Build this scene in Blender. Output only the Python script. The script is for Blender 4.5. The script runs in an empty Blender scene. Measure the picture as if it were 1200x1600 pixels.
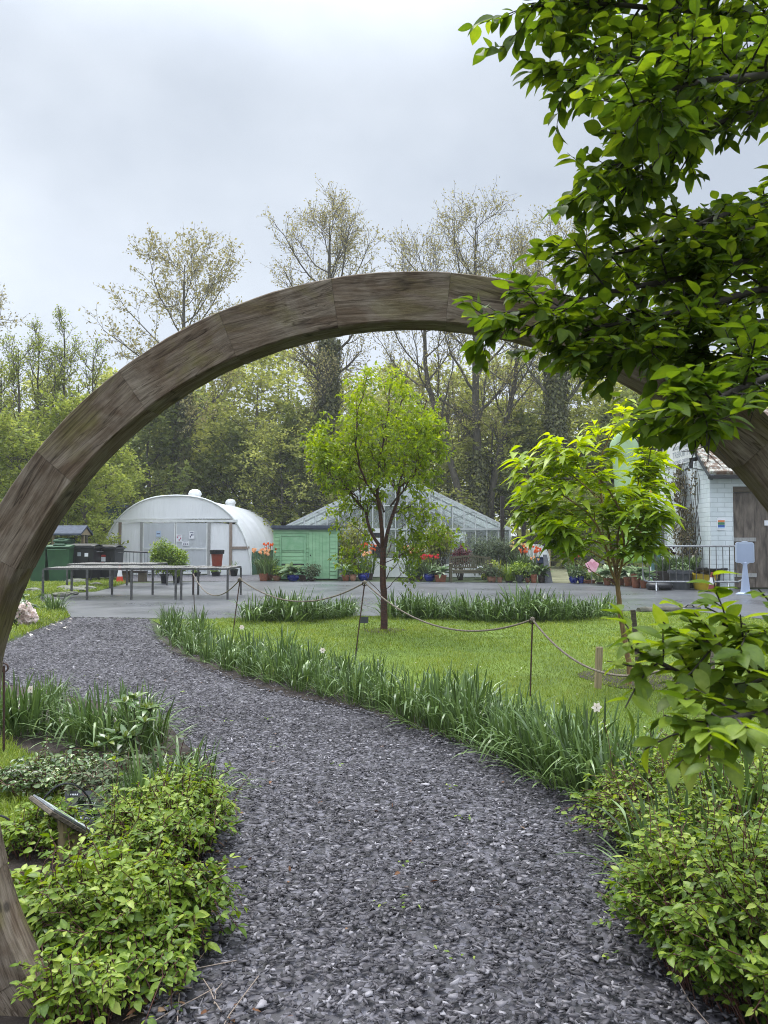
import bpy, math, random
import numpy as np
from mathutils import Vector, Matrix

# ------------------------------------------------------------------ camera, sky, sun, exposure
S = bpy.context.scene
CAM_H, PITCH, FPX = 1.5, math.radians(2.15), 1200.0
cd = bpy.data.cameras.new('camera'); cam = bpy.data.objects.new('camera', cd); S.collection.objects.link(cam)
cam.location = (0, 0, CAM_H); cam.rotation_euler = (math.pi/2 + PITCH, 0, 0)
cd.sensor_fit = 'VERTICAL'; cd.sensor_height = 36; cd.sensor_width = 27; cd.lens = 27
cd.clip_start = 0.05; cd.clip_end = 2000
cd.dof.use_dof = True; cd.dof.focus_distance = 8.0; cd.dof.aperture_fstop = 14.0
S.camera = cam

SUN_EL, SUN_ROT = math.radians(58), math.radians(150)
w = bpy.data.worlds.new('World'); S.world = w; w.use_nodes = True
nt = w.node_tree; nt.nodes.clear()
def wn(t, **k):
    n = nt.nodes.new(t)
    for a, b in k.items(): setattr(n, a, b)
    return n
sky = wn('ShaderNodeTexSky', sky_type='NISHITA', sun_disc=False, sun_elevation=SUN_EL, sun_rotation=SUN_ROT)
bg1 = wn('ShaderNodeBackground'); bg1.inputs['Strength'].default_value = 0.08
nt.links.new(sky.outputs[0], bg1.inputs['Color'])
tc = wn('ShaderNodeTexCoord')
mp = wn('ShaderNodeMapping'); mp.inputs['Scale'].default_value = (1.0, 1.0, 1.5); mp.inputs['Location'].default_value = (0.35, 0.1, 0.2)
nz = wn('ShaderNodeTexNoise'); nz.inputs['Scale'].default_value = 1.9; nz.inputs['Detail'].default_value = 5; nz.inputs['Roughness'].default_value = 0.5
cr = wn('ShaderNodeValToRGB')
cr.color_ramp.elements[0].position = 0.33; cr.color_ramp.elements[0].color = (0.30, 0.335, 0.39, 1)
cr.color_ramp.elements[1].position = 0.66; cr.color_ramp.elements[1].color = (0.47, 0.505, 0.555, 1)
nt.links.new(tc.outputs['Generated'], mp.inputs[0]); nt.links.new(mp.outputs[0], nz.inputs['Vector']); nt.links.new(nz.outputs[0], cr.inputs[0])
# an overcast sky is brighter towards the zenith
sx = wn('ShaderNodeSeparateXYZ'); nt.links.new(tc.outputs['Generated'], sx.inputs[0])
mr = wn('ShaderNodeMapRange'); mr.interpolation_type = 'SMOOTHSTEP'
m0 = wn('ShaderNodeMapRange'); m0.inputs['From Max'].default_value = 0.4; m0.inputs['To Min'].default_value = 0.22; m0.inputs['To Max'].default_value = 0.0; nt.links.new(sx.outputs['Z'], m0.inputs['Value'])
add = wn('ShaderNodeMath', operation='ADD'); nt.links.new(m0.outputs[0], add.inputs[0]); nt.links.new(mr.outputs[0], add.inputs[1])
mr.inputs['From Min'].default_value = 0.5; mr.inputs['From Max'].default_value = 0.95
mr.inputs['To Min'].default_value = 0.92; mr.inputs['To Max'].default_value = 5.5
nt.links.new(sx.outputs['Z'], mr.inputs['Value'])
bg2 = wn('ShaderNodeBackground'); nt.links.new(cr.outputs[0], bg2.inputs['Color']); nt.links.new(add.outputs[0], bg2.inputs['Strength'])
mx = wn('ShaderNodeMixShader'); mx.inputs[0].default_value = 0.93
out = wn('ShaderNodeOutputWorld')
nt.links.new(bg1.outputs[0], mx.inputs[1]); nt.links.new(bg2.outputs[0], mx.inputs[2]); nt.links.new(mx.outputs[0], out.inputs[0])

sl = bpy.data.lights.new('sun', 'SUN'); sl.energy = 1.5; sl.angle = math.radians(25); sl.color = (1.0, 0.96, 0.9)
so = bpy.data.objects.new('sun', sl); S.collection.objects.link(so)
so.rotation_euler = (math.pi/2 - SUN_EL, 0, math.pi - SUN_ROT + math.pi)
so.location = (0, 0, 40)
S.view_settings.view_transform = 'Standard'; S.view_settings.look = 'None'
S.view_settings.exposure = 1.05; S.view_settings.gamma = 1.0
S.cycles.max_bounces = 8; S.cycles.transparent_max_bounces = 24; S.cycles.caustics_reflective = False; S.cycles.caustics_refractive = False
S.cycles.volume_bounces = 1; S.cycles.use_denoising = True; S.cycles.denoising_prefilter = 'NONE'; S.cycles.filter_width = 1.0

# ------------------------------------------------------------------ helpers
C = S.collection
CP, SP = math.cos(PITCH), math.sin(PITCH)
def at(px, py, Y):
    u = (px - 600)/FPX; v = (800 - py)/FPX
    k = Y/(CP - v*SP)
    return Vector((u*k, Y, CAM_H + (SP + v*CP)*k))
def gp(px, py, z=0.0):
    u = (px - 600)/FPX; v = (800 - py)/FPX
    dz = SP + v*CP; k = (z - CAM_H)/dz
    return Vector((u*k, (CP - v*SP)*k, z))
def zat(py, Y): return at(600, py, Y).z
def wpx(p, Y): return p/FPX*Y

def tag(o, label=None, cat=None, group=None, kind=None):
    if label: o['label'] = label
    if cat: o['category'] = cat
    if group: o['group'] = group
    if kind: o['kind'] = kind
    return o
def thing(name, loc, label, cat, group=None):
    o = bpy.data.objects.new(name, None); C.objects.link(o); o.location = loc; o.empty_display_size = 0.1
    return tag(o, label, cat, group)
def dup(o, loc=None, rotz=None, scale=None, label=None, group=None, parent=None):
    c = o.copy(); C.objects.link(c)
    if parent is not None: c.parent = parent
    if loc is not None: c.location = loc
    if rotz is not None: c.rotation_euler = (c.rotation_euler[0], c.rotation_euler[1], rotz)
    if scale is not None: c.scale = (scale,)*3 if not hasattr(scale, '__len__') else scale
    if label: c['label'] = label
    if group: c['group'] = group
    for ch in list(o.children): dup(ch, parent=c)
    return c

def np_mesh(name, V, FL, mat, parent=None, origin=None, smooth=False, tint=None):
    """V (n,3); FL list of (m,k) face index arrays"""
    V = np.asarray(V, np.float32)
    if origin is None: origin = parent.location if parent is not None else (0, 0, 0)
    V = V - np.array(origin, np.float32)
    me = bpy.data.meshes.new(name)
    FL = [np.asarray(f, np.int32) for f in FL if len(f)]
    me.vertices.add(len(V)); me.vertices.foreach_set('co', V.ravel())
    loops = np.concatenate([f.ravel() for f in FL]); tot = np.concatenate([np.full(len(f), f.shape[1], np.int32) for f in FL])
    st = np.concatenate([[0], np.cumsum(tot)[:-1]]).astype(np.int32)
    me.loops.add(len(loops)); me.loops.foreach_set('vertex_index', loops)
    me.polygons.add(len(tot)); me.polygons.foreach_set('loop_start', st); me.polygons.foreach_set('loop_total', tot)
    if smooth: me.polygons.foreach_set('use_smooth', np.ones(len(tot), bool))
    if tint is not None:
        a = me.attributes.new('tint', 'FLOAT', 'POINT'); a.data.foreach_set('value', np.asarray(tint, np.float32))
    me.update(calc_edges=True); me.validate()
    if mat: me.materials.append(mat)
    o = bpy.data.objects.new(name, me); C.objects.link(o)
    if parent is not None: o.parent = parent
    else: o.location = origin
    return o

class MB:
    def __init__(s): s.v = []; s.f = []
    def add(s, v, f):
        b = len(s.v); s.v += [tuple(p) for p in v]; s.f += [tuple(i + b for i in q) for q in f]; return s
    def box(s, x0, x1, y0, y1, z0, z1):
        return s.add([(x0,y0,z0),(x1,y0,z0),(x1,y1,z0),(x0,y1,z0),(x0,y0,z1),(x1,y0,z1),(x1,y1,z1),(x0,y1,z1)],
                     [(0,3,2,1),(4,5,6,7),(0,1,5,4),(1,2,6,5),(2,3,7,6),(3,0,4,7)])
    def bar(s, a, b, wd, ht=None, up=(0,0,1)):
        ht = ht or wd; a = Vector(a); b = Vector(b); t = (b - a).normalized(); u = Vector(up)
        if abs(t.dot(u)) > .95: u = Vector((0,1,0)) if abs(t.y) < .9 else Vector((1,0,0))
        r = t.cross(u).normalized(); u = r.cross(t)
        p = []
        for c in (a, b):
            for i, j in ((-1,-1),(1,-1),(1,1),(-1,1)): p.append(c + r*(i*wd/2) + u*(j*ht/2))
        return s.add(p, [(0,3,2,1),(4,5,6,7),(0,1,5,4),(1,2,6,5),(2,3,7,6),(3,0,4,7)])
    def tube(s, pts, r, n=8, cap=True):
        pts = [Vector(p) for p in pts]; k = len(pts)
        rs = r if hasattr(r, '__len__') else [r]*k
        T = [(pts[min(i+1,k-1)] - pts[max(i-1,0)]).normalized() for i in range(k)]
        ref = Vector((0,0,1)) if abs((pts[-1]-pts[0]).normalized().z) < .9 else Vector((1,0,0))
        v = []; f = []
        for i in range(k):
            a = T[i].cross(ref)
            a = a.normalized() if a.length > 1e-6 else Vector((1,0,0)); b = a.cross(T[i])
            for j in range(n):
                q = 2*math.pi*j/n; v.append(pts[i] + (a*math.cos(q) + b*math.sin(q))*rs[i])
        for i in range(k-1):
            for j in range(n):
                f.append((i*n+j, i*n+(j+1)%n, (i+1)*n+(j+1)%n, (i+1)*n+j))
        if cap: f.append(tuple(range(n))); f.append(tuple(reversed(range((k-1)*n, k*n))))
        return s.add(v, f)
    def lathe(s, prof, c=(0,0,0), n=20, sx=1, sy=1):
        v = []; f = []; k = len(prof)
        for r, z in prof:
            for j in range(n):
                q = 2*math.pi*j/n; v.append((c[0]+r*sx*math.cos(q), c[1]+r*sy*math.sin(q), c[2]+z))
        for i in range(k-1):
            for j in range(n): f.append((i*n+j, i*n+(j+1)%n, (i+1)*n+(j+1)%n, (i+1)*n+j))
        f.append(tuple(reversed(range(n)))); f.append(tuple(range((k-1)*n, k*n)))
        return s.add(v, f)
    def prism(s, poly, d):
        """closed polygon (list of 3D points) extruded by vector d"""
        d = Vector(d); n = len(poly); a = [Vector(p) for p in poly]
        v = a + [p + d for p in a]
        return s.add(v, [tuple(range(n)), tuple(reversed(range(n, 2*n)))] + [(i, i+n, (i+1)%n+n, (i+1)%n) for i in range(n)])
    def sphere(s, c, r, n=10, m=7, sc=(1,1,1), bump=0, rng=None):
        v = []; f = []
        for i in range(m+1):
            th = math.pi*i/m
            for j in range(n):
                q = 2*math.pi*j/n; k = r*(1 + (rng.uniform(-bump, bump) if rng else 0))
                v.append((c[0]+k*sc[0]*math.sin(th)*math.cos(q), c[1]+k*sc[1]*math.sin(th)*math.sin(q), c[2]+k*sc[2]*math.cos(th)))
        for i in range(m):
            for j in range(n): f.append((i*n+j, (i+1)*n+j, (i+1)*n+(j+1)%n, i*n+(j+1)%n))
        return s.add(v, f)
    def build(s, name, mat, parent=None, origin=None, smooth=False, bevel=0):
        if origin is None: origin = parent.location if parent is not None else Vector((0,0,0))
        O = Vector(origin)
        me = bpy.data.meshes.new(name); me.from_pydata([Vector(p) - O for p in s.v], [], s.f); me.validate(); me.update()
        import bmesh
        bm = bmesh.new(); bm.from_mesh(me); bmesh.ops.recalc_face_normals(bm, faces=bm.faces)
        if bevel: bmesh.ops.bevel(bm, geom=bm.edges[:], offset=bevel, segments=1, affect='EDGES', clamp_overlap=True)
        bm.to_mesh(me); bm.free()
        if smooth:
            for p in me.polygons: p.use_smooth = True
            me.set_sharp_from_angle(angle=math.radians(40))
        if mat: me.materials.append(mat)
        o = bpy.data.objects.new(name, me); C.objects.link(o)
        if parent is not None: o.parent = parent
        else: o.location = O
        return o

# ------------------------------------------------------------------ materials
def newmat(name):
    m = bpy.data.materials.new(name); m.use_nodes = True; t = m.node_tree; t.nodes.clear()
    o = t.nodes.new('ShaderNodeOutputMaterial'); b = t.nodes.new('ShaderNodeBsdfPrincipled'); t.links.new(b.outputs[0], o.inputs[0])
    return m, t, b, o
def ramp(t, stops):
    r = t.nodes.new('ShaderNodeValToRGB'); e = r.color_ramp.elements
    while len(e) < len(stops): e.new(0.5)
    for i, (p, c) in enumerate(stops): e[i].position = p; e[i].color = (*c, 1)
    return r
def noise(t, scale, detail=5, rough=.55, stretch=(1,1,1), coord='Object', dist=0):
    c = t.nodes.new('ShaderNodeTexCoord'); m = t.nodes.new('ShaderNodeMapping'); m.inputs['Scale'].default_value = stretch
    n = t.nodes.new('ShaderNodeTexNoise'); n.inputs['Scale'].default_value = scale; n.inputs['Detail'].default_value = detail
    n.inputs['Roughness'].default_value = rough; n.inputs['Distortion'].default_value = dist
    t.links.new(c.outputs[coord], m.inputs[0]); t.links.new(m.outputs[0], n.inputs['Vector'])
    return n
def mat(name, c1, c2=None, scale=6, rough=.6, bump=0, metal=0, spec=.4, stretch=(1,1,1), detail=6, lo=.35, hi=.65, bscale=None, trans=0):
    m, t, b, o = newmat(name)
    b.inputs['Roughness'].default_value = rough; b.inputs['Metallic'].default_value = metal; b.inputs['Specular IOR Level'].default_value = spec
    c2 = c2 or tuple(x*.75 for x in c1)
    n = noise(t, scale, detail, stretch=stretch)
    r = ramp(t, [(lo, c2), (hi, c1)]); t.links.new(n.outputs[0], r.inputs[0]); t.links.new(r.outputs[0], b.inputs['Base Color'])
    if bump:
        n2 = noise(t, bscale, 6, stretch=stretch) if bscale else n
        bp = t.nodes.new('ShaderNodeBump'); bp.inputs['Strength'].default_value = bump; bp.inputs['Distance'].default_value = .02
        t.links.new(n2.outputs[0], bp.inputs['Height']); t.links.new(bp.outputs[0], b.inputs['Normal'])
    if trans:
        tr = t.nodes.new('ShaderNodeBsdfTranslucent'); t.links.new(r.outputs[0], tr.inputs[0])
        ms = t.nodes.new('ShaderNodeMixShader'); ms.inputs[0].default_value = trans
        t.links.new(b.outputs[0], ms.inputs[1]); t.links.new(tr.outputs[0], ms.inputs[2]); t.links.new(ms.outputs[0], o.inputs[0])
    return m
def leafmat(name, stops, trans=.35, rough=.42, spec=.35, tboost=1.3, mott=0):
    m, t, b, o = newmat(name)
    a = t.nodes.new('ShaderNodeAttribute'); a.attribute_name = 'tint'
    r = ramp(t, [(i/(len(stops)-1), c) for i, c in enumerate(stops)])
    t.links.new(a.outputs['Fac'], r.inputs[0]); t.links.new(r.outputs[0], b.inputs['Base Color'])
    b.inputs['Roughness'].default_value = rough; b.inputs['Specular IOR Level'].default_value = spec
    if mott:
        nm = noise(t, mott, 4, .65); ns_ = t.nodes.new('ShaderNodeMath'); ns_.operation = 'MULTIPLY_ADD'; ns_.inputs[1].default_value = .75; ns_.inputs[2].default_value = -.375; t.links.new(nm.outputs[0], ns_.inputs[0])
        ad = t.nodes.new('ShaderNodeMath'); ad.operation = 'ADD'; ad.use_clamp = True; t.links.new(a.outputs['Fac'], ad.inputs[0]); t.links.new(ns_.outputs[0], ad.inputs[1]); t.links.new(ad.outputs[0], r.inputs[0])
    h = t.nodes.new('ShaderNodeHueSaturation'); h.inputs['Value'].default_value = tboost; h.inputs['Saturation'].default_value = 1.1; h.inputs['Hue'].default_value = .488
    t.links.new(r.outputs[0], h.inputs['Color'])
    tr = t.nodes.new('ShaderNodeBsdfTranslucent'); t.links.new(h.outputs[0], tr.inputs[0])
    ms = t.nodes.new('ShaderNodeMixShader'); ms.inputs[0].default_value = trans
    t.links.new(b.outputs[0], ms.inputs[1]); t.links.new(tr.outputs[0], ms.inputs[2]); t.links.new(ms.outputs[0], o.inputs[0])
    return m

M = {}
M['soil'] = mat('soil', (.045,.032,.024), (.018,.013,.010), 9, .9, .8, bscale=40)
M['mulch'] = mat('mulch', (.05,.035,.025), (.014,.011,.009), 30, .85, 1.0)
M['turf'] = mat('turf', (.12,.18,.02), (.075,.12,.014), 1.6, .9, .5, bscale=60)
M['wildground'] = mat('wild_ground', (.05,.075,.02), (.03,.035,.015), .6, .95, .6, bscale=20)
M['black_plastic'] = mat('black_plastic', (.018,.019,.022), (.012,.012,.014), 4, .4)
M['green_plastic'] = mat('green_plastic', (.035,.105,.045), (.025,.075,.035), 3, .5)
M['terracotta'] = mat('terracotta', (.34,.13,.07), (.22,.085,.05), 14, .8)
M['pale_terracotta'] = mat('pale_terracotta', (.40,.22,.14), (.27,.13,.08), 14, .8)
M['red_pot'] = mat('red_plastic', (.25,.05,.03), (.18,.04,.025), 5, .45)
M['blue_glaze'] = mat('blue_glaze', (.012,.028,.27), (.008,.016,.15), 8, .15, spec=.6)
M['grey_pot'] = mat('grey_pot', (.07,.075,.085), (.045,.05,.055), 8, .6)
M['brown_pot'] = mat('brown_pot', (.07,.04,.03), (.04,.025,.02), 8, .7)
M['white_paint'] = mat('white_paint', (.72,.73,.72), (.56,.58,.56), 3, .55)
M['paper'] = mat('white_paper', (.75,.76,.78), (.68,.69,.72), 8, .7)
M['grey_steel'] = mat('galvanised_steel', (.33,.34,.35), (.20,.21,.22), 20, .45, metal=.6)
M['dull_steel'] = mat('dull_steel', (.12,.12,.12), (.06,.058,.055), 14, .55, metal=.3)
M['rust'] = mat('rusty_iron', (.07,.032,.022), (.03,.018,.014), 30, .8)
M['rope'] = mat('rope', (.21,.175,.135), (.10,.085,.065), 60, .9, .6)
M['oldwood'] = mat('old_wood', (.13,.105,.075), (.06,.05,.036), 6, .85, .5, stretch=(1,12,12))
M['benchwood'] = mat('bench_wood', (.115,.10,.062), (.055,.055,.03), 8, .85, .4, stretch=(1,8,8))
M['palewood'] = mat('pale_wood', (.36,.28,.17), (.20,.16,.09), 5, .8, .4, stretch=(14,14,1))
M['darkwood'] = mat('dark_wood', (.035,.027,.022), (.018,.015,.013), 6, .85, .3, stretch=(10,10,1))
M['bark'] = mat('bark', (.12,.105,.08), (.06,.054,.04), 9, .9, 1.0, stretch=(3,3,.6))
M['twig'] = mat('twig', (.06,.05,.04), (.03,.025,.02), 9, .9)
M['pale_bark'] = mat('pale_bark', (.15,.135,.105), (.06,.06,.04), 4, .9, .8)
M['cherry_bark'] = mat('cherry_bark', (.08,.022,.013), (.022,.010,.008), 14, .45, .7, stretch=(1,1,5))
M['tan_bark'] = mat('tan_bark', (.30,.18,.08), (.14,.09,.045), 16, .8, .8, stretch=(3,3,.5))
M['red_stem'] = mat('reddish_stem', (.12,.045,.03), (.05,.025,.018), 20, .7)
M['green_stem'] = mat('green_stem', (.12,.17,.05), (.07,.09,.03), 20, .6)

LM = {}
LM['daff'] = leafmat('daffodil_leaf', [(.035,.062,.014), (.075,.13,.034), (.135,.21,.06), (.30,.40,.17)], .25, .36, .5)
LM['grass'] = leafmat('grass_blade', [(.075,.115,.016), (.145,.205,.026), (.205,.27,.038), (.31,.34,.09)], .35, .5, .2)
LM['near'] = leafmat('broad_leaf', [(.042,.080,.012), (.085,.145,.018), (.145,.215,.024), (.25,.315,.04)], .58, .5, .28, 1.3, 55)
LM['near2'] = leafmat('lit_broad_leaf', [(.065,.115,.014), (.14,.215,.022), (.23,.315,.035), (.36,.43,.08)], .5, .45, .35, 1.3, 70)  # broad leaf copy with extra light painted into the colour, for shaded low sprays
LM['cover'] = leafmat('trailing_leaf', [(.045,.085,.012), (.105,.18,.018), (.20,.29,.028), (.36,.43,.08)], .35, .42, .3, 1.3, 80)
LM['cherry'] = leafmat('cherry_leaf', [(.09,.14,.014), (.18,.26,.022), (.27,.36,.035), (.40,.46,.07)], .55, .4, .3)
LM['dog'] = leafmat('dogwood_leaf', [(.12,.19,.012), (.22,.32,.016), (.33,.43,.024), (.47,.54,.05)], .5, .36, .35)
LM['alder'] = leafmat('young_leaf', [(.15,.13,.06), (.25,.225,.095), (.34,.315,.135), (.44,.42,.21)], .4, .6, .2)
LM['wood'] = leafmat('wood_leaf', [(.14,.165,.045), (.24,.27,.07), (.34,.365,.10), (.45,.47,.16)], .55, .6, .2)
LM['wood2'] = leafmat('dark_wood_leaf', [(.085,.11,.035), (.145,.18,.05), (.20,.24,.068), (.28,.31,.10)], .45, .6, .2)
LM['lime'] = leafmat('lime_leaf', [(.11,.15,.02), (.20,.26,.035), (.29,.35,.05), (.40,.44,.09)], .45, .5, .25)
LM['birch'] = leafmat('birch_leaf', [(.12,.155,.035), (.20,.25,.05), (.28,.33,.075), (.38,.41,.12)], .5, .6, .2)
LM['ivy'] = leafmat('ivy_leaf', [(.045,.055,.016), (.085,.095,.026), (.13,.135,.04), (.19,.18,.06)], .2, .45, .3)
LM['acer'] = leafmat('golden_leaf', [(.09,.11,.02), (.17,.20,.035), (.25,.27,.05), (.30,.29,.08)], .4, .5, .2)
LM['red'] = leafmat('crimson_leaf', [(.03,.010,.012), (.07,.016,.022), (.12,.025,.032), (.17,.05,.05)], .3, .5, .3)
LM['grey'] = leafmat('grey_green_leaf', [(.04,.06,.03), (.07,.10,.05), (.11,.14,.07), (.16,.18,.10)], .25, .6, .2)
LM['hosta'] = leafmat('pale_edged_leaf', [(.05,.11,.04), (.11,.19,.075), (.24,.33,.17), (.50,.55,.38)], .25, .45, .3)
LM['climb'] = leafmat('faded_climber_leaf', [(.045,.035,.022), (.085,.075,.035), (.14,.12,.06), (.25,.20,.14)], .25, .7, .15)
LM['rhodo'] = leafmat('leathery_leaf', [(.03,.065,.018), (.055,.105,.025), (.09,.15,.04), (.20,.25,.05)], .15, .3, .5)
def petal(name, a, b): return leafmat(name, [a, b], .35, .5, .2)
LM['p_orange'] = petal('orange_petal', (.62,.13,.04), (.75,.26,.10)); LM['p_peach'] = petal('peach_petal', (.68,.36,.16), (.78,.56,.34))
LM['p_red'] = petal('red_petal', (.50,.035,.035), (.68,.14,.12)); LM['p_yellow'] = petal('yellow_petal', (.68,.52,.22), (.76,.66,.40))
LM['p_dark'] = petal('dark_petal', (.025,.008,.018), (.07,.02,.04)); LM['p_white'] = petal('white_petal', (.70,.62,.52), (.82,.76,.70))
LM['p_pink'] = petal('pink_petal', (.70,.35,.45), (.78,.55,.60)); LM['p_cream'] = petal('cream_petal', (.72,.60,.56), (.84,.78,.74))

# ------------------------------------------------------------------ plant geometry
def unit(a): return a/np.maximum(np.linalg.norm(a, axis=-1, keepdims=True), 1e-9)
class Geo:
    """collects vertices, faces and tints of one leafy mesh"""
    def __init__(s): s.V = []; s.F = {}; s.T = []; s.n = 0
    def add(s, V, F, T):
        V = V.reshape(-1, 3); s.V.append(V); s.T.append(T.ravel()); s.F.setdefault(F.shape[-1], []).append(F.reshape(-1, F.shape[-1]) + s.n); s.n += len(V)
    def build(s, name, m, parent=None, origin=None, smooth=False):
        return np_mesh(name, np.concatenate(s.V), [np.concatenate(f) for f in s.F.values()], m, parent, origin, smooth, np.concatenate(s.T))
def frames(D, N):
    D = unit(D); X = unit(np.cross(D, N)); N = np.cross(X, D); return D, X, N
def add_leaves(g, rng, P, D, N, L, W, curv=.15, fold=.25, nu=4, tint=None, shape=.8):
    n = len(P); D, X, N = frames(D, N)
    L = np.broadcast_to(L, (n,)); W = np.broadcast_to(W, (n,)); curv = np.broadcast_to(curv, (n,))
    u = np.linspace(0, 1, nu+1); hw = np.sin(np.pi*u**shape)**.9; hw[0] = .03; hw[-1] = .0
    if tint is None: tint = np.clip(rng.normal(.5, .22, n), 0, 1)
    vs = np.array([-1, 0, 1])
    U, Vv = np.meshgrid(u, vs, indexing='ij'); HW = np.repeat(hw[:, None], 3, 1)
    # (n, nu+1, 3, 3)
    wob = rng.normal(0, .06, (n, 1, 1))
    a = (U[None]*L[:,None,None]); b = Vv*HW*W[:,None,None]*.5 + wob*(U**2)[None]*L[:,None,None]
    c = -curv[:,None,None]*(U**2)[None]*L[:,None,None] + fold*np.abs(Vv*HW)[None]*W[:,None,None]*.5
    V = P[:,None,None,:] + a[...,None]*D[:,None,None,:] + b[...,None]*X[:,None,None,:] + c[...,None]*N[:,None,None,:]
    q = []
    for i in range(nu):
        for j in range(2): q.append((i*3+j, i*3+j+1, (i+1)*3+j+1, (i+1)*3+j))
    F = np.array(q)[None] + (np.arange(n)*(nu+1)*3)[:,None,None]
    T = np.repeat(tint, (nu+1)*3) + rng.normal(0, .02, n*(nu+1)*3) + np.tile(np.where(Vv.ravel()==0, .05, -.02), n)
    g.add(V, F, np.clip(T, 0, 1))
def add_diamonds(g, rng, P, D, N, L, W, tint=None):
    n = len(P); D, X, N = frames(D, N); L = np.broadcast_to(L, (n,))[:,None]; W = np.broadcast_to(W, (n,))[:,None]
    V = np.stack([P, P + D*L*.5 + X*W*.5 + N*W*.12, P + D*L, P + D*L*.5 - X*W*.5 + N*W*.12], 1)
    F = np.arange(n*4).reshape(n, 4)
    if tint is None: tint = np.clip(rng.normal(.5, .22, n), 0, 1)
    g.add(V, F, np.repeat(tint, 4))
def add_straps(g, rng, B, az, th0, kap, L, W, k=7, kink=None, tint=None, pw=1.6, tw=.0):
    n = len(B); s = np.linspace(0, 1, k)
    th = th0[:,None] + kap[:,None]*s[None]**pw
    if kink is not None:
        pos, amt = kink; th = th + amt[:,None]/(1 + np.exp(-(s[None] - pos[:,None])*22))
    th = np.minimum(th, 2.7)
    ds = (L/(k-1))[:,None]
    r = np.concatenate([np.zeros((n,1)), np.cumsum(np.sin((th[:,1:]+th[:,:-1])/2)*ds, 1)], 1)
    z = np.concatenate([np.zeros((n,1)), np.cumsum(np.cos((th[:,1:]+th[:,:-1])/2)*ds, 1)], 1)
    ca, sa = np.cos(az)[:,None], np.sin(az)[:,None]
    ctr = np.stack([B[:,0:1] + r*ca, B[:,1:2] + r*sa, np.maximum(B[:,2:3] + z, .006)], -1)
    rot = az[:,None] + np.pi/2 + tw*rng.normal(0, 1, (n,1)) + rng.normal(0,.5,(n,1))*s[None]
    hw = W[:,None]*.5*(np.minimum(1, .55+s*2))*np.sqrt(np.maximum(1 - s**5, 0.0))
    side = np.stack([np.cos(rot), np.sin(rot), np.zeros_like(rot)], -1)*hw[...,None]
    V = np.stack([ctr - side, ctr + side], 2)
    q = np.array([(i*2, i*2+1, i*2+3, i*2+2) for i in range(k-1)])
    F = q[None] + (np.arange(n)*k*2)[:,None,None]
    if tint is None: tint = np.clip(rng.normal(.42, .2, n), 0, 1)
    T = np.clip(tint[:,None,None] + .18*(1-s)[None,:,None]*0 + rng.normal(0,.03,(n,k,1)) + np.zeros((1,1,2)), 0, 1)
    g.add(V, F, T)

def add_tubes(g, P, R, sides=5):
    """P (n,k,3), R (n,k)"""
    n, k, _ = P.shape
    T = np.empty_like(P); T[:,1:-1] = P[:,2:] - P[:,:-2]; T[:,0] = P[:,1] - P[:,0]; T[:,-1] = P[:,-1] - P[:,-2]; T = unit(T)
    d = unit(P[:,-1] - P[:,0]); ref = np.where(np.abs(d[:,2:3]) < .8, np.array([[0,0,1.]]), np.array([[1.,0,0]]))
    A = unit(np.cross(T, ref[:,None,:])); B = np.cross(A, T)
    q = 2*np.pi*np.arange(sides)/sides
    V = P[:,:,None,:] + R[:,:,None,None]*(A[:,:,None,:]*np.cos(q)[None,None,:,None] + B[:,:,None,:]*np.sin(q)[None,None,:,None])
    f = []
    for i in range(k-1):
        for j in range(sides): f.append((i*sides+j, i*sides+(j+1)%sides, (i+1)*sides+(j+1)%sides, (i+1)*sides+j))
    F = np.array(f)[None] + (np.arange(n)*k*sides)[:,None,None]
    g.add(V, F, np.full(n*k*sides, .5))
def interp(P, R, t):
    """points, tangents, radii at fractions t (n,m) along polylines"""
    n, k, _ = P.shape; x = t*(k-1); i = np.clip(np.floor(x).astype(int), 0, k-2); f = (x - i)[...,None]
    ar = np.arange(n)[:,None]
    a, b = P[ar, i], P[ar, i+1]
    return a + (b-a)*f, unit(b-a), R[ar,i] + (R[ar,i+1]-R[ar,i])*f[...,0]
def children(rng, P, R, m, t0, t1, ang, length, k=5, up=.1, jit=.15, rf=.6, rend=.3, rmin=.003, flat=0.0):
    """m child branches on each polyline; length: array/func of t; ang (lo,hi)"""
    n = len(P); t = t0 + (t1-t0)*(np.arange(m)[None] + rng.uniform(.1,.9,(n,m)))/m
    p, T, r = interp(P, R, t)
    az = rng.uniform(0, 6.28, (n,1)) + np.arange(m)[None]*2.4 + rng.normal(0,.4,(n,m))
    ref = np.where(np.abs(T[...,2:3]) < .9, np.array([0,0,1.]), np.array([1.,0,0])); U = unit(np.cross(T, ref)); V = np.cross(U, T)
    a = rng.uniform(ang[0], ang[1], (n,m))[...,None]
    d = np.cos(a)*T + np.sin(a)*(np.cos(az)[...,None]*U + np.sin(az)[...,None]*V)
    if flat: d[...,2] *= (1-flat)
    d = unit(d).reshape(-1,3); L = np.asarray(length(t, r) if callable(length) else np.full((n,m), length)).reshape(-1)*rng.uniform(.7,1.25,n*m)
    pos = p.reshape(-1,3).copy(); pts = [pos.copy()]
    for j in range(k-1):
        d = unit(d + np.array([0,0,up]) + rng.normal(0, jit, d.shape)); pos = pos + d*(L/(k-1))[:,None]; pts.append(pos.copy())
    r0 = np.maximum(r.reshape(-1)*rf, rmin)
    return np.stack(pts, 1), r0[:,None]*np.linspace(1, rend, k)[None]
def twig_leaves(rng, P, R, m, t0=.2, t1=1.0):
    n = len(P); t = np.clip(t0 + (t1-t0)*(np.arange(m)[None] + rng.uniform(0,1,(n,m)))/m, 0, 1)
    p, T, r = interp(P, R, t); return p.reshape(-1,3), T.reshape(-1,3)
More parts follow.
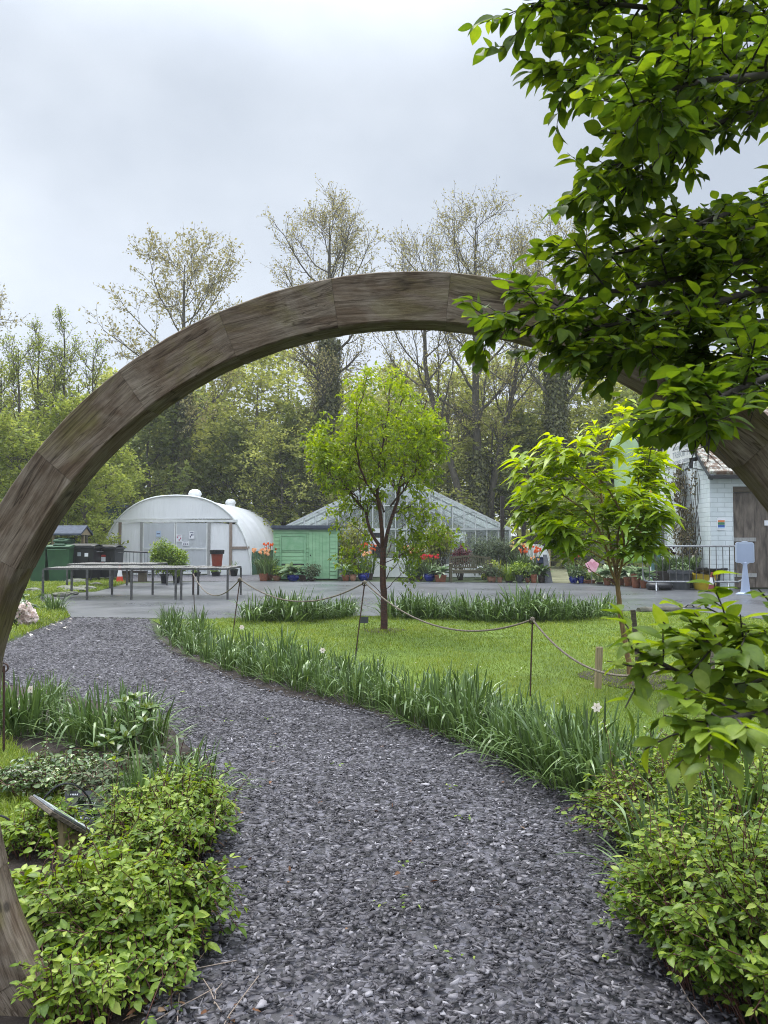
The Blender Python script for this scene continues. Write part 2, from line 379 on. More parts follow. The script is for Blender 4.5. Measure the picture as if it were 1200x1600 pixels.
def poly_path(pts, k):
    pts = np.array([tuple(p) for p in pts], float); n = len(pts)
    # catmull-rom resample
    q = np.vstack([2*pts[0]-pts[1], pts, 2*pts[-1]-pts[-2]]); o = []
    for s in np.linspace(0, n-1-1e-6, k):
        i = int(s); f = s-i; a,b,c,d = q[i:i+4]
        o.append(.5*((2*b)+(c-a)*f+(2*a-5*b+4*c-d)*f*f+(3*b-a-3*c+d)*f**3))
    return np.array(o)
def in_poly(x, y, poly):
    r = np.zeros(len(x), bool); n = len(poly); j = n-1
    for i in range(n):
        xi, yi = poly[i][:2]; xj, yj = poly[j][:2]
        r ^= ((yi > y) != (yj > y)) & (x < (xj-xi)*(y-yi)/((yj-yi) or 1e-9) + xi); j = i
    return r
def scatter(rng, poly, dens, ymin=-1e9, ymax=1e9):
    a = np.array([p[:2] for p in poly]); x0, y0 = a.min(0); x1, y1 = a.max(0); y0 = max(y0, ymin); y1 = min(y1, ymax)
    if y1 <= y0: return np.zeros((0,3))
    n = int((x1-x0)*(y1-y0)*dens); x = rng.uniform(x0,x1,n); y = rng.uniform(y0,y1,n); k = in_poly(x, y, a)
    return np.stack([x[k], y[k], np.zeros(k.sum())], 1)
# ------------------------------------------------------------------ ground sheets
def sheet(name, poly, z, m, kind='structure', sub=0):
    me = bpy.data.meshes.new(name); me.from_pydata([(p[0], p[1], z) for p in poly], [], [tuple(range(len(poly)))]); me.update()
    import bmesh
    bm = bmesh.new(); bm.from_mesh(me); bmesh.ops.triangulate(bm, faces=bm.faces); bmesh.ops.recalc_face_normals(bm, faces=bm.faces)
    for f in bm.faces:
        if f.normal.z < 0: f.normal_flip()
    bm.to_mesh(me); bm.free()
    me.materials.append(m); o = bpy.data.objects.new(name, me); C.objects.link(o); o['kind'] = kind
    return o
sheet('ground', [(-400,-60),(400,-60),(400,600),(-400,600)], 0, M['wildground'])
PR = [gp(*p) for p in ((1110,1660),(1050,1500),(1015,1400),(990,1325),(930,1275),(850,1240),(780,1208),(690,1165),(600,1135),(520,1110),(430,1093),(370,1075),(300,1048),(250,1022),(228,997),(232,968))]
PL = [gp(*p) for p in ((112,966),(60,985),(16,1005),(-60,1030),(-200,1045),(-200,1062),(20,1072),(90,1085),(190,1105),(255,1125),(290,1165),(330,1198),(345,1250),(325,1320),(300,1400),(275,1480),(240,1560),(200,1660))]
PATH = [(PL[-1].x-.25,-1.5),(PR[0].x+.25,-1.5)] + [(p.x+.14, p.y+.09) for p in PR[:-1]] + [tuple(PR[-1])[:2]] + [tuple(p)[:2] for p in PL]
m, t, b, o = newmat('slate_bed'); b.inputs['Roughness'].default_value = .55
v = t.nodes.new('ShaderNodeTexVoronoi'); v.inputs['Scale'].default_value = 42; tcn = t.nodes.new('ShaderNodeTexCoord'); t.links.new(tcn.outputs['Object'], v.inputs['Vector'])
r = ramp(t, [(.1,(.018,.017,.020)),(.55,(.055,.052,.062)),(.95,(.12,.115,.135))]); sp = t.nodes.new('ShaderNodeSeparateColor'); t.links.new(v.outputs['Color'], sp.inputs[0]); t.links.new(sp.outputs[0], r.inputs[0]); t.links.new(r.outputs[0], b.inputs['Base Color'])
bp = t.nodes.new('ShaderNodeBump'); bp.inputs['Strength'].default_value = .9; bp.inputs['Distance'].default_value = .02; t.links.new(sp.outputs[1], bp.inputs['Height']); t.links.new(bp.outputs[0], b.inputs['Normal'])
M['slate_bed'] = m
sheet('slate_path', PATH, .010, M['slate_bed'])
m, t, b, o = newmat('wet_tarmac')
n1 = noise(t, .5, 6, .6, (1,1,1)); r1 = ramp(t, [(.35,(.066,.068,.074)),(.65,(.088,.091,.098))]); t.links.new(n1.outputs[0], r1.inputs[0]); t.links.new(r1.outputs[0], b.inputs['Base Color'])
n2 = noise(t, .45, 5, .6, (1,1,1)); r2 = ramp(t, [(.38,(.27,.27,.27)),(.60,(.48,.48,.48))]); t.links.new(n2.outputs[0], r2.inputs[0]); t.links.new(r2.outputs[0], b.inputs['Roughness'])
n3 = noise(t, 90, 3); bp = t.nodes.new('ShaderNodeBump'); bp.inputs['Strength'].default_value = .18; bp.inputs['Distance'].default_value = .01; t.links.new(n3.outputs[0], bp.inputs['Height']); t.links.new(bp.outputs[0], b.inputs['Normal'])
M['tarmac'] = m
TAR = [gp(*p)[:2] for p in ((112,965),(232,966),(300,968),(620,962),(960,954),(1090,956),(1200,968),(1420,985))] + [(22,14),(22,23.9),(10.1,23.9),(10.1,27.3)] + [gp(*p)[:2] for p in ((1000,911),(860,911),(430,908),(300,909),(200,912),(150,925),(60,930),(62,945),(100,952))]
sheet('tarmac_yard', TAR, .006, M['tarmac'])
sheet('gravel_patch', [(-13,27.6),(-10.6,28.2),(-4.6,28.6),(-4.6,33.8),(-13.5,33.8)], .011, M['slate_bed'])
ISL = [(p.x + .42, p.y + .28) for p in PR[2:]]
ISL[-1] = (gp(238,970)[0], gp(238,970)[1])
ISL = [(1.9,1.0)] + ISL + [gp(*p)[:2] for p in ((620,964),(960,956),(1090,958),(1200,970),(1420,987))] + [(14,11),(14,1.0)]
sheet('lawn', ISL, .014, M['turf'])
LAWN_L = [gp(*p)[:2] for p in ((-160,1120),(10,1165),(60,1190),(115,1215),(125,1250),(95,1285),(40,1305),(0,1330),(-160,1380))]
sheet('lawn_left', LAWN_L, .013, M['turf'])
BED_L = [tuple(p)[:2] for p in PL[5:]] + [(-1.0,.6),(-4,.6),(-6,8.6)]
sheet('soil_bed', BED_L, .008, M['soil'])
BED_R = [(p.x+.10, p.y+.07) for p in PR[1:-1]] + [(p.x+.55, p.y+.42) for p in reversed(PR[1:-1])]
sheet('border_soil', BED_R, .0165, M['soil'])

# ------------------------------------------------------------------ timber moon gate
rg = np.random.default_rng(5)
yaw, tilt = -.08942, .01224
EX = Vector((math.cos(yaw), math.sin(yaw), 0)); NN = Vector((-math.sin(yaw)*math.cos(tilt), math.cos(yaw)*math.cos(tilt), math.sin(tilt))); EZ = EX.cross(NN)
RC, RI, RW, RT = Vector((.0478, 2.35, .8119)), 1.3609, .1556, .114
m, t, b, o = newmat('weathered_timber'); b.inputs['Roughness'].default_value = .82; b.inputs['Specular IOR Level'].default_value = .25
oi = t.nodes.new('ShaderNodeObjectInfo'); co = t.nodes.new('ShaderNodeTexCoord')
va = t.nodes.new('ShaderNodeVectorMath'); va.operation = 'ADD'; cmb = t.nodes.new('ShaderNodeCombineXYZ')
mu = t.nodes.new('ShaderNodeMath'); mu.operation = 'MULTIPLY'; mu.inputs[1].default_value = 30; t.links.new(oi.outputs['Random'], mu.inputs[0])
for i in range(3): t.links.new(mu.outputs[0], cmb.inputs[i])
t.links.new(co.outputs['Object'], va.inputs[0]); t.links.new(cmb.outputs[0], va.inputs[1])
def tn(scale, st, detail=6, dist=0, rough=.6):
    mp_ = t.nodes.new('ShaderNodeMapping'); mp_.inputs['Scale'].default_value = st; t.links.new(va.outputs[0], mp_.inputs[0])
    n = t.nodes.new('ShaderNodeTexNoise'); n.inputs['Scale'].default_value = scale; n.inputs['Detail'].default_value = detail; n.inputs['Distortion'].default_value = dist; n.inputs['Roughness'].default_value = rough
    t.links.new(mp_.outputs[0], n.inputs['Vector']); return n
grain = tn(30, (.10,1,1), 10, .9, .72); fine = tn(120, (.07,1,1), 6, .4, .75); crack = tn(13, (.09,1,1), 4, .8, .6); blot = tn(7, (.7,1.2,1), 5, .8); stain = tn(4.5, (.5,1,1), 4, 1.2)
g1 = ramp(t, [(.34,(.045,.034,.024)),(.49,(.125,.098,.072)),(.64,(.245,.205,.158))]); t.links.new(grain.outputs[0], g1.inputs[0])
g2 = ramp(t, [(.40,(.085,.050,.028)),(.62,(.235,.195,.155))]); t.links.new(blot.outputs[0], g2.inputs[0])
mxa = t.nodes.new('ShaderNodeMix'); mxa.data_type = 'RGBA'; mxa.inputs[0].default_value = .5; t.links.new(g1.outputs[0], mxa.inputs[6]); t.links.new(g2.outputs[0], mxa.inputs[7])
g3 = ramp(t, [(.50,(0,0,0)),(.68,(.75,.75,.75))]); t.links.new(stain.outputs[0], g3.inputs[0])
mxb = t.nodes.new('ShaderNodeMix'); mxb.data_type = 'RGBA'; mxb.inputs[7].default_value = (.12,.105,.03,1); t.links.new(g3.outputs[0], mxb.inputs[0]); t.links.new(mxa.outputs[2], mxb.inputs[6])
fr_ = ramp(t, [(.35,(.55,.53,.5)),(.6,(1.1,1.1,1.1))]); t.links.new(fine.outputs[0], fr_.inputs[0]); ck_ = ramp(t, [(.488,(1,1,1)),(.5,(.4,.37,.34)),(.512,(1,1,1))]); t.links.new(crack.outputs[0], ck_.inputs[0])
mf = t.nodes.new('ShaderNodeMix'); mf.data_type = 'RGBA'; mf.blend_type = 'MULTIPLY'; mf.inputs[0].default_value = 1; t.links.new(fr_.outputs[0], mf.inputs[6]); t.links.new(ck_.outputs[0], mf.inputs[7])
mf2 = t.nodes.new('ShaderNodeMix'); mf2.data_type = 'RGBA'; mf2.blend_type = 'MULTIPLY'; mf2.inputs[0].default_value = 1; t.links.new(mxb.outputs[2], mf2.inputs[6]); t.links.new(mf.outputs[2], mf2.inputs[7])
hs = t.nodes.new('ShaderNodeHueSaturation'); mrg = t.nodes.new('ShaderNodeMapRange'); mrg.inputs['To Min'].default_value = .95; mrg.inputs['To Max'].default_value = 1.3
t.links.new(oi.outputs['Random'], mrg.inputs['Value']); t.links.new(mrg.outputs[0], hs.inputs['Value']); t.links.new(mf2.outputs[2], hs.inputs['Color']); t.links.new(hs.outputs[0], b.inputs['Base Color'])
# knots
vk = t.nodes.new('ShaderNodeTexVoronoi'); vk.inputs['Scale'].default_value = 5.5; t.links.new(va.outputs[0], vk.inputs['Vector'])
kr = ramp(t, [(.06,(.35,.35,.35)),(.12,(1,1,1))]); t.links.new(vk.outputs['Distance'], kr.inputs[0])
mk = t.nodes.new('ShaderNodeMix'); mk.data_type = 'RGBA'; mk.blend_type = 'MULTIPLY'; mk.inputs[0].default_value = 1; t.links.new(hs.outputs[0], mk.inputs[6]); t.links.new(kr.outputs[0], mk.inputs[7]); t.links.new(mk.outputs[2], b.inputs['Base Color'])
bp = t.nodes.new('ShaderNodeBump'); bp.inputs['Strength'].default_value = .7; bp.inputs['Distance'].default_value = .006; t.links.new(grain.outputs[0], bp.inputs['Height']); t.links.new(bp.outputs[0], b.inputs['Normal'])
M['timber'] = m
gate = thing('moon_gate', (RC.x, RC.y, 0), 'large round weathered timber moon gate of jointed curved segments framing the path', 'moon gate')
for k in range(19):
    a0 = math.radians(84 + 14*(k-9)) + .0003; a1 = a0 + math.radians(14) - .0006; am = (a0+a1)/2
    lx = (-EX*math.sin(am) + EZ*math.cos(am)); lz = (EX*math.cos(am) + EZ*math.sin(am)); org = RC + lz*(RI + RW/2) + NN*RT/2
    Mx = Matrix((( lx.x, NN.x, lz.x, org.x), (lx.y, NN.y, lz.y, org.y), (lx.z, NN.z, lz.z, org.z), (0,0,0,1))); inv = Mx.inverted()
    ns = 10; c = .004; jr = rg.normal(0,.0016); jt = rg.normal(0,.0015)
    prof = [(RI+c,0),(RI+RW-c,0),(RI+RW,c),(RI+RW,RT-c),(RI+RW-c,RT),(RI+c,RT),(RI,RT-c),(RI,c)]
    mb = MB(); V = []; F = []
    for i in range(ns+1):
        a = a0 + (a1-a0)*i/ns
        for q, d in prof: V.append(inv @ (RC + (EX*math.cos(a) + EZ*math.sin(a))*(q + jr + rg.normal(0,.0006)) + NN*(d + jt)))
    for i in range(ns):
        for j in range(8): F.append((i*8+j, i*8+(j+1)%8, (i+1)*8+(j+1)%8, (i+1)*8+j))
    F += [tuple(range(8)), tuple(reversed(range(ns*8, ns*8+8)))]
    mb.add(V, F)
    o = mb.build('timber_segment', M['timber'], None, (0,0,0)); o.parent = gate; o.matrix_local = Matrix.Translation(-gate.location) @ Mx

# ------------------------------------------------------------------ polytunnel
def film(name, col, trans, clear, rough=.35):
    m, t, b, o = newmat(name); b.inputs['Base Color'].default_value = (*col,1); b.inputs['Roughness'].default_value = rough
    n = noise(t, 1.1, 4, stretch=(1,1,.35)); r = ramp(t, [(.35, tuple(x*.9 for x in col)), (.65, col)]); t.links.new(n.outputs[0], r.inputs[0]); t.links.new(r.outputs[0], b.inputs['Base Color'])
    n2 = noise(t, 3.0, 4, stretch=(2.5,1,.3)); bp = t.nodes.new('ShaderNodeBump'); bp.inputs['Strength'].default_value = .6; bp.inputs['Distance'].default_value = .06; t.links.new(n2.outputs[0], bp.inputs['Height']); t.links.new(bp.outputs[0], b.inputs['Normal'])
    tr = t.nodes.new('ShaderNodeBsdfTranslucent'); tr.inputs[0].default_value = (*col,1); ms = t.nodes.new('ShaderNodeMixShader'); ms.inputs[0].default_value = trans
    t.links.new(b.outputs[0], ms.inputs[1]); t.links.new(tr.outputs[0], ms.inputs[2])
    tp = t.nodes.new('ShaderNodeBsdfTransparent'); m2 = t.nodes.new('ShaderNodeMixShader'); m2.inputs[0].default_value = clear
    t.links.new(ms.outputs[0], m2.inputs[1]); t.links.new(tp.outputs[0], m2.inputs[2]); t.links.new(m2.outputs[0], o.inputs[0])
    return m
M['film'] = film('polythene', (.92,.93,.94), .28, .05)
M['film_door'] = film('grey_polythene', (.66,.685,.71), .3, .08)
PX, PY, PW, PH, PLn = -9.2, 34.0, 3.32, 3.48, 16.0
def hoop(a, off=0): # a 0..pi
    c, s = math.cos(a), math.sin(a)
    return (PX + (PW+off)*math.copysign(abs(c)**.82, c), (PH+off)*abs(s)**.95)
tun = thing('polytunnel', (PX, PY, 0), 'milky white polytunnel with arched roof and timber framed end doors', 'polytunnel')
g = Geo(); na, nl = 36, 50
V = np.zeros((nl+1, na+1, 3))
for i in range(nl+1):
    y = PY + PLn*i/nl; ph = (i/nl*8) % 1; sag = -.085*math.sin(math.pi*ph)**1
    for j in range(na+1):
        x, z = hoop(math.pi*j/na, sag*math.sin(math.pi*j/na)); V[i,j] = (x, y, z)
F = [(i*(na+1)+j, i*(na+1)+j+1, (i+1)*(na+1)+j+1, (i+1)*(na+1)+j) for i in range(nl) for j in range(na)]
np_mesh('plastic_cover', V.reshape(-1,3), [F], M['film'], tun, None, True)
for i in (0, 8):
    y = PY + PLn*i/8; MB().tube([(x, y-.03, z) for x, z in (hoop(math.pi*j/30, .02) for j in range(31))], .045, 8).build('hoop', M['white_paint'], tun, smooth=True)
zb, fy = 2.38, PY - .02
arc = [hoop(math.pi*j/60, -.03) for j in range(61)]
top = [(x, z) for x, z in arc if z > zb + .05]
MB().prism([(x, fy, z) for x, z in top], (0,.02,0)).build('gable_film', M['film'], tun)
low = [(x, z) for x, z in arc if z < zb - .05]; rgt = [p for p in low if p[0] > PX]; lft = [p for p in low if p[0] < PX]
def xp(px): return (px-600)/FPX*PY
MB().prism([(x, fy, z) for x, z in rgt] + [(xp(325), fy, zb-.05), (xp(325), fy, 0)], (0,.02,0)).build('side_film', M['film'], tun)
MB().prism([(x, fy, z) for x, z in lft] + [(xp(222), fy, 0), (xp(222), fy, zb-.05)], (0,.02,0)).build('side_film', M['film'], tun)
MB().box(PX-2.75, PX+2.72, fy-.06, fy+.04, zb-.06, zb+.06).build('crossbar', M['white_paint'], tun)
M['post'] = mat('timber_post', (.30,.235,.19), (.19,.15,.12), 7, .8, stretch=(8,8,1)); M['greypost'] = mat('grey_post', (.34,.34,.33), (.25,.25,.24), 7, .8, stretch=(8,8,1))
for px, mm in ((188,'post'),(222,'greypost'),(327,'greypost'),(361,'post')):
    MB().box(xp(px)-.06, xp(px)+.06, fy-.05, fy+.03, 0, zb-.06).build('post', M[mm], tun)
MB().box(xp(361)+.06, xp(390), fy-.05, fy+.03, 1.13, 1.25).build('rail', M['post'], tun)
for x0, x1 in ((xp(222)+.06, xp(274.5)), (xp(275.5), xp(327)-.06)):
    d = MB().box(x0, x1, fy-.045, fy-.03, .05, zb-.09).build('door_panel', M['film_door'], tun)
    f = MB(); f.box(x0,x0+.05,fy-.07,fy-.046,.05,zb-.09); f.box(x1-.05,x1,fy-.07,fy-.046,.05,zb-.09); f.box(x0+.05,x1-.05,fy-.07,fy-.046,1.12,1.18); f.box(x0+.05,x1-.05,fy-.07,fy-.046,.05,.12)
    f2 = f.build('door_frame', M['white_paint'], None, tun.location); f2.parent = d; f2.location = (0,0,0)
M['blue_paper'] = mat('pale_blue_paper', (.42,.52,.66), (.38,.48,.62), 6, .7)
inkm = mat('dark_ink', (.06,.06,.14), (.05,.05,.1), 6, .7); redink = mat('red_ink', (.35,.04,.12), (.3,.03,.1), 6, .7)
for px, py, wx, hx, pm, nm in ((247.5,834,7,9,'blue_paper',0),(280,841,9,11,'paper',1),(299.5,836,8,12,'paper',2),(290,849,11,7,'paper',3)):
    c = at(px, py, fy-.08); wd = wpx(wx, PY)/2; ht = wpx(hx, PY)/2
    p = MB().box(c.x-wd, c.x+wd, c.y, c.y+.006, c.z-ht, c.z+ht).build('poster', M[pm], tun)
    q = MB()
    if nm == 0: q.box(c.x-wd*.7,c.x+wd*.7,c.y-.004,c.y-.001,c.z-.02,c.z+.02)
    else:
        for k in range(3):
            cx = c.x + (k-1)*wd*.5; cz = c.z + (-ht*.3 if nm == 3 else rg.uniform(-.1,.05)); q.box(cx-wd*.16, cx+wd*.16, c.y-.004, c.y-.001, cz-ht*.25, cz+ht*.25)
        q.box(c.x-wd*.7, c.x+wd*.7, c.y-.004, c.y-.001, c.z+ht*.62, c.z+ht*.74)
    oo = q.build('printed_picture', (redink if nm == 1 else inkm), None, tun.location); oo.parent = p; oo.location = (0,0,0)
for yy in (PY+.9, PY+9.0):
    x = PX + .5
    MB().lathe([(.0,-.3),(.26,-.3),(.26,.06),(.3,.08),(.3,.14),(.24,.26),(.12,.33),(0,.34)], (x+.1, yy, PH+.03), 18).build('roof_vent', M['white_paint'], tun, smooth=True)
M['green_sheet'] = mat('green_sheet', (.045,.13,.07), (.03,.09,.05), 3, .6)
MB().box(PX+PW+.03, PX+PW+.06, PY+.1, PY+PLn, 0, 1.02).build('side_skirt', M['green_sheet'], tun)

# ------------------------------------------------------------------ green shed
SY = 29.4; sx0, sx1 = wpx(427.5-600, SY), wpx(527-600, SY); sz = 1.93; SD = 1.75
M['shed_green'] = mat('mint_green_paint', (.27,.47,.27), (.20,.385,.21), 2.2, .6, .15, stretch=(1,1,3), bscale=30)
M['shed_green2'] = mat('faded_green_board', (.24,.42,.25), (.16,.34,.18), 4, .65, .15)
M['felt'] = mat('slate_blue_felt', (.07,.085,.115), (.045,.055,.075), 8, .85)
shed = thing('garden_shed', ((sx0+sx1)/2, SY, 0), 'mint green wooden garden shed with flat dark felt roof and shuttered hatch', 'shed')
xd0, xd1 = sx0 + (sx1-sx0)*.555, sx0 + (sx1-sx0)*.885
def boards(mb, x0, x1, z0, z1, y, n, t=.022):
    h = (z1-z0)/n
    for i in range(n):
        a = z0 + h*i
        mb.add([(x0,y-t,a+.004),(x1,y-t,a+.004),(x1,y-.006,a+h),(x0,y-.006,a+h),(x0,y+.02,a+.004),(x1,y+.02,a+.004),(x1,y+.02,a+h),(x0,y+.02,a+h)],
               [(0,1,2,3),(4,7,6,5),(0,4,5,1),(3,2,6,7),(0,3,7,4),(1,5,6,2)])
wl = MB(); boards(wl, sx0+.04, xd0, .05, sz, SY, 13); boards(wl, xd1, sx1-.03, .05, sz, SY, 13); wl.box(sx0+.03, sx1-.03, SY+.03, SY+SD, .05, sz)
wl.build('front_wall', M['shed_green'], shed)
sw = MB()
for i in range(13):
    h = (sz-.05)/13; a = .05 + h*i
    sw.add([(sx1-.028,SY+.05,a),(sx1,SY+.05,a),(sx1-.018,SY+.05,a+h-.004),(sx1-.028,SY+.05,a+h-.004),(sx1-.028,SY+SD,a),(sx1,SY+SD,a),(sx1-.018,SY+SD,a+h-.004),(sx1-.028,SY+SD,a+h-.004)],[(0,1,2,3),(4,7,6,5),(0,4,5,1),(1,5,6,2),(2,6,7,3),(3,7,4,0)])
sw.build('side_wall', M['shed_green'], shed)
dr = MB(); nb = 6; wb = (xd1-xd0-.02)/nb
for i in range(nb): dr.box(xd0+.01+wb*i, xd0+.01+wb*(i+1)-.006, SY-.035, SY-.01, .06, sz-.08)
dr.box(xd0+.01, xd1-.01, SY-.012, SY+.02, .06, sz-.08)
door = dr.build('door', M['shed_green'], shed)
k = MB().sphere((xd0+.07, SY-.05, .95), .022).build('handle', M['black_plastic'], None, shed.location); k.parent = door; k.location = (0,0,0)
MB().box(sx0, sx0+.05, SY-.04, SY-.001, .05, sz).build('corner_trim', M['shed_green'], shed); MB().box(sx1-.035, sx1+.012, SY-.04, SY-.001, .05, sz).build('corner_trim', M['shed_green'], shed)
rf = MB().box(sx0-.08, sx1+.02, SY-.14, SY+SD+.1, sz+.06, sz+.16); rf.build('roof', M['felt'], shed)
MB().box(sx0-.06, sx1+.01, SY-.12, SY+SD+.08, sz+.001, sz+.058).build('fascia', M['felt'], shed)
hw = MB(); hx0, hx1 = wpx(439-600,SY), wpx(477-600,SY)
for x in (hx0, hx1): hw.box(x-.03, x+.03, SY-.075, SY-.028, zat(887,SY), zat(835,SY))
hw.box(hx0+.03, hx1-.03, SY-.06, SY-.028, zat(837.5,SY), zat(835,SY)); hatch = hw.build('hatch_rail', M['shed_green2'], shed)
MB().box(hx0+.035, hx1-.035, SY-.045, SY-.027, zat(860,SY), zat(838,SY)).build('hatch_panel', M['shed_green2'], shed)
MB().box(hx0+.03, hx1-.03, SY-.026, SY-.015, zat(883,SY), zat(881,SY)).build('hatch_slot', M['black_plastic'], shed)

# ------------------------------------------------------------------ greenhouse
GY = 31.6; gx = wpx(618-600, GY); gw = wpx(178, GY); ez = zat(826, GY); rz = zat(739, GY); GL = 13
M['glass'] = None
m, t, b, o = newmat('greenhouse_glass'); t.nodes.remove(b)
tp = t.nodes.new('ShaderNodeBsdfTransparent'); tp.inputs[0].default_value = (.93,.96,.95,1); gl = t.nodes.new('ShaderNodeBsdfGlossy'); gl.inputs['Roughness'].default_value = .03
df = t.nodes.new('ShaderNodeBsdfDiffuse'); df.inputs[0].default_value = (.62,.66,.66,1)
ma = t.nodes.new('ShaderNodeMixShader'); lw = t.nodes.new('ShaderNodeFresnel'); lw.inputs[0].default_value = 1.45; t.links.new(lw.outputs[0], ma.inputs[0]); t.links.new(tp.outputs[0], ma.inputs[1]); t.links.new(gl.outputs[0], ma.inputs[2])
mbx = t.nodes.new('ShaderNodeMixShader'); mbx.inputs[0].default_value = .16; t.links.new(ma.outputs[0], mbx.inputs[1]); t.links.new(df.outputs[0], mbx.inputs[2]); t.links.new(mbx.outputs[0], o.inputs[0]); M['glass'] = m
M['whitewash'] = film('whitewashed_glass', (.72,.745,.74), .5, .16, .2)
M['alu'] = mat('pale_aluminium', (.58,.60,.60), (.46,.48,.48), 5, .5, metal=.2)
gh = thing('greenhouse', (gx, GY, 0), 'wide white framed greenhouse with steep glass gable behind the cherry tree', 'greenhouse')
MB().prism([(gx-gw,GY,.02),(gx+gw,GY,.02),(gx+gw,GY,ez),(gx,GY,rz),(gx-gw,GY,ez)], (0,.008,0)).build('gable_glazing', M['glass'], gh)
MB().prism([(gx-gw,GY+GL,.02),(gx+gw,GY+GL,.02),(gx+gw,GY+GL,ez),(gx,GY+GL,rz),(gx-gw,GY+GL,ez)], (0,.008,0)).build('gable_glazing', M['glass'], gh)
for s in (-1, 1):
    MB().prism([(gx+s*gw,GY,ez),(gx,GY,rz),(gx,GY+GL,rz),(gx+s*gw,GY+GL,ez)], (0,0,.01)).build('roof_glazing', M['whitewash'], gh)
    MB().box(gx+s*gw-.005, gx+s*gw+.005, GY, GY+GL, .4, ez-.03).build('side_glazing', M['glass'], gh)
    MB().box(gx+s*gw-.04, gx+s*gw+.04, GY, GY+GL, 0, .4).build('side_plinth', M['white_paint'], gh)
    br = MB()
    for i in range(0, 14): br.bar((gx+s*(gw-.02),GY+GL*i/13,ez+.04),(gx+s*.03,GY+GL*i/13,rz+.0),.04)
    for q in (.35,.7): br.bar((gx+s*gw*q,GY,ez+(rz-ez)*(1-q)+.03),(gx+s*gw*q,GY+GL,ez+(rz-ez)*(1-q)+.03),.04)
    br.build('rafter', M['alu'], gh)
    MB().bar((gx+s*gw,GY-.02,ez),(gx+s*gw,GY+GL,ez),.09).build('gutter', M['alu'], gh)
MB().bar((gx,GY-.03,rz+.03),(gx,GY+GL,rz+.03),.1).build('ridge_beam', M['alu'], gh)
def rz_at(x): return ez + (rz-ez)*(1-abs(x-gx)/gw)
fm = MB(); fy2 = GY-.03
for s in (-1,1): fm.bar((gx+s*gw,fy2,ez),(gx,fy2,rz),.07); fm.bar((gx+s*gw,fy2,0),(gx+s*gw,fy2,ez),.08)
for i in range(1, 20):
    x = gx - gw + 2*gw*i/20; fm.bar((x,fy2,0),(x,fy2,rz_at(x)-.04),.045)
fm.bar((gx-gw,fy2-.03,ez-.02),(gx+gw,fy2-.03,ez-.02),.06); fm.bar((gx-gw*.6,fy2-.03,ez+.95),(gx+gw*.6,fy2-.03,ez+.95),.04)
fm.build('gable_frame', M['alu'], gh)
for yy in (GY+.5, GY+4.5, GY+8.6):
    tr_ = MB()
    for s in (-1,1):
        tr_.bar((gx+s*gw*.97,yy,ez-.05),(gx+s*.1,yy,rz-.25),.06); tr_.bar((gx+s*gw*.5,yy,ez-.02),(gx+s*gw*.5,yy,rz_at(gx+gw*.5)-.1),.05)
        tr_.bar((gx+s*gw*.5,yy,ez),(gx+s*gw*.22,yy,rz_at(gx+gw*.22)-.15),.05); tr_.bar((gx+s*gw*.22,yy,ez),(gx+s*gw*.22,yy,rz_at(gx+gw*.22)-.2),.05); tr_.bar((gx+s*gw*.22,yy,ez),(gx+s*.05,yy,rz-.3),.05)
        tr_.bar((gx+s*gw*.5,yy,0),(gx+s*gw*.5,yy,ez),.08)
    tr_.bar((gx-gw*.97,yy,ez),(gx+gw*.97,yy,ez),.06); tr_.build('truss', M['alu'], gh)
wx0, wx1 = wpx(606-600,GY), wpx(640-600,GY)
MB().box(wpx(445-600,GY), wx1, GY-.12, GY-.06, .02, zat(872,GY)).build('base_panel', M['white_paint'], gh, bevel=.004)
MB().box(wx1, wpx(796-600,GY), GY-.10, GY-.06, .02, .55).build('base_panel', M['white_paint'], gh)
dx0, dx1 = wpx(576-600,GY), wpx(603-600,GY); dz = zat(828,GY)
d = MB(); d.box(dx0,dx0+.12,GY-.16,GY-.10,.03,dz); d.box(dx1-.12,dx1,GY-.16,GY-.10,.03,dz); d.box(dx0+.12,dx1-.12,GY-.16,GY-.10,dz-.12,dz); d.box(dx0+.12,dx1-.12,GY-.16,GY-.10,.03,.75); dd = d.build('door', M['white_paint'], gh)
for z0, z1, mm in ((.80,1.25,'black_plastic'),(1.32,1.62,'paper'),(1.66,1.9,'black_plastic')):
    q = MB().box(dx0+.16, dx1-.16, GY-.15, GY-.13, z0, z1).build('notice', M[mm], None, gh.location); q.parent = dd; q.location = (0,0,0)
MB().box(wpx(655-600,GY)+.2, wpx(655-600,GY)+.36, GY-.16, GY-.1, .03, zat(832,GY)).build('jamb', M['white_paint'], gh)

# ------------------------------------------------------------------ white painted brick building
BX, BY0, BY1 = 10.2, 24.0, 29.5; BE, BA = 3.74, 5.95; BM = (BY0+BY1)/2
m, t, b, o = newmat('painted_brick'); b.inputs['Roughness'].default_value = .7
co = t.nodes.new('ShaderNodeTexCoord'); sx_ = t.nodes.new('ShaderNodeSeparateXYZ'); ad = t.nodes.new('ShaderNodeMath'); cmb = t.nodes.new('ShaderNodeCombineXYZ')
t.links.new(co.outputs['Object'], sx_.inputs[0]); t.links.new(sx_.outputs[0], ad.inputs[0]); t.links.new(sx_.outputs[1], ad.inputs[1]); t.links.new(ad.outputs[0], cmb.inputs[0]); t.links.new(sx_.outputs[2], cmb.inputs[1])
bk = t.nodes.new('ShaderNodeTexBrick'); bk.inputs['Scale'].default_value = 1; bk.inputs['Brick Width'].default_value = .46; bk.inputs['Row Height'].default_value = .15; bk.inputs['Mortar Size'].default_value = .012
bk.inputs['Color1'].default_value = (.60,.66,.68,1); bk.inputs['Color2'].default_value = (.66,.71,.73,1); bk.inputs['Mortar'].default_value = (.48,.53,.55,1); t.links.new(cmb.outputs[0], bk.inputs[0])
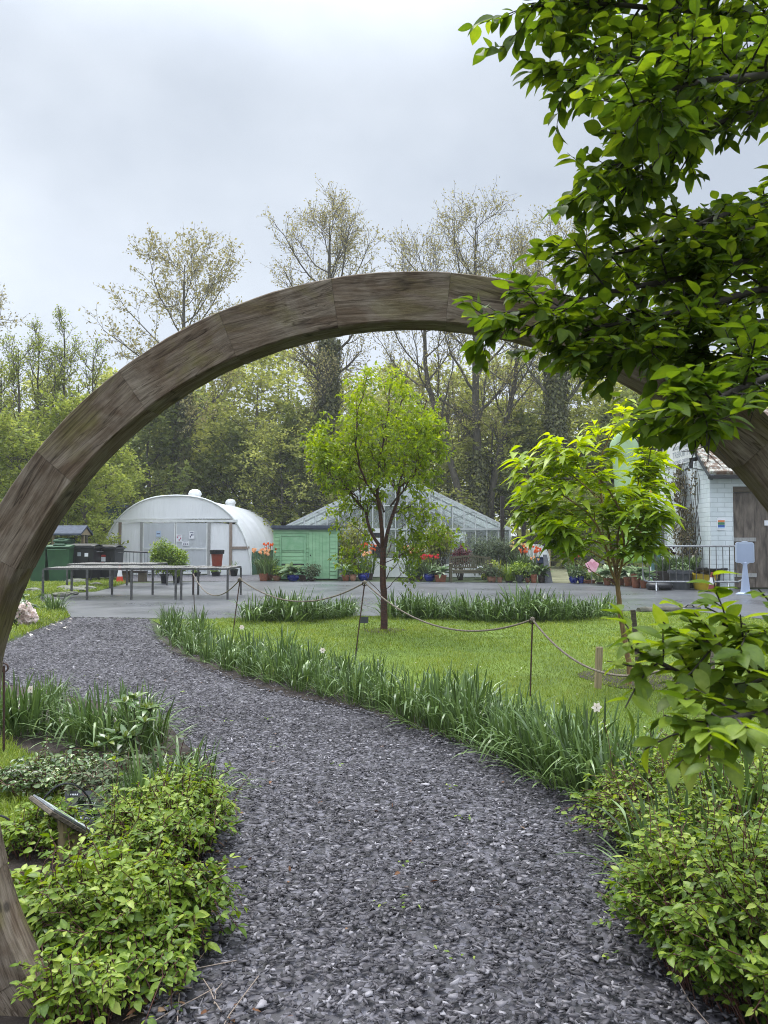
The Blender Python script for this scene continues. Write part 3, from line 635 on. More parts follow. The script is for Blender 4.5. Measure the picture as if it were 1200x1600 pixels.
nn = noise(t, 1.2, 6); rr = ramp(t, [(.3,(.78,.80,.78)),(.6,(1,1,1))]); t.links.new(nn.outputs[0], rr.inputs[0]); mm_ = t.nodes.new('ShaderNodeMix'); mm_.data_type = 'RGBA'; mm_.blend_type = 'MULTIPLY'; mm_.inputs[0].default_value = 1
t.links.new(bk.outputs[0], mm_.inputs[6]); t.links.new(rr.outputs[0], mm_.inputs[7]); t.links.new(mm_.outputs[2], b.inputs['Base Color'])
bp = t.nodes.new('ShaderNodeBump'); bp.inputs['Strength'].default_value = .6; bp.inputs['Distance'].default_value = .015; bp.invert = True; t.links.new(bk.outputs['Fac'], bp.inputs['Height']); t.links.new(bp.outputs[0], b.inputs['Normal']); M['brick'] = m
bld = thing('brick_building', (BX, BY0, 0), 'pale blue white painted brick building with mossy tiled roof and wooden doors', 'building')
MB().prism([(BX,BY0,0),(BX,BY1,0),(BX,BY1,BE),(BX,BM,BA),(BX,BY0,BE)], (.25,0,0)).build('gable_wall', M['brick'], bld)
x2 = wpx(1146-600, BY0); x3 = 15.2
MB().box(BX+.252, x2, BY0, BY0+.25, 0, BE).box(x2, x3, BY0+.002, BY0+.25, zat(760,BY0), BE).box(x3, 19, BY0, BY0+.25, 0, BE).build('front_wall', M['brick'], bld)
MB().box(BX+.252, 19, BY1-.25, BY1, 0, BE).build('rear_wall', M['brick'], bld)
m, t, b, o = newmat('mossy_tiles'); b.inputs['Roughness'].default_value = .9
n = noise(t, 5, 7, .7); r = ramp(t, [(.38,(.10,.055,.035)),(.50,(.16,.12,.09)),(.56,(.42,.42,.38)),(.66,(.11,.12,.05))]); t.links.new(n.outputs[0], r.inputs[0]); t.links.new(r.outputs[0], b.inputs['Base Color'])
wv = t.nodes.new('ShaderNodeTexWave'); wv.inputs['Scale'].default_value = 1.6; wv.bands_direction = 'Z'; cc_ = t.nodes.new('ShaderNodeTexCoord'); t.links.new(cc_.outputs['Object'], wv.inputs[0]); bp = t.nodes.new('ShaderNodeBump'); bp.inputs['Strength'].default_value = .8; bp.inputs['Distance'].default_value = .04; t.links.new(wv.outputs[0], bp.inputs['Height']); t.links.new(bp.outputs[0], b.inputs['Normal']); M['tiles'] = m
for s, y in ((-1, BY0-.3), (1, BY1+.3)):
    ze = BE - .3*(BA-BE)/(BM-BY0)
    MB().prism([(BX-.12,y,ze+.05),(BX-.12,BM,BA+.05),(19.2,BM,BA+.05),(19.2,y,ze+.05)], (0,0,.12)).build('roof', M['tiles'], bld)
    MB().bar((BX-.06,y,ze-.04),(BX-.06,BM,BA-.03),.10,.16).build('barge_board', M['black_plastic'] if s > 0 else M['grey_pot'], bld)
    MB().bar((BX-.15,y-.02*s,ze-.02),(19.2,y-.02*s,ze-.02),.11).build('gutter', M['black_plastic'], bld)
m = mat('silvered_door_boards', (.20,.165,.135), (.045,.036,.03), 3.2, .85, .5, stretch=(2.2,2.2,.55), lo=.3, hi=.7, bscale=16); M['door'] = m
dz1 = zat(764, BY0); dleaf = MB(); nb = 12
for i in range(nb):
    a = x2 + .02 + (x3-x2-.04)*i/nb; dleaf.box(a, a+(x3-x2-.04)/nb-.008, BY0+.13, BY0+.17, .04, dz1-.1)
dl = dleaf.build('barn_door', M['door'], bld)
for z in (zat(843,BY0), zat(899,BY0)):
    q = MB().box(x2+.05, x2+.75, BY0+.10, BY0+.128, z-.06, z+.06).build('strap_rail', M['greypost'], None, bld.location); q.parent = dl; q.location = (0,0,0)
MB().box(x2, x3, BY0+.05, BY0+.2, dz1-.09, dz1+.2).build('lintel', M['oldwood'], bld)
q = MB().box(wpx(597,BY0), wpx(612,BY0), BY0+.09, BY0+.12, zat(821,BY0), zat(813,BY0)).build('notice', M['paper'], None, bld.location); q.parent = dl; q.location = (0,0,0)
# teal doorway and barred window on the gable
M['teal'] = mat('teal_paint', (.045,.13,.14), (.03,.10,.11), 4, .5)
MB().box(BX-.04, BX-.003, 28.35, 29.25, 0, 2.2).build('door', M['teal'], bld)
wn_ = MB().box(BX-.05, BX-.004, 27.75, 28.2, 1.2, 2.2).build('window', M['white_paint'], bld)
q = MB().box(BX-.056, BX-.052, 27.8, 28.15, 1.25, 2.15).build('pane', M['grey_pot'], None, bld.location); q.parent = wn_; q.location = (0,0,0)
# wall sign on the gable with emblem and lettering
sg = MB().box(BX-.03, BX-.004, 25.3, 27.95, zat(728,26.9), zat(694,26.9)).build('wall_sign', M['white_paint'], bld)
def text(s, size, loc, rot, m, parent=None, name='lettering', ext=.002, align='CENTER'):
    c = bpy.data.curves.new(name, 'FONT'); c.body = s; c.size = size; c.extrude = ext; c.align_x = align; c.align_y = 'CENTER'; c.resolution_u = 3
    c.materials.append(m); tmp = bpy.data.objects.new(name, c); C.objects.link(tmp)
    me = bpy.data.meshes.new_from_object(tmp.evaluated_get(bpy.context.evaluated_depsgraph_get())); bpy.data.objects.remove(tmp)
    o = bpy.data.objects.new(name, me); C.objects.link(o); o.rotation_euler = rot
    p = parent
    if p is not None:
        o.parent = p; base = p.location + (p.parent.location if p.parent else Vector((0,0,0))); o.location = Vector(loc) - base
    else: o.location = loc
    return o
M['ink_grey'] = mat('grey_lettering', (.28,.31,.34), (.26,.29,.32), 5, .6); M['ink_dark'] = mat('dark_lettering', (.03,.03,.035), (.02,.02,.025), 5, .6); M['ink_white'] = mat('white_lettering', (.7,.72,.74), (.6,.62,.64), 5, .6)
M['emblem'] = mat('green_emblem', (.12,.32,.06), (.10,.28,.05), 5, .6)
rot_g = (math.pi/2, 0, -math.pi/2); z0 = zat(712, 26.9)
text('GARDD FOTANEG', .17, (BX-.033, 26.2, z0+.22), rot_g, M['ink_grey'], sg); text('TREBORTH', .30, (BX-.033, 26.2, z0-.02), rot_g, M['ink_grey'], sg); text('BOTANIC GARDEN', .16, (BX-.033, 26.2, z0-.27), rot_g, M['ink_grey'], sg)
em = MB()
for k in range(22):
    a = k/21*2*math.pi*1.6; 
    em.box(BX-.036, BX-.031, 27.48+.13*math.sin(a)-.03, 27.48+.13*math.sin(a)+.03, z0-.36+.033*k-.03, z0-.36+.033*k+.03)
oo = em.build('emblem', M['emblem'], None, bld.location); oo.parent = sg; oo.location = (0,0,0)
# outdoor lamp bracket by the corner
lamp = MB().bar((BX,24.75,zat(716,24.7)),(BX-.35,24.6,zat(719,24.7)),.10,.12).bar((BX-.32,24.6,zat(719,24.7)),(BX-.34,24.6,zat(732,24.7)),.09).build('wall_light', M['black_plastic'], bld)
cab = MB().tube([(BX-.01,27.0,zat(738,26)),(BX-.01,25.5,zat(728,25)),(BX-.01,24.02,zat(737,24.2))], .012, 5).build('cable', M['black_plastic'], bld)
# striped sign on the front corner
fx0, fx1 = wpx(1120.5-600,BY0), wpx(1133-600,BY0); zt, zbm = zat(809.5,BY0), zat(828,BY0); H_ = zt-zbm
ss = MB().box(fx0, fx1, BY0-.016, BY0-.003, zbm, zt).build('striped_sign', M['paper'], bld)
for f0, f1, col in ((.66,.82,(.62,.19,.07)),(.44,.64,(.05,.20,.10)),(.24,.42,(.05,.11,.35)),(.14,.23,(.35,.52,.72))):
    mm = mat('sign_stripe', col, col, 4, .6); q = MB().box(fx0+.02, fx1-.02, BY0-.021, BY0-.017, zbm+H_*f0, zbm+H_*f1).build('stripe', mm, None, bld.location); q.parent = ss; q.location = (0,0,0)

# ------------------------------------------------------------------ dark green hut behind, kiosk
hY = 44; hx = wpx(179-600,hY)
M['dkgreen'] = mat('dark_green_boards', (.022,.05,.032), (.014,.034,.022), 3, .7, .3, stretch=(1,1,6))
hut = thing('dark_green_hut', (hx,hY,0), 'dark green pitched hut almost hidden behind the polytunnel shoulder', 'hut')
zr, ze = zat(786,hY), zat(803,hY)
MB().prism([(hx-1.5,hY,0),(hx+1.3,hY,0),(hx+1.3,hY,ze),(hx,hY,zr),(hx-1.5,hY,ze)], (0,4,0)).build('wall', M['dkgreen'], hut)
for s in (-1,1): MB().prism([(hx+s*1.6,hY-.15,ze-.10),(hx,hY-.15,zr+.02),(hx,hY+4.2,zr+.02),(hx+s*1.6,hY+4.2,ze-.10)], (0,0,.1)).build('roof', M['felt'], hut)
kY = 29.0; kx0, kx1 = wpx(76-600,kY), wpx(126-600,kY)
kio = thing('notice_board', ((kx0+kx1)/2,kY,0), 'roofed wooden notice board standing behind the green wheelie bins', 'notice board')
zr, ze = zat(823.5,kY), zat(836.5,kY)
for s in (-1,1): MB().prism([(kx0-.1,kY+.35+s*.62,ze),(kx1+.12,kY+.35+s*.62,ze),(kx1+.12,kY+.35,zr),(kx0-.1,kY+.35,zr)], (0,0,.07)).build('roof', M['felt'], kio)
MB().prism([(kx1+.03,kY-.15,ze+.01),(kx1+.03,kY+.85,ze+.01),(kx1+.03,kY+.35,zr-.03)], (.05,0,0)).build('gable', M['palewood'], kio)
for x in (kx0+.05, kx1-.04): MB().box(x-.05,x+.05,kY+.3,kY+.4,0,ze).build('post', M['palewood'], kio)
bd = MB().box(kx0+.1,kx1-.35,kY+.30,kY+.36,zat(862,kY),zat(840,kY)).build('board', M['dkgreen'], kio)
q = MB(); z1, z2 = zat(862,kY), zat(842,kY); a0, a1 = kx0+.1, kx1-.35
q.box(a0,a1,kY+.26,kY+.298,z2-.05,z2); q.box(a1-.06,a1,kY+.26,kY+.298,z1,z2-.05); q.box(a0,a0+.06,kY+.26,kY+.298,z1,z2-.05); fr = q.build('frame', M['white_paint'], None, kio.location); fr.parent = bd; fr.location = (0,0,0)
nt_ = MB().box(a1-.5,a1-.15,kY+.285,kY+.297,zat(858,kY),zat(845,kY)).build('notice', M['paper'], None, kio.location); nt_.parent = bd; nt_.location = (0,0,0)
MB().box(a1-.45,a1-.2,kY+.275,kY+.283,zat(853,kY),zat(851,kY)).build('notice_line', M['ink_dark'], None, kio.location).parent = bd
bpy.data.objects['notice_line'].location = (0,0,0)
# ------------------------------------------------------------------ mesh topped nursery tables
m, t, b, o = newmat('wire_mesh'); b.inputs['Base Color'].default_value = (.24,.235,.22,1); b.inputs['Roughness'].default_value = .5; b.inputs['Metallic'].default_value = .4
ch = t.nodes.new('ShaderNodeTexCoord'); ck = t.nodes.new('ShaderNodeTexBrick'); ck.inputs['Scale'].default_value = 1; ck.offset = 0; ck.inputs['Brick Width'].default_value = .06; ck.inputs['Row Height'].default_value = .06; ck.inputs['Mortar Size'].default_value = .011
t.links.new(ch.outputs['Object'], ck.inputs[0]); tp = t.nodes.new('ShaderNodeBsdfTransparent'); ms = t.nodes.new('ShaderNodeMixShader'); t.links.new(ck.outputs['Fac'], ms.inputs[0]); t.links.new(tp.outputs[0], ms.inputs[1]); t.links.new(b.outputs[0], ms.inputs[2]); t.links.new(ms.outputs[0], o.inputs[0]); M['mesh'] = m
def table(x0, x1, y0, y1, z, label, nleg=2):
    T = thing('mesh_table', ((x0+x1)/2, (y0+y1)/2, 0), label, 'table', 'bare metal nursery tables on the yard')
    fr = MB()
    for y in (y0, y1): fr.bar((x0,y,z-.02),(x1,y,z-.02),.04,.04)
    for x in (x0, x1): fr.bar((x,y0+.021,z-.02),(x,y1-.021,z-.02),.04,.04)
    for i in range(1, int((x1-x0)/.55)): x = x0+(x1-x0)*i/int((x1-x0)/.55); fr.bar((x,y0+.025,z-.035),(x,y1-.025,z-.035),.03,.03)
    fr.build('top_frame', M['dull_steel'], T)
    g = Geo(); rg_ = np.random.default_rng(int(abs(x0)*100)); nx, ny = 14, 8
    V = np.zeros((nx+1,ny+1,3))
    for i in range(nx+1):
        for j in range(ny+1): V[i,j] = (x0-.02+(x1-x0+.04)*i/nx, y0-.02+(y1-y0+.04)*j/ny, z+.012+.012*math.sin(i*1.9+x0)*math.sin(j*1.3))
    F = [(i*(ny+1)+j,(i+1)*(ny+1)+j,(i+1)*(ny+1)+j+1,i*(ny+1)+j+1) for i in range(nx) for j in range(ny)]
    np_mesh('mesh_top', V.reshape(-1,3), [F], M['mesh'], T)
    for i in range(nleg):
        for y in (y0, y1):
            x = x0 + (x1-x0)*i/(nleg-1); MB().box(x-.024,x+.024,y-.024,y+.024,0,z-.042).build('leg', M['dull_steel'], T)
    return T
table(-8.68, -5.30, 19.6, 21.4, .80, 'long bare metal mesh table nearest the left side of the yard', 4)
table(-5.16, -3.98, 19.6, 21.4, .80, 'short metal mesh table carrying the red planter pot with black rim')
table(-10.0, -7.3, 24.3, 25.9, .76, 'metal mesh table set back nearer the black wheeled bins', 3)

# red planter with black rim on the table
c = at(339, 883, 20.5); RZ = .825
pot = thing('planter_pot', (c.x, 20.5, RZ), 'red planter pot with thick black rim standing on the short mesh table', 'pot')
MB().lathe([(.12,0),(.125,.01),(.155,.33),(.0,.33)], (c.x,20.5,RZ), 24).build('pot_body', M['red_pot'], pot, smooth=True)
MB().lathe([(.165,.325),(.19,.33),(.195,.43),(.175,.435),(.165,.36)], (c.x,20.5,RZ), 24).build('pot_rim', M['black_plastic'], pot, smooth=True)

# ------------------------------------------------------------------ bins
def big_bin(px0, px1, Y, label, hgt, sticker):
    x0, x1 = wpx(px0-600,Y), wpx(px1-600,Y); D = 1.0; cx = (x0+x1)/2; w2 = (x1-x0)/2
    B = thing('wheeled_bin', (cx,Y,0), label, 'bin', 'black four wheeled bins')
    b = MB(); zt = hgt-.14
    lo = [(cx-w2*.86,Y+.06),(cx+w2*.86,Y+.06),(cx+w2*.86,Y+D-.06),(cx-w2*.86,Y+D-.06)]; hi = [(cx-w2,Y),(cx+w2,Y),(cx+w2,Y+D),(cx-w2,Y+D)]
    b.add([(x,y,.16) for x,y in lo] + [(x,y,zt) for x,y in hi], [(0,3,2,1),(4,5,6,7),(0,1,5,4),(1,2,6,5),(2,3,7,6),(3,0,4,7)])
    b.box(cx-w2*.6, cx-w2*.5, Y-.01, Y+.06, .25, zt-.15).box(cx+w2*.5, cx+w2*.6, Y-.01, Y+.06, .25, zt-.15)
    b.build('body', M['black_plastic'], B, bevel=.012)
    MB().box(cx-w2-.04, cx+w2+.04, Y-.05, Y+D+.04, zt+.002, zt+.07).build('rim', M['black_plastic'], B, bevel=.01)
    l = MB(); n = 8; V = []; F = []
    for i in range(n+1):
        yy = Y-.04 + (D+.06)*i/n; zz = zt+.075+.11*math.sin(math.pi*min(1,(i+1)/(n+1)))
        V += [(cx-w2-.03,yy,zz-.03),(cx-w2*.8,yy,zz),(cx+w2*.8,yy,zz),(cx+w2+.03,yy,zz-.03)]
    for i in range(n):
        for j in range(3): F.append((i*4+j,i*4+j+1,(i+1)*4+j+1,(i+1)*4+j))
    l.add(V, F); lid = l.build('lid', M['black_plastic'], B)
    mod = lid.modifiers.new('s','SOLIDIFY'); mod.thickness = .02
    for sx_, sy_ in ((-1,0),(1,0),(-1,1),(1,1)):
        x = cx+sx_*w2*.7; y = Y+.14+sy_*(D-.28); MB().tube([(x-.025,y,.08),(x+.025,y,.08)], .08, 12).build('wheel', M['black_plastic'], B)
    for s in (-1,1): MB().tube([(cx+s*(w2+.02),Y+.2,zt-.12),(cx+s*(w2+.08),Y+.25,zt-.12),(cx+s*(w2+.08),Y+D-.25,zt-.12),(cx+s*(w2+.02),Y+D-.2,zt-.12)], .018, 6).build('handle', M['dull_steel'], B)
    for (fx, fz, sw, sh, mm) in sticker:
        q = MB().box(cx+fx*w2-sw/2, cx+fx*w2+sw/2, Y-.012+.0, Y-.004, fz-sh/2, fz+sh/2).build('sticker', M[mm], B)
    return B
M['redlabel'] = mat('red_label', (.42,.05,.04), (.35,.04,.03), 6, .6)
big_bin(106, 147, 27.6, 'black four wheeled bin on the left with small white stickers', 1.36, ((-.1,1.02,.12,.14,'ink_grey'),(.45,1.0,.13,.13,'paper'),(.1,.58,.24,.16,'ink_grey')))
big_bin(147.8, 180, 28.4, 'black four wheeled bin on the right with red and white label', 1.32, ((-.1,.95,.16,.07,'redlabel'),(-.1,.82,.16,.16,'paper'),(-.15,.66,.10,.1,'redlabel')))
def wheelie(px0, px1, Y, label, hgt):
    x0, x1 = wpx(px0-600,Y), wpx(px1-600,Y); cx = (x0+x1)/2; w2 = (x1-x0)/2; D = .75; zt = hgt-.1
    B = thing('wheelie_bin', (cx,Y,0), label, 'bin', 'green wheelie bins')
    b = MB(); lo = [(cx-w2*.8,Y+.1),(cx+w2*.8,Y+.1),(cx+w2*.8,Y+D-.1),(cx-w2*.8,Y+D-.1)]; hi = [(cx-w2,Y),(cx+w2,Y),(cx+w2,Y+D),(cx-w2,Y+D)]
    b.add([(x,y,.04) for x,y in lo] + [(x,y,zt) for x,y in hi], [(0,3,2,1),(4,5,6,7),(0,1,5,4),(1,2,6,5),(2,3,7,6),(3,0,4,7)]); b.build('body', M['green_plastic'], B, bevel=.015)
    MB().box(cx-w2-.03,cx+w2+.03,Y-.03,Y+D+.02,zt+.002,zt+.04).build('rim', M['green_plastic'], B, bevel=.008)
    l = MB(); l.prism([(cx-w2-.03,Y-.05,zt+.045),(cx-w2-.03,Y-.05,zt+.075),(cx-w2-.03,Y+D*.4,zt+.13),(cx-w2-.03,Y+D,zt+.10),(cx-w2-.03,Y+D,zt+.045)], (2*w2+.06,0,0)); l.box(cx-w2*.5,cx+w2*.5,Y+.05,Y+D*.8,zt+.10,zt+.15); l.build('lid', M['green_plastic'], B, bevel=.01)
    MB().tube([(cx-w2*.8,Y-.09,zt-.05),(cx+w2*.8,Y-.09,zt-.05)], .018, 8).build('handle', M['green_plastic'], B)
    for s in (-1,1): MB().tube([(cx+s*w2*.8-.03,Y+D-.05,.11),(cx+s*w2*.8+.03,Y+D-.05,.11)], .11, 14).build('wheel', M['black_plastic'], B)
wheelie(73, 109, 27.2, 'green wheelie bin beside the left black bin', 1.33)
wheelie(44, 72, 27.3, 'green wheelie bin half hidden behind the gate timber', 1.30)
wheelie(85, 104, 28.5, 'green wheelie bin behind the other two with its lid poking up', 1.55)

# ------------------------------------------------------------------ cones
M['cone_red'] = mat('cone_red', (.55,.045,.02), (.46,.04,.02), 6, .5); M['cone_white'] = mat('cone_white', (.7,.71,.72), (.6,.6,.6), 6, .5); M['cone_dull'] = mat('dull_cone_red', (.25,.05,.04), (.17,.035,.03), 6, .6)
def cone(px, py, Y, h, label, red, base):
    p = at(px, py, Y); T = thing('traffic_cone', (p.x,Y,0), label, 'traffic cone')
    r = lambda z: .125*h/.75*(1 - z/h) + .03
    def seg(z0, z1, nm, mm): MB().lathe([(r(z0),z0),(r(z1),z1)], (p.x,Y,0), 20).build(nm, mm, T, smooth=True)
    seg(.04, h*.38, 'lower_band', red); seg(h*.381, h*.74, 'reflective_sleeve', M['cone_white']); seg(h*.741, h, 'tip', red)
    MB().box(p.x-.2,p.x+.2,Y-.2,Y+.2,.007,.039).build('base', base, T, bevel=.008)
cone(187, 911, 27.4, .62, 'bright red and white traffic cone under the mesh tables', M['cone_red'], M['cone_red'])
cone(1113, 923, 22.6, .58, 'small dull red traffic cone in front of the yellow tub', M['cone_dull'], M['black_plastic'])

# ------------------------------------------------------------------ railing, low bench, pots by the polytunnel
rY = 31.0; ra, rb = at(180,861,rY), at(241,866.5,rY)
rl = thing('handrail', ((ra.x+rb.x)/2,rY,0), 'black topped railing with pale balusters before the polytunnel door', 'railing')
MB().tube([(ra.x,rY,ra.z),(rb.x,rY+.6,ra.z-.08)], .03, 8).build('top_rail', M['black_plastic'], rl); MB().tube([(ra.x,rY,.22),(rb.x,rY+.6,.22)], .02, 8).build('bottom_rail', M['grey_steel'], rl)
for i in range(13):
    f = i/12; x = ra.x+(rb.x-ra.x)*f; MB().tube([(x,rY+.6*f,.02),(x,rY+.6*f,ra.z-.03-.08*f)], .012 if i%12 else .03, 6).build('baluster', M['grey_steel'], rl)
lY = 28.3; lx0, lx1 = wpx(188-600,lY), wpx(229-600,lY)
lb = thing('low_bench', ((lx0+lx1)/2,lY,0), 'low dark plank bench on a block beside the traffic cone', 'bench')
MB().box(lx0,lx1,lY-.2,lY+.2,.33,.40).build('seat', M['darkwood'], lb, bevel=.006)
for f in (.15,.75): MB().box(lx0+(lx1-lx0)*f,lx0+(lx1-lx0)*f+.24,lY-.15,lY+.15,0,.328).build('leg', M['oldwood'], lb)

def leafball(g, rng, c, r, n, L, ratio=.5, up=.3, diamond=False, curv=.2, tint=None, hollow=.35):
    """n leaves spread through an irregular volume; c centre, r (rx,ry,rz)"""
    d = unit(rng.normal(size=(n,3))); k = rng.uniform(hollow, 1, n)**.6
    lob = 1 + .22*np.sin(d[:,0]*5+c[0]*3)*np.cos(d[:,2]*4+c[1]) + .12*np.sin(d[:,1]*9+d[:,2]*7)
    P = np.array(c) + d*np.array(r)*(k*lob)[:,None]
    D = unit(d*.8 + rng.normal(0,.6,(n,3)) + np.array([0,0,-.25])); N = unit(np.array([0,0,up+.5]) + d*.6 + rng.normal(0,.35,(n,3)))
    Ls = L*rng.uniform(.6,1.25,n)
    if diamond: add_diamonds(g, rng, P, D, N, Ls, Ls*ratio, tint)
    else: add_leaves(g, rng, P, D, N, Ls, Ls*ratio, curv, .25, 3, tint)
def stems(rng, c, n, r, h, rad=.012, k=4, spread=.6):
    P = []
    for i in range(n):
        a = rng.uniform(0,6.28); q = r*math.sqrt(rng.uniform(0,1))
        b = np.array([c[0]+.2*q*math.cos(a), c[1]+.2*q*math.sin(a), c[2]]); e = np.array([c[0]+q*spread*math.cos(a), c[1]+q*spread*math.sin(a), c[2]+h*rng.uniform(.6,.95)])
        s = np.linspace(0,1,k)[:,None]; P.append(b + (e-b)*s + rng.normal(0,.04*h,(k,3))*s*(1-s)*2)
    return np.array(P), np.full((n,k), rad)*np.linspace(1,.4,k)[None]

POTN = [0]
def pot_mesh(kind, c, w, h, m, parent):
    x, y, z = c; r = w/2
    if kind == 'round': p = [(r*.68,0),(r*.72,.01),(r*.93,h*.8),(r,h*.8),(r,h),(r*.9,h),(r*.86,h*.86)]; q = MB().lathe(p, c, 22)
    elif kind == 'belly': p = [(r*.6,0),(r*.9,h*.35),(r*.98,h*.65),(r*.88,h*.86),(r,h*.9),(r,h),(r*.86,h),(r*.82,h*.86)]; q = MB().lathe(p, c, 22)
    elif kind == 'bowl': p = [(r*.55,0),(r*.85,h*.5),(r,h*.85),(r,h),(r*.9,h),(r*.86,h*.86)]; q = MB().lathe(p, c, 22)
    else:
        q = MB(); a = r*.85; q.add([(x-a,y-a,z),(x+a,y-a,z),(x+a,y+a,z),(x-a,y+a,z),(x-r,y-r,z+h),(x+r,y-r,z+h),(x+r,y+r,z+h),(x-r,y+r,z+h)],[(0,3,2,1),(4,5,6,7),(0,1,5,4),(1,2,6,5),(2,3,7,6),(3,0,4,7)]); q.box(x-r-.015,x+r+.015,y-r-.015,y+r+.015,z+h*.8,z+h+.004)
    q.build('pot', m, parent, smooth=(kind != 'square'))
    MB().lathe([(r*.84,h*.87),(r*.5,h*.9),(.001,h*.91)], c, 14).build('soil', M['soil'], parent) if kind != 'square' else None
FLOWERS = {}
def flower(parent, p, pm, size):
    if pm.name not in FLOWERS:
        FLOWERS[pm.name] = []; rf_ = np.random.default_rng(3)
        for v in range(4):
            g = Geo(); aa = np.arange(6)*1.047 + rf_.uniform(0,.4,6); o = np.stack([np.cos(aa),np.sin(aa),np.zeros(6)],1); sp = rf_.uniform(.3,.75) + rf_.normal(0,.08,(6,1))
            add_leaves(g, rf_, o*.09, unit(o*sp+np.array([0,0,1])), -o+np.array([0,0,.1]), 1.25, .75, -.12*np.ones(6), .3, 3, np.clip(rf_.normal(.5,.3,6),0,1)); q = g.build('flower', pm, None, (0,0,0)); FLOWERS[pm.name].append(q.data); bpy.data.objects.remove(q)
    o = bpy.data.objects.new('flower', FLOWERS[pm.name][int(p[0]*997) % 4]); C.objects.link(o); o.parent = parent; o.location = Vector(p) - parent.location; o.scale = (size,)*3; o.rotation_euler = (math.sin(p[0]*91)*.3, math.sin(p[1]*77)*.3, p[0]*50); return o
def tulips(parent, rng, c, r, h, n, pm, lf=LM['daff'], heads=True, headsize=.086):
    g = Geo(); B = np.zeros((n*3,3)); a = rng.uniform(0,6.28,n*3); q = r*.6*np.sqrt(rng.uniform(0,1,n*3)); B[:,0] = c[0]+q*np.cos(a); B[:,1] = c[1]+q*np.sin(a); B[:,2] = c[2]
    add_straps(g, rng, B, a+rng.normal(0,.6,n*3), rng.uniform(.05,.35,n*3), rng.uniform(.3,1.3,n*3), h*rng.uniform(.55,.95,n*3), rng.uniform(.035,.06,n*3), 6)
    g.build('leaves', lf, parent)
    if not heads: return
    g = Geo(); gs = Geo(); a = rng.uniform(0,6.28,n); q = r*1.05*np.sqrt(rng.uniform(0,1,n)); T = np.stack([c[0]+q*np.cos(a), c[1]+q*np.sin(a), c[2]+h*rng.uniform(.85,1.12,n)],1)
    Bs = np.stack([c[0]+.5*q*np.cos(a), c[1]+.5*q*np.sin(a), np.full(n,c[2])],1); s = np.linspace(0,1,4)[None,:,None]
    add_tubes(gs, Bs[:,None]+(T-Bs)[:,None]*s, np.full((n,4),.006), 4); gs.build('flower_stems', M['green_stem'], parent)
    for i in range(n): flower(parent, T[i], pm, headsize*rng.uniform(.85,1.2))
def potplant(px, py, w, h, kind, pm, plant, label, name='potted_plant', cat='potted plant', Y=None, ph=.45, pr=None, petal=None, n=10, group=None, leaf=None, z=0, L=.09):
    POTN[0] += 1; rng = np.random.default_rng(100+POTN[0])
    p = gp(px, py) if Y is None else Vector((wpx(px-600,Y), Y, z)); Y = p.y; wd, hd = wpx(w,Y), wpx(h,Y)
    p = Vector((p.x, p.y + wd/2, z + .007)); T = thing(name, p, label, cat, group); c = tuple(p); r = pr or wd*.55
    if pm is not None: pot_mesh(kind, c, wd, hd, M[pm], T)
    else: hd = 0.0
    cz = (c[0], c[1], c[2]+hd*.9)
    if plant == 'tulip': tulips(T, rng, cz, r, ph, n, LM[petal])
    elif plant == 'strap':
        g = Geo(); k = n*8; a = rng.uniform(0,6.28,k); q = r*.5*np.sqrt(rng.uniform(0,1,k)); B = np.stack([cz[0]+q*np.cos(a), cz[1]+q*np.sin(a), np.full(k,cz[2])],1)
        add_straps(g, rng, B, a+rng.normal(0,.5,k), rng.uniform(.03,.5,k), rng.uniform(.3,1.8,k), ph*rng.uniform(.7,1.3,k), rng.uniform(.012,.025,k), 6); g.build('leaves', leaf or LM['daff'], T)
    elif plant == 'hosta':
        g = Geo(); k = n*5; a = rng.uniform(0,6.28,k); q = r*.35*np.sqrt(rng.uniform(0,1,k)); el = rng.uniform(.2,1.3,k)
        P = np.stack([cz[0]+q*np.cos(a), cz[1]+q*np.sin(a), cz[2]+ph*rng.uniform(.2,.7,k)],1); D = np.stack([np.cos(a)*np.cos(el*.7), np.sin(a)*np.cos(el*.7), np.sin(el*.7)],1)
        add_leaves(g, rng, P, D, np.array([0,0,1.])+rng.normal(0,.2,(k,3)), r*rng.uniform(.7,1.2,k), r*rng.uniform(.28,.42,k), rng.uniform(.2,.7,k), .2, 4); g.build('leaves', leaf or LM['hosta'], T)
        P, R = stems(rng, cz, 8, r*.6, ph*.6, .006); gs = Geo(); add_tubes(gs, P, R, 4); gs.build('stems', M['green_stem'], T)
    else:
        g = Geo(); 
        for j in range(5):
            off = rng.normal(0,.35,3)*np.array([r,r,ph*.35]); leafball(g, rng, (cz[0]+off[0], cz[1]+off[1], cz[2]+ph*.52+off[2]*.6), (r*.7,r*.7,ph*.42), n*8, L, .45)
        g.build('foliage', leaf or LM['cover'], T)
        P, R = stems(rng, cz, 9, r*.8, ph*.85, .008); gs = Geo(); add_tubes(gs, P, R, 4); gs.build('stems', M['twig'], T)
    return T
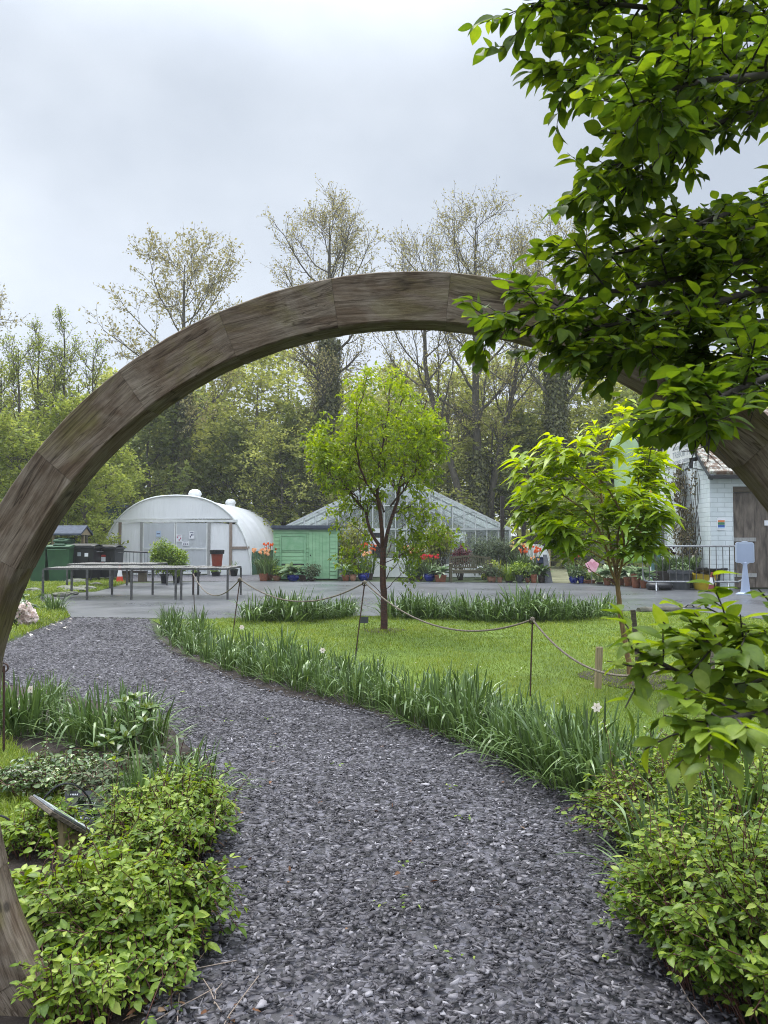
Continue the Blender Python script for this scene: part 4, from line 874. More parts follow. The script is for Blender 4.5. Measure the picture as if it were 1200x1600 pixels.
# left of / at the shed
potplant(411,907,15,12,'round','terracotta','tulip','terracotta pot of tall peach tulips by the polytunnel corner of the shed',Y=28.6,ph=.78,pr=.42,petal='p_peach',n=22,cat='potted tulips',name='potted_tulips')
potplant(420,906,13,9,'round','terracotta','tulip','pot of bright orange tulips just behind the peach ones by the shed',Y=29.1,ph=1.05,pr=.3,petal='p_orange',n=14,cat='potted tulips',name='potted_tulips')
potplant(432,907,16,8,'bowl','pale_terracotta','bush','low terracotta bowl with a spreading green plant beneath the shed hatch',Y=28.7,ph=.38,pr=.42,n=18)
potplant(457,907,20,10,'belly','blue_glaze','hosta','glossy blue pot of white edged leaves in front of the green shed',Y=28.4,ph=.38,pr=.45,n=12)
potplant(473,907,11,9,'square','brown_pot','hosta','small brown pot tucked between the blue pot and grey green shrub',Y=28.7,ph=.2,pr=.2,n=6,leaf=LM['rhodo'])
potplant(487,907,14,4,'bowl','brown_pot','bush','spiky grey green shrub before the shed door',Y=28.6,ph=.55,pr=.3,n=34,leaf=LM['grey'],L=.07)
# right of the shed
potplant(540,907,13,9,'round','terracotta','hosta','terracotta pot with pale leaves just right of the shed',Y=28.7,ph=.42,pr=.34,n=10)
potplant(551.5,907,11,10,'belly','pale_terracotta','bush','pale terracotta pot between its neighbour and a blue pot right of the shed',Y=28.7,ph=.35,pr=.26,n=12)
potplant(568,907,19,12,'belly','blue_glaze','tulip','blue pot of apricot tulips beside the cherry trunk',Y=28.8,ph=.70,pr=.36,petal='p_peach',n=12,cat='potted tulips',name='potted_tulips')
potplant(576,904,15,10,'round','brown_pot','tulip','tall orange tulips behind the blue pot beside the cherry trunk',Y=29.5,ph=1.0,pr=.34,petal='p_orange',n=14,cat='potted tulips',name='potted_tulips')
# middle, left of the bench
potplant(644,908,13,8,'round','brown_pot','tulip','dark pot of pale orange tulips by the white greenhouse base',Y=28.6,ph=.95,pr=.45,petal='p_peach',n=18,cat='potted tulips',name='potted_tulips')
potplant(656,908,12,7,'bowl','brown_pot','bush','low brown pot of green leaves next to the blue pot of red tulips',Y=28.5,ph=.5,pr=.32,n=14,leaf=LM['rhodo'])
potplant(671.5,908,18,12,'belly','blue_glaze','tulip','blue pot of red and white tulips left of the bench',Y=28.3,ph=.6,pr=.36,petal='p_red',n=20,cat='potted tulips',name='potted_tulips')
potplant(688.5,909,17,10,'square','terracotta','hosta','square terracotta pot of pale leaves beside the bench arm',Y=28.1,ph=.34,pr=.36,n=10)
# right of the bench
potplant(769,910,15,10,'belly','pale_terracotta','bush','rounded terracotta pot directly right of the bench',Y=27.6,ph=.45,pr=.34,n=16,leaf=LM['grey'])
potplant(781,910,9,8,'round','pale_terracotta','strap','small terracotta pot of fine upright stems near the bench',Y=27.6,ph=.62,pr=.2,n=7,leaf=LM['acer'])
potplant(796,910,14,3,'round','brown_pot','strap','tall grassy clump between the small terracotta pot and grey pot',Y=27.6,ph=.7,pr=.42,n=20,leaf=LM['cover'])
potplant(812.5,910,13,12,'round','grey_pot','bush','dark grey pot of bushy green leaves in the right hand row',Y=27.5,ph=.5,pr=.36,n=18)
potplant(825,910,10,7,'round','terracotta','bush','low terracotta pot beside the dark grey pot',Y=27.6,ph=.5,pr=.24,n=10,leaf=LM['rhodo'])
potplant(834.5,910,11,13,'round','terracotta','tulip','upright orange terracotta pot with one apricot tulip',Y=27.4,ph=.55,pr=.3,petal='p_peach',n=4,cat='potted tulips',name='potted_tulips')
potplant(847,910,12,8,'round','brown_pot','hosta','dark pot of leafy green at the end of the row by the grass track',Y=27.5,ph=.5,pr=.36,n=12,leaf=LM['rhodo'])
potplant(814,905,16,10,'round','brown_pot','tulip','tall cream yellow tulips at the back of the right hand row',Y=29.0,ph=1.05,pr=.40,petal='p_yellow',n=22,cat='potted tulips',name='potted_tulips')
potplant(831,905,16,10,'round','brown_pot','tulip','tall scarlet orange tulips at the back beside the yellow ones',Y=28.8,ph=.92,pr=.40,petal='p_orange',n=24,cat='potted tulips',name='potted_tulips')
# under the dogwood
potplant(897,912,14,11,'belly','blue_glaze','tulip','blue pot of coral tulips seen left of the dogwood trunk',Y=27.0,ph=.72,pr=.34,petal='p_red',n=14,cat='potted tulips',name='potted_tulips')
potplant(908,912,10,11,'belly','blue_glaze','bush','smaller blue pot next to the coral tulips',Y=27.0,ph=.35,pr=.3,n=12,leaf=LM['rhodo'])
potplant(921,912,18,5,'square','terracotta','bush','terracotta trough of low greenery left of the dogwood trunk',Y=27.0,ph=.3,pr=.34,n=12)
potplant(938,912,12,3,'round','brown_pot','strap','arching strap leaved plant left of the first terracotta pots',Y=26.6,ph=.6,pr=.36,n=10,leaf=LM['daff'])
potplant(950,913,13,11,'round','terracotta','hosta','terracotta pot of pale hosta leaves leftmost beneath the dogwood',Y=26.0,ph=.42,pr=.4,n=12)
potplant(960,912,10,9,'round','terracotta','hosta','small terracotta pot second along beneath the dogwood',Y=26.3,ph=.35,pr=.28,n=8)
potplant(971,913,12,10,'round','terracotta','hosta','terracotta pot partly behind the dogwood trunk',Y=26.0,ph=.38,pr=.32,n=10)
potplant(983,915,15,14,'round','terracotta','hosta','wide terracotta pot of silvery leaves right of the dogwood trunk',Y=25.3,ph=.36,pr=.38,n=12)
potplant(995.5,918,16,22,'round','terracotta','hosta','tall stacked terracotta pots at the end of the hosta row',Y=24.4,ph=.3,pr=.32,n=8)
potplant(1008.5,918,15,12,'round','terracotta','hosta','terracotta pot of hosta leaves against the barrier end',Y=24.2,ph=.36,pr=.34,n=10)
# by the polytunnel
potplant(256,912,13,14,'round','black_plastic','bush','black pot of bright green shrub in front of the polytunnel, left one of the pair',Y=27.0,ph=1.12,pr=.50,n=90,leaf=LM['cover'],L=.10)
potplant(275,912,13,14,'round','black_plastic','bush','black pot of bright green shrub in front of the polytunnel, right one of the pair',Y=27.2,ph=1.0,pr=.50,n=90,leaf=LM['cover'],L=.10)
potplant(306,897,14,7,'round','black_plastic','bush','nearly empty black pot by the polytunnel doors',Y=32.2,ph=.15,pr=.2,n=3)
potplant(337,897,12,7,'square','black_plastic','bush','black square tub standing before the polytunnel right of the doors',Y=32.3,ph=.25,pr=.2,n=5)
potplant(365,896,13,11,'round','black_plastic','strap','black pot of wispy stems by the polytunnel corner post',Y=32.4,ph=.4,pr=.2,n=2)

# shrubs along the greenhouse
def shrub(px, Y, wx, py_top, leaf, label, name, n, L, lobes=7, bark='twig', zlo=.15, seed=1, diamond=False, ratio=.45):
    rng = np.random.default_rng(seed); x = wpx(px-600,Y); r = wpx(wx,Y)/2; h = zat(py_top,Y); T = thing(name, (x,Y,0), label, 'shrub')
    g = Geo()
    for j in range(lobes):
        a = rng.uniform(0,6.28); q = r*.62*math.sqrt(rng.uniform(0,1)); zz = h*rng.uniform(zlo+.15,.8)
        leafball(g, rng, (x+q*math.cos(a), Y+q*math.sin(a), zz), (r*.5,r*.5,h*.24), n//lobes, L, ratio, diamond=diamond, hollow=.1)
    g.build('foliage', LM[leaf], T); P, R = stems(rng, (x,Y,0), 14, r, h, .018, 5, .9); gs = Geo(); add_tubes(gs, P, R, 5); gs.build('stems', M[bark], T)
    return T
shrub(548, 30.2, 66, 806, 'acer', 'airy yellow green shrub between the shed and the cherry trunk', 'golden_shrub', 1500, .13, 10, seed=3)
shrub(686, 29.6, 46, 822, 'acer', 'golden acer with drooping leaves left of the bench', 'golden_acer', 1300, .14, 9, zlo=.35, seed=4)
shrub(655, 30.0, 40, 826, 'cherry', 'leafy green shrub by the greenhouse door', 'green_shrub', 800, .12, 8, seed=44)
shrub(672, 29.8, 60, 862, 'ivy', 'dark low shrub filling the gap below the golden acer', 'dark_shrub', 900, .10, 7, seed=5)
shrub(720, 29.3, 40, 850, 'red', 'crimson leaved maple directly behind the bench', 'crimson_maple', 1100, .10, 8, zlo=.4, seed=6)
shrub(757, 29.9, 54, 834, 'grey', 'feathery grey green conifer behind the bench right side', 'feathery_conifer', 3000, .14, 10, seed=7, ratio=.18)
shrub(790, 29.7, 50, 840, 'grey', 'second feathery conifer shrub nearer the dark pergola post', 'feathery_conifer', 2800, .14, 10, seed=8, ratio=.18)
shrub(765, 28.6, 34, 872, 'lime', 'fresh lime green leafy shrub by the bench right arm', 'lime_shrub', 700, .10, 6, seed=9)

# ------------------------------------------------------------------ park bench
bY = 27.9; bx0, bx1 = wpx(704-600,bY), wpx(766-600,bY); bc = (bx0+bx1)/2
bn = thing('park_bench', (bc,bY,0), 'weathered wooden slatted park bench with small white plaque', 'bench')
s = MB()
for i in range(5): s.box(bx0+.03, bx1-.03, bY-.25+.1*i, bY-.165+.1*i, .42, .45)
s.build('seat', M['benchwood'], bn, bevel=.004); MB().box(bx0+.05,bx1-.05,bY-.24,bY-.21,.33,.418).build('apron', M['benchwood'], bn)
bk = MB(); by = bY+.26; nS = 17
pts = [(bx0+.03+(bx1-bx0-.06)*i/14, .90+.075*math.sin(math.pi*i/14)) for i in range(15)]
bk.prism([(x,by-.025,z-.07-.0*i) for i,(x,z) in enumerate(pts)] + [(x,by-.025,z) for x,z in reversed(pts)], (0,.05,0)); bk.box(bx0+.03,bx1-.03,by-.025,by+.025,.50,.56)
for i in range(nS):
    x = bx0+.09+(bx1-bx0-.18)*i/(nS-1); bk.box(x-.02,x+.02,by-.012,by+.012,.555,.86+.06*math.sin(math.pi*i/(nS-1)))
bk.build('backrest', M['benchwood'], bn)
for sgn, x in ((-1,bx0),(1,bx1)):
    MB().box(x-.035,x+.035,bY-.26,bY-.19,0,.64).build('leg', M['benchwood'], bn); MB().box(x-.035,x+.035,bY+.235,bY+.30,0,.93).build('leg', M['benchwood'], bn); MB().box(x-.045,x+.045,bY-.29,bY+.234,.642,.69).build('armrest', M['benchwood'], bn, bevel=.006)
px_ = at(753,889,bY-.3); MB().box(px_.x-.11,px_.x+.11,bY+.215,bY+.232,.50,.585).build('plaque', M['paper'], bn)

# pergola post frame, white cloche, wall behind, car, board
pY = 30.5; p0 = wpx(785-600,pY)
pg = thing('pergola_frame', (p0,pY,0), 'dark timber pergola frame beside the greenhouse right corner', 'pergola')
for x in (p0, wpx(818-600,pY)): MB().box(x-.075,x+.075,pY-.07,pY+.07,0,zat(775,pY)).build('post', M['darkwood'], pg)
MB().box(p0+.08,wpx(818-600,pY)-.08,pY-.04,pY+.04,zat(797,pY),zat(791,pY)).build('cross_beam', M['darkwood'], pg)
wY = 34; sh2 = thing('brown_wood_wall', (wpx(826-600,wY),wY,0), 'dark brown timber screen wall behind the white dome', 'screen wall')
MB().box(wpx(800-600,wY),wpx(856-600,wY),wY,wY+.08,0,zat(838,wY)).build('boards', M['darkwood'], sh2); MB().box(wpx(856.5-600,wY),wpx(859.5-600,wY),wY-.05,wY+.1,0,zat(836,wY)).build('post', M['palewood'], sh2)
cY = 32.5; cx = wpx(839-600,cY); cw = wpx(19,cY)
cl = thing('cloche', (cx,cY,0), 'white plastic domed cover behind the orange tulips', 'cloche'); zt = zat(852,cY)
dm = MB(); prof = [(cx+cw*math.copysign(abs(math.cos(math.pi*j/20))**.9,math.cos(math.pi*j/20)), .6+(zt-.6)*math.sin(math.pi*j/20)) for j in range(21)]
dm.prism([(cx-cw,cY,0)]+[(x,cY,z) for x,z in reversed(prof)]+[(cx+cw,cY,0)], (0,2.2,0)); dm.build('cover', M['film'], cl)
hp = MB()
for k in range(3): hp.tube([(x,cY-.02+k*1.1,z+.015) for x,z in prof], .02, 6)
hp.build('rib', M['white_paint'], cl)
ab = thing('leaning_board', (wpx(854-600,27.6),27.6,0), 'grey board leaning at the row end beside the grass track', 'board')
MB().prism([(wpx(850-600,27.5),27.4,.01),(wpx(862-600,27.5),27.4,.01),(wpx(858-600,27.5),27.9,1.0),(wpx(852-600,27.5),27.9,1.0)], (0,.05,0)).build('panel', M['grey_pot'], ab); MB().bar((wpx(856-600,27.5),28.3,.01),(wpx(855-600,27.5),27.96,.9),.05).build('prop', M['grey_pot'], ab)
M['navy'] = mat('navy_cloth', (.03,.045,.10), (.02,.03,.07), 6, .7)
cb = thing('storage_crate', (wpx(845-600,28.4),28.4,0), 'dark blue crate raised on a stand behind the end pots', 'crate'); q0 = wpx(839-600,28.4); q1 = wpx(851-600,28.4)
MB().box(q0,q1,28.2,28.6,zat(880,28.4),zat(872,28.4)).build('box', M['navy'], cb, bevel=.01); MB().box(q0-.02,q1+.02,28.18,28.62,zat(872,28.4)+.003,zat(871,28.4)+.02).build('lid', M['navy'], cb); MB().box(q0+.05,q1-.05,28.25,28.55,0,zat(880,28.4)-.002).build('stand', M['darkwood'], cb)
# parked car seen through the gap
M['carpaint'] = mat('dark_blue_car_paint', (.03,.04,.06), (.025,.035,.05), 2, .25, spec=.6); M['carglass'] = mat('car_glass', (.06,.08,.09), (.05,.07,.08), 2, .08, spec=.8)
qY = 45; qx0, qx1 = wpx(853-600,qY), wpx(913-600,qY); qL = 4.1; qx1 = qx0+qL
car = thing('parked_car', ((qx0+qx1)/2,qY,0), 'dark blue parked car glimpsed behind the pots beyond the grass track', 'car')
pr = [(0,.35),(0,.75),(.12,.92),(.95,1.0),(1.45,1.42),(2.75,1.45),(3.45,1.02),(4.0,.92),(4.1,.7),(4.1,.35)]
MB().prism([(qx0+a,qY,z) for a,z in pr], (0,1.65,0)).build('body', M['carpaint'], car, bevel=.03)
for poly in ([(1.08,1.03),(1.5,1.36),(2.05,1.38),(2.05,1.03)],[(2.12,1.03),(2.12,1.38),(2.72,1.39),(3.25,1.03)]): MB().prism([(qx0+a,qY-.012,z) for a,z in poly], (0,.01,0)).build('window', M['carglass'], car)
for a in (.75,3.3):
    for y in (qY-.02,qY+1.45):
        wh = MB().tube([(qx0+a,y,.31),(qx0+a,y+.2,.31)], .31, 18).build('wheel', M['black_plastic'], car); rm = MB().tube([(qx0+a,y-.01,.31),(qx0+a,y-.001,.31)], .18, 12).build('rim', M['grey_steel'], None, car.location); rm.parent = wh; rm.location = (0,0,0)
for y in (qY+.2,qY+1.3): MB().box(qx0-.015,qx0+.002,y,y+.22,.66,.80).build('headlight', M['white_paint'], car)
# pink garden windmill by the pots
pk = at(925,884,26.2); T = thing('garden_windmill', (pk.x,26.2,0), 'pale pink garden windmill among the pots left of the dogwood trunk', 'garden windmill')
g = Geo(); rng = np.random.default_rng(2); a = np.arange(5)*1.257+.3; D = np.stack([np.cos(a),np.full(5,-.15),np.sin(a)],1); add_leaves(g, rng, np.repeat([[pk.x,26.2,pk.z]],5,0), D, np.repeat([[0,-1.,0]],5,0), .25, .25, .1, .3, 5, np.array([.2,.6,.4,.8,.5])); g.build('sail', LM['p_pink'], T)
MB().tube([(pk.x,26.24,.0),(pk.x,26.22,pk.z)], .012, 6).build('pole', M['grey_steel'], T)

# ------------------------------------------------------------------ right: barrier, tub, planters, tyre, sign stand, flag, lantern
yb = 23.0; a0, a1 = wpx(1003.5-600,yb), wpx(1160-600,yb); zt, zl = zat(853.5,yb), zat(909,yb)
ba = thing('crowd_barrier', ((a0+a1)/2,yb,0), 'galvanised steel crowd barrier in front of the brick building', 'barrier')
q = .16; MB().tube([(a0+q,yb,zl),(a0+.04,yb,zl+.05),(a0,yb,zl+q),(a0,yb,zt-q),(a0+.04,yb,zt-.05),(a0+q,yb,zt),(a1-q,yb,zt),(a1-.04,yb,zt-.05),(a1,yb,zt-q),(a1,yb,zl+q),(a1-.04,yb,zl+.05),(a1-q,yb,zl),(a0+q,yb,zl)], .028, 8).build('frame', M['grey_steel'], ba, smooth=True)
nb = 15
for i in range(1, nb): x = a0 + (a1-a0)*i/nb; MB().tube([(x,yb,zl+.02),(x,yb,zt-.02)], .012, 6).build('upright', M['dull_steel'], ba)
for x in (wpx(1026-600,yb), wpx(1138-600,yb)):
    MB().tube([(x-.11,yb-.22,.01),(x-.04,yb,zl-.02),(x+.11,yb+.22,.01)], .025, 6).build('foot', M['grey_steel'], ba)
M['yellow_tub'] = mat('yellow_rubber', (.60,.44,.02), (.48,.34,.02), 5, .45)
ty = 23.6; tx = wpx(1099.5-600,ty); tb = thing('flexible_tub', (tx,ty,0), 'bright yellow flexible tub behind the crowd barrier', 'tub'); r = wpx(40,ty)/2; h = zat(897,ty)
MB().lathe([(r*.72,0.008),(r*.76,.02),(r*.97,h-.03),(r*1.02,h),(r*.97,h),(r*.9,h-.05),(r*.7,.05),(.01,.05)], (tx,ty,0), 28).build('bucket', M['yellow_tub'], tb, smooth=True)
for sg_ in (-1,1): MB().tube([(tx+sg_*r*.98,ty-.12,h-.02),(tx+sg_*(r*1.05),ty-.08,h+.08),(tx+sg_*(r*1.05),ty+.08,h+.08),(tx+sg_*r*.98,ty+.12,h-.02)], .02, 6).build('handle', M['yellow_tub'], tb, smooth=True)
ty2 = 24.9-1.0; 
bt = thing('black_bowl', (wpx(1108-600,23.9),23.9,0), 'wide shallow black bowl on a drum behind the yellow tub', 'bowl'); bx_ = wpx(1106-600,23.9-.35)
yb2 = 23.55+.5
bt.location = (wpx(1104-600,yb2), yb2, 0)
MB().lathe([(.28,.0),(.30,.45),(.30,.46)], (bt.location.x,yb2,0), 20).build('drum', M['black_plastic'], bt, smooth=True) if False else None
MB().lathe([(.22,.008),(.26,.52),(.46,.60),(.47,.66),(.43,.66),(.3,.60),(.01,.58)], (bt.location.x+.05,yb2-.2,0), 24).build('bowl', M['black_plastic'], bt, smooth=True)
py_ = 24.6; t0, t1 = wpx(1028-600,py_)-.1, 10.0
tr = thing('planter_trough', ((t0+t1)/2,py_,0), 'dark timber planter trough full of dark tulips against the building', 'planter')
MB().box(t0,t1,py_-.28,py_+.28,.007,zat(892,py_)).build('trough', M['darkwood'], tr, bevel=.008)
rng = np.random.default_rng(77); gL = Geo(); k = 520; B = np.stack([rng.uniform(t0+.05,t1-.05,k), rng.uniform(py_-.22,py_+.22,k), np.full(k,zat(893,py_))],1)
add_straps(gL, rng, B, rng.uniform(0,6.28,k), rng.uniform(.03,.4,k), rng.uniform(.2,1.4,k), rng.uniform(.3,.62,k), rng.uniform(.018,.045,k), 6); gL.build('leaves', LM['daff'], tr)
def heads(parent, xs, ys, zs, pm, size=.06, nm='flowers'):
    for p in np.stack([xs,ys,zs],1): flower(parent, p, LM[pm], size)
n = 34; heads(tr, rng.uniform(t0,t0+(t1-t0)*.5,n), rng.uniform(py_-.2,py_+.2,n), zat(893,py_)+rng.uniform(.5,.72,n), 'p_dark', .075, 'dark_flowers'); n = 8; heads(tr, rng.uniform(t0+.2,t1,n), rng.uniform(py_-.2,py_+.2,n), zat(893,py_)+rng.uniform(.25,.55,n), 'p_white', .07, 'pale_flowers')
for (px, Y, lab) in ((1062, 23.75, 'large dark round pot behind the barrier below the dark tulips'),):
    X = wpx(px-600,Y); T = thing('garden_pot', (X,Y,0), lab, 'pot'); MB().lathe([(.26,.008),(.34,.5),(.38,.5),(.38,.6),(.33,.6),(.3,.52),(.01,.52)], (X,Y,0), 22).build('pot', M['grey_pot'], T, smooth=True); rg2 = np.random.default_rng(9); g = Geo(); leafball(g, rg2, (X,Y,.66), (.3,.3,.16), 160, .1); g.build('foliage', LM['rhodo'], T)
X, Y = wpx(1030-600,23.5), 23.55; T = thing('old_tyre', (X,Y,0), 'black rubber tyre lying flat behind the barrier left foot', 'tyre')
V = [];F = []; MBt = MB(); R1, R2 = .30, .105
for i in range(28):
    for j in range(10):
        u_, v_ = 2*math.pi*i/28, 2*math.pi*j/10; V.append((X+(R1+R2*math.cos(v_))*math.cos(u_), Y+(R1+R2*math.cos(v_))*math.sin(u_), .12+.105*math.sin(v_)))
for i in range(28):
    for j in range(10): F.append((i*10+j,((i+1)%28)*10+j,((i+1)%28)*10+(j+1)%10,i*10+(j+1)%10))
MBt.add(V,F); MBt.build('rubber_ring', M['black_plastic'], T, smooth=True); MB().lathe([(.2,.10),(.2,.13),(.01,.14)], (X,Y,0), 18).build('soil', M['soil'], T)
# portable sign stand
yS = 21.4; xS = wpx(1163-600,yS); M['sign_blue'] = mat('pale_blue_plastic', (.33,.39,.51), (.29,.345,.46), 1.5, .55); M['sign_frame'] = mat('sign_edge', (.40,.46,.56), (.34,.40,.50), 4, .5)
st = thing('sign_stand', (xS,yS,0), 'pale blue portable sign stand with blank square panel and tapered pedestal', 'sign stand')
w2, za, zb_ = wpx(13.5,yS), zat(878,yS), zat(848.5,yS)
MB().prism([(xS-w2,yS-.02,za),(xS+w2,yS-.02,za),(xS+w2,yS-.02,zb_-.05),(xS+w2-.05,yS-.02,zb_-.02),(xS-w2+.05,yS-.02,zb_-.02),(xS-w2,yS-.02,zb_-.05)], (0,.04,0)).build('panel', M['sign_blue'], st)
fr = MB()
for p, q in (((xS-w2,za),(xS+w2,za)),((xS+w2,za),(xS+w2,zb_-.04)),((xS+w2,zb_-.04),(xS+w2-.05,zb_)),((xS-w2+.05,zb_),(xS+w2-.05,zb_)),((xS-w2,zb_-.04),(xS-w2+.05,zb_)),((xS-w2,za),(xS-w2,zb_-.04))): fr.bar((p[0],yS,p[1]),(q[0],yS,q[1]),.028,.055)
fr.tube([(xS-.09,yS,zb_+.01),(xS-.07,yS,zb_+.035),(xS+.07,yS,zb_+.035),(xS+.09,yS,zb_+.01)], .012, 6)
fr.build('panel_frame', M['sign_frame'], st)
MB().lathe([(.13,.07),(.115,.2),(.06,.75),(.055,za-.03),(.02,za-.0)], (xS,yS,0), 18).build('pedestal', M['sign_blue'], st, smooth=True)
MB().bar((xS-.12,yS,za-.02),(xS,yS,za-.10),.02).bar((xS+.12,yS,za-.02),(xS,yS,za-.10),.02).build('bracket', M['sign_frame'], st)
MB().lathe([(.25,.008),(.25,.04),(.16,.07),(.01,.075)], (xS,yS,0), 24).build('base', M['sign_frame'], st, smooth=True)
# feather flag
fY = 26.0; fl = thing('feather_flag', (wpx(1024-600,fY),fY,0), 'tall mint green feather flag on a curved black pole beside the building', 'flag')
pole = [at(px,py,fY) for px,py in ((1025,903),(1024,873),(1020,840),(1016,800),(1011,760),(1005,725),(998,697),(990,680),(980,671))]
PP = poly_path(pole, 30); PP[0][2] = 0
MB().tube([tuple(p) for p in PP], [.045*(1-.5*i/29) for i in range(30)], 8).build('pole', M['black_plastic'], fl, smooth=True)
MB().box(pole[0].x-.3,pole[0].x+.3,fY-.3,fY+.3,.007,.06).build('base', M['black_plastic'], fl)
M['mint'] = mat('mint_fabric', (.56,.72,.46), (.48,.64,.39), 1.2, .7, trans=.35); M['lime_fab'] = mat('lime_fabric', (.46,.66,.22), (.39,.58,.18), 1.2, .7, trans=.35)
def flagpart(py0, py1, mm, nm):
    ys = np.linspace(py0, py1, 14); R = []; Lf = []
    for yv in ys:
        zz = zat(yv,fY); i = np.argmin(abs(PP[:,2]-zz)); xr = PP[i,0]-.03; f = (yv-672)/(886-672); xl = xr - (1.02*min(1,(f/.12)**.5 if f > 0 else 0) + .12*f); R.append((xr,fY-.02+.03*math.sin(yv*.08),zz)); Lf.append((xl,fY+.06*math.sin(yv*.05),zz))
    V = []
    for a, b_ in zip(Lf, R):
        for k in range(5): f = k/4; V.append((a[0]+(b_[0]-a[0])*f, a[1]+(b_[1]-a[1])*f+.03*math.sin(f*6+a[2]), a[2]))
    F = [(i*5+j,i*5+j+1,(i+1)*5+j+1,(i+1)*5+j) for i in range(13) for j in range(4)]
    o = np_mesh(nm, V, [F], M[mm], fl, None, True); md = o.modifiers.new('s','SOLIDIFY'); md.thickness = .006; return o
flagpart(673, 806, 'mint', 'banner_upper'); f2 = flagpart(806, 880, 'lime_fab', 'banner_lower')
text('TREBORTH', .235, at(978,711,fY-.09), (math.pi/2,0,0), M['ink_grey'], fl, 'lettering', .002)
M['rose'] = mat('rose_print', (.48,.14,.13), (.4,.1,.1), 9, .7); ee = at(997,827,fY-.12); eb = MB()
for i in range(3):
    for j in range(3):
        if (i+j) % 2 == 0 or i == 1: eb.box(ee.x-.11+.08*i, ee.x-.05+.08*i, ee.y-.004, ee.y, ee.z-.11+.08*j, ee.z-.05+.08*j)
eb.build('rose_emblem', M['rose'], fl)
ln = at(1020,767,27.0); T = thing('hanging_lantern', (ln.x,27.0,ln.z), 'small orange lantern hanging near the flag pole', 'lantern'); M['orange_glass'] = mat('orange_lantern', (.65,.32,.05), (.55,.25,.04), 5, .4)
MB().lathe([(.04,-.13),(.09,-.12),(.10,.0),(.08,.10),(.03,.12)], (ln.x,27.0,ln.z), 14).build('shade', M['orange_glass'], T, smooth=True); MB().lathe([(.07,.121),(.05,.19),(.015,.22)], (ln.x,27,ln.z), 12).build('cap', M['black_plastic'], T); MB().bar((ln.x,27.0,ln.z+.2),(BX-.14,27.0,ln.z+.3),.03).build('bracket', M['black_plastic'], T)
# climber on the gable
rng = np.random.default_rng(31); T = thing('wall_climber', (BX-.1,25.4,0), 'straggling brown and green climber on the painted gable wall', 'climber')
g = Geo(); gs = Geo(); paths = []
for s_ in range(16):
    y0 = rng.uniform(24.7,26.3); z = .5; y = y0; pts = []
    for k in range(9): pts.append((BX-.05-rng.uniform(0,.10), y, z)); z += rng.uniform(.35,.52); y += rng.normal(.03,.16)
    paths.append(pts)
P = np.array(paths); R = np.full(P.shape[:2], .016)*np.linspace(1,.4,9)[None]; add_tubes(gs, P, R, 5); gs.build('stems', M['twig'], T)
for py0, py1, ya, yb_, nn in ((720,760,26.0,26.55,170),(740,790,25.55,26.6,260),(790,850,25.0,26.7,620),(850,895,24.6,26.4,420),(735,775,24.75,25.15,45)):
    n = nn; P = np.stack([np.full(n,BX)-.04-rng.exponential(.11,n), rng.uniform(ya,yb_,n), rng.uniform(zat(py1,25.4),zat(py0,25.4),n)],1)
    add_leaves(g, rng, P, unit(rng.normal(0,.5,(n,3))+np.array([-.3,0,-.8])), np.array([-1,0,.3])+rng.normal(0,.3,(n,3)), rng.uniform(.07,.15,n), rng.uniform(.04,.09,n), .3, .2, 3)
g.build('foliage', LM['climb'], T)
# ------------------------------------------------------------------ rope barrier
def stake(base, top, label):
    T = thing('rope_stake', (base.x, base.y, 0), label, 'rope stake', 'iron stakes carrying the lawn rope')
    d = (top-base).normalized(); MB().tube([base - Vector((0,0,.05)), base+(top-base)*.5, top], .008, 7).build('rod', M['rust'], T)
    MB().tube([top-d*.015+Vector((.028*math.cos(a),.004,.028*math.sin(a))) for a in np.linspace(0,6.283,13)], .006, 5).build('eye', M['rust'], T)
    return top
def ropeline(a, b, low, label, k=26):
    a = Vector(a); b = Vector(b); n = [a]; 
    T = thing('sagging_rope', a, label, 'rope', 'rope spans around the lawn'); pts = []
    for i in range(k+1):
        f = i/k; p = a.lerp(b, f); p.z -= 4*low*f*(1-f); pts.append(p)
    MB().tube(pts, .0095, 8).build('rope_strand', M['rope'], T, smooth=True)
    kn = MB().sphere(tuple(b), .026, 8, 6).build('knot', M['rope'], T)
def st(pxb, pyb, pxt, pyt, label, dY=0):
    b = gp(pxb, pyb); t_ = at(pxt, pyt, b.y + dY); stake(b, t_, label); return t_
T0 = at(-15, 905, 15.6); 
t1 = st(304, 957, 302, 897, 'leaning iron rope stake farthest along, standing before the yard tables')
t2 = st(361, 1012, 375, 905, 'iron rope stake second from the yard, rising out of the bend of daffodils')
t3 = st(553, 1040, 570, 910, 'slanting iron rope stake left of the cherry trunk')
t4 = st(828, 1090, 832, 968, 'upright iron rope stake in mid lawn right of the cherry tree')
t5 = st(1106, 1215, 1112, 1010, 'dark iron rope stake behind the low leafy branch')
ropeline(t1, t2, .33, 'sagging rope between the two rope stakes nearest the tables'); ropeline(t2, t3, .27, 'long rope sagging in front of the far daffodils towards the cherry trunk')
ropeline(t3, t4, .30, 'rope sagging across the lawn right of the cherry trunk'); ropeline(t4, t5, .34, 'nearest rope drooping low over the lawn behind the leafy branch')
T = thing('rope_end', t5, 'loose rope tail hanging down the nearest iron stake', 'rope'); MB().tube([t5, t5+Vector((.0,-.03,-.3)), t5+Vector((-.01,-.02,-.62)), t5+Vector((0,-.02,-.85))], .013, 8).build('rope_strand', M['rope'], T, smooth=True)
lb_ = gp(6, 1185); lt = at(6, 1040, lb_.y); stake(lb_, lt, 'iron rope stake at the left edge beside the gate timber')
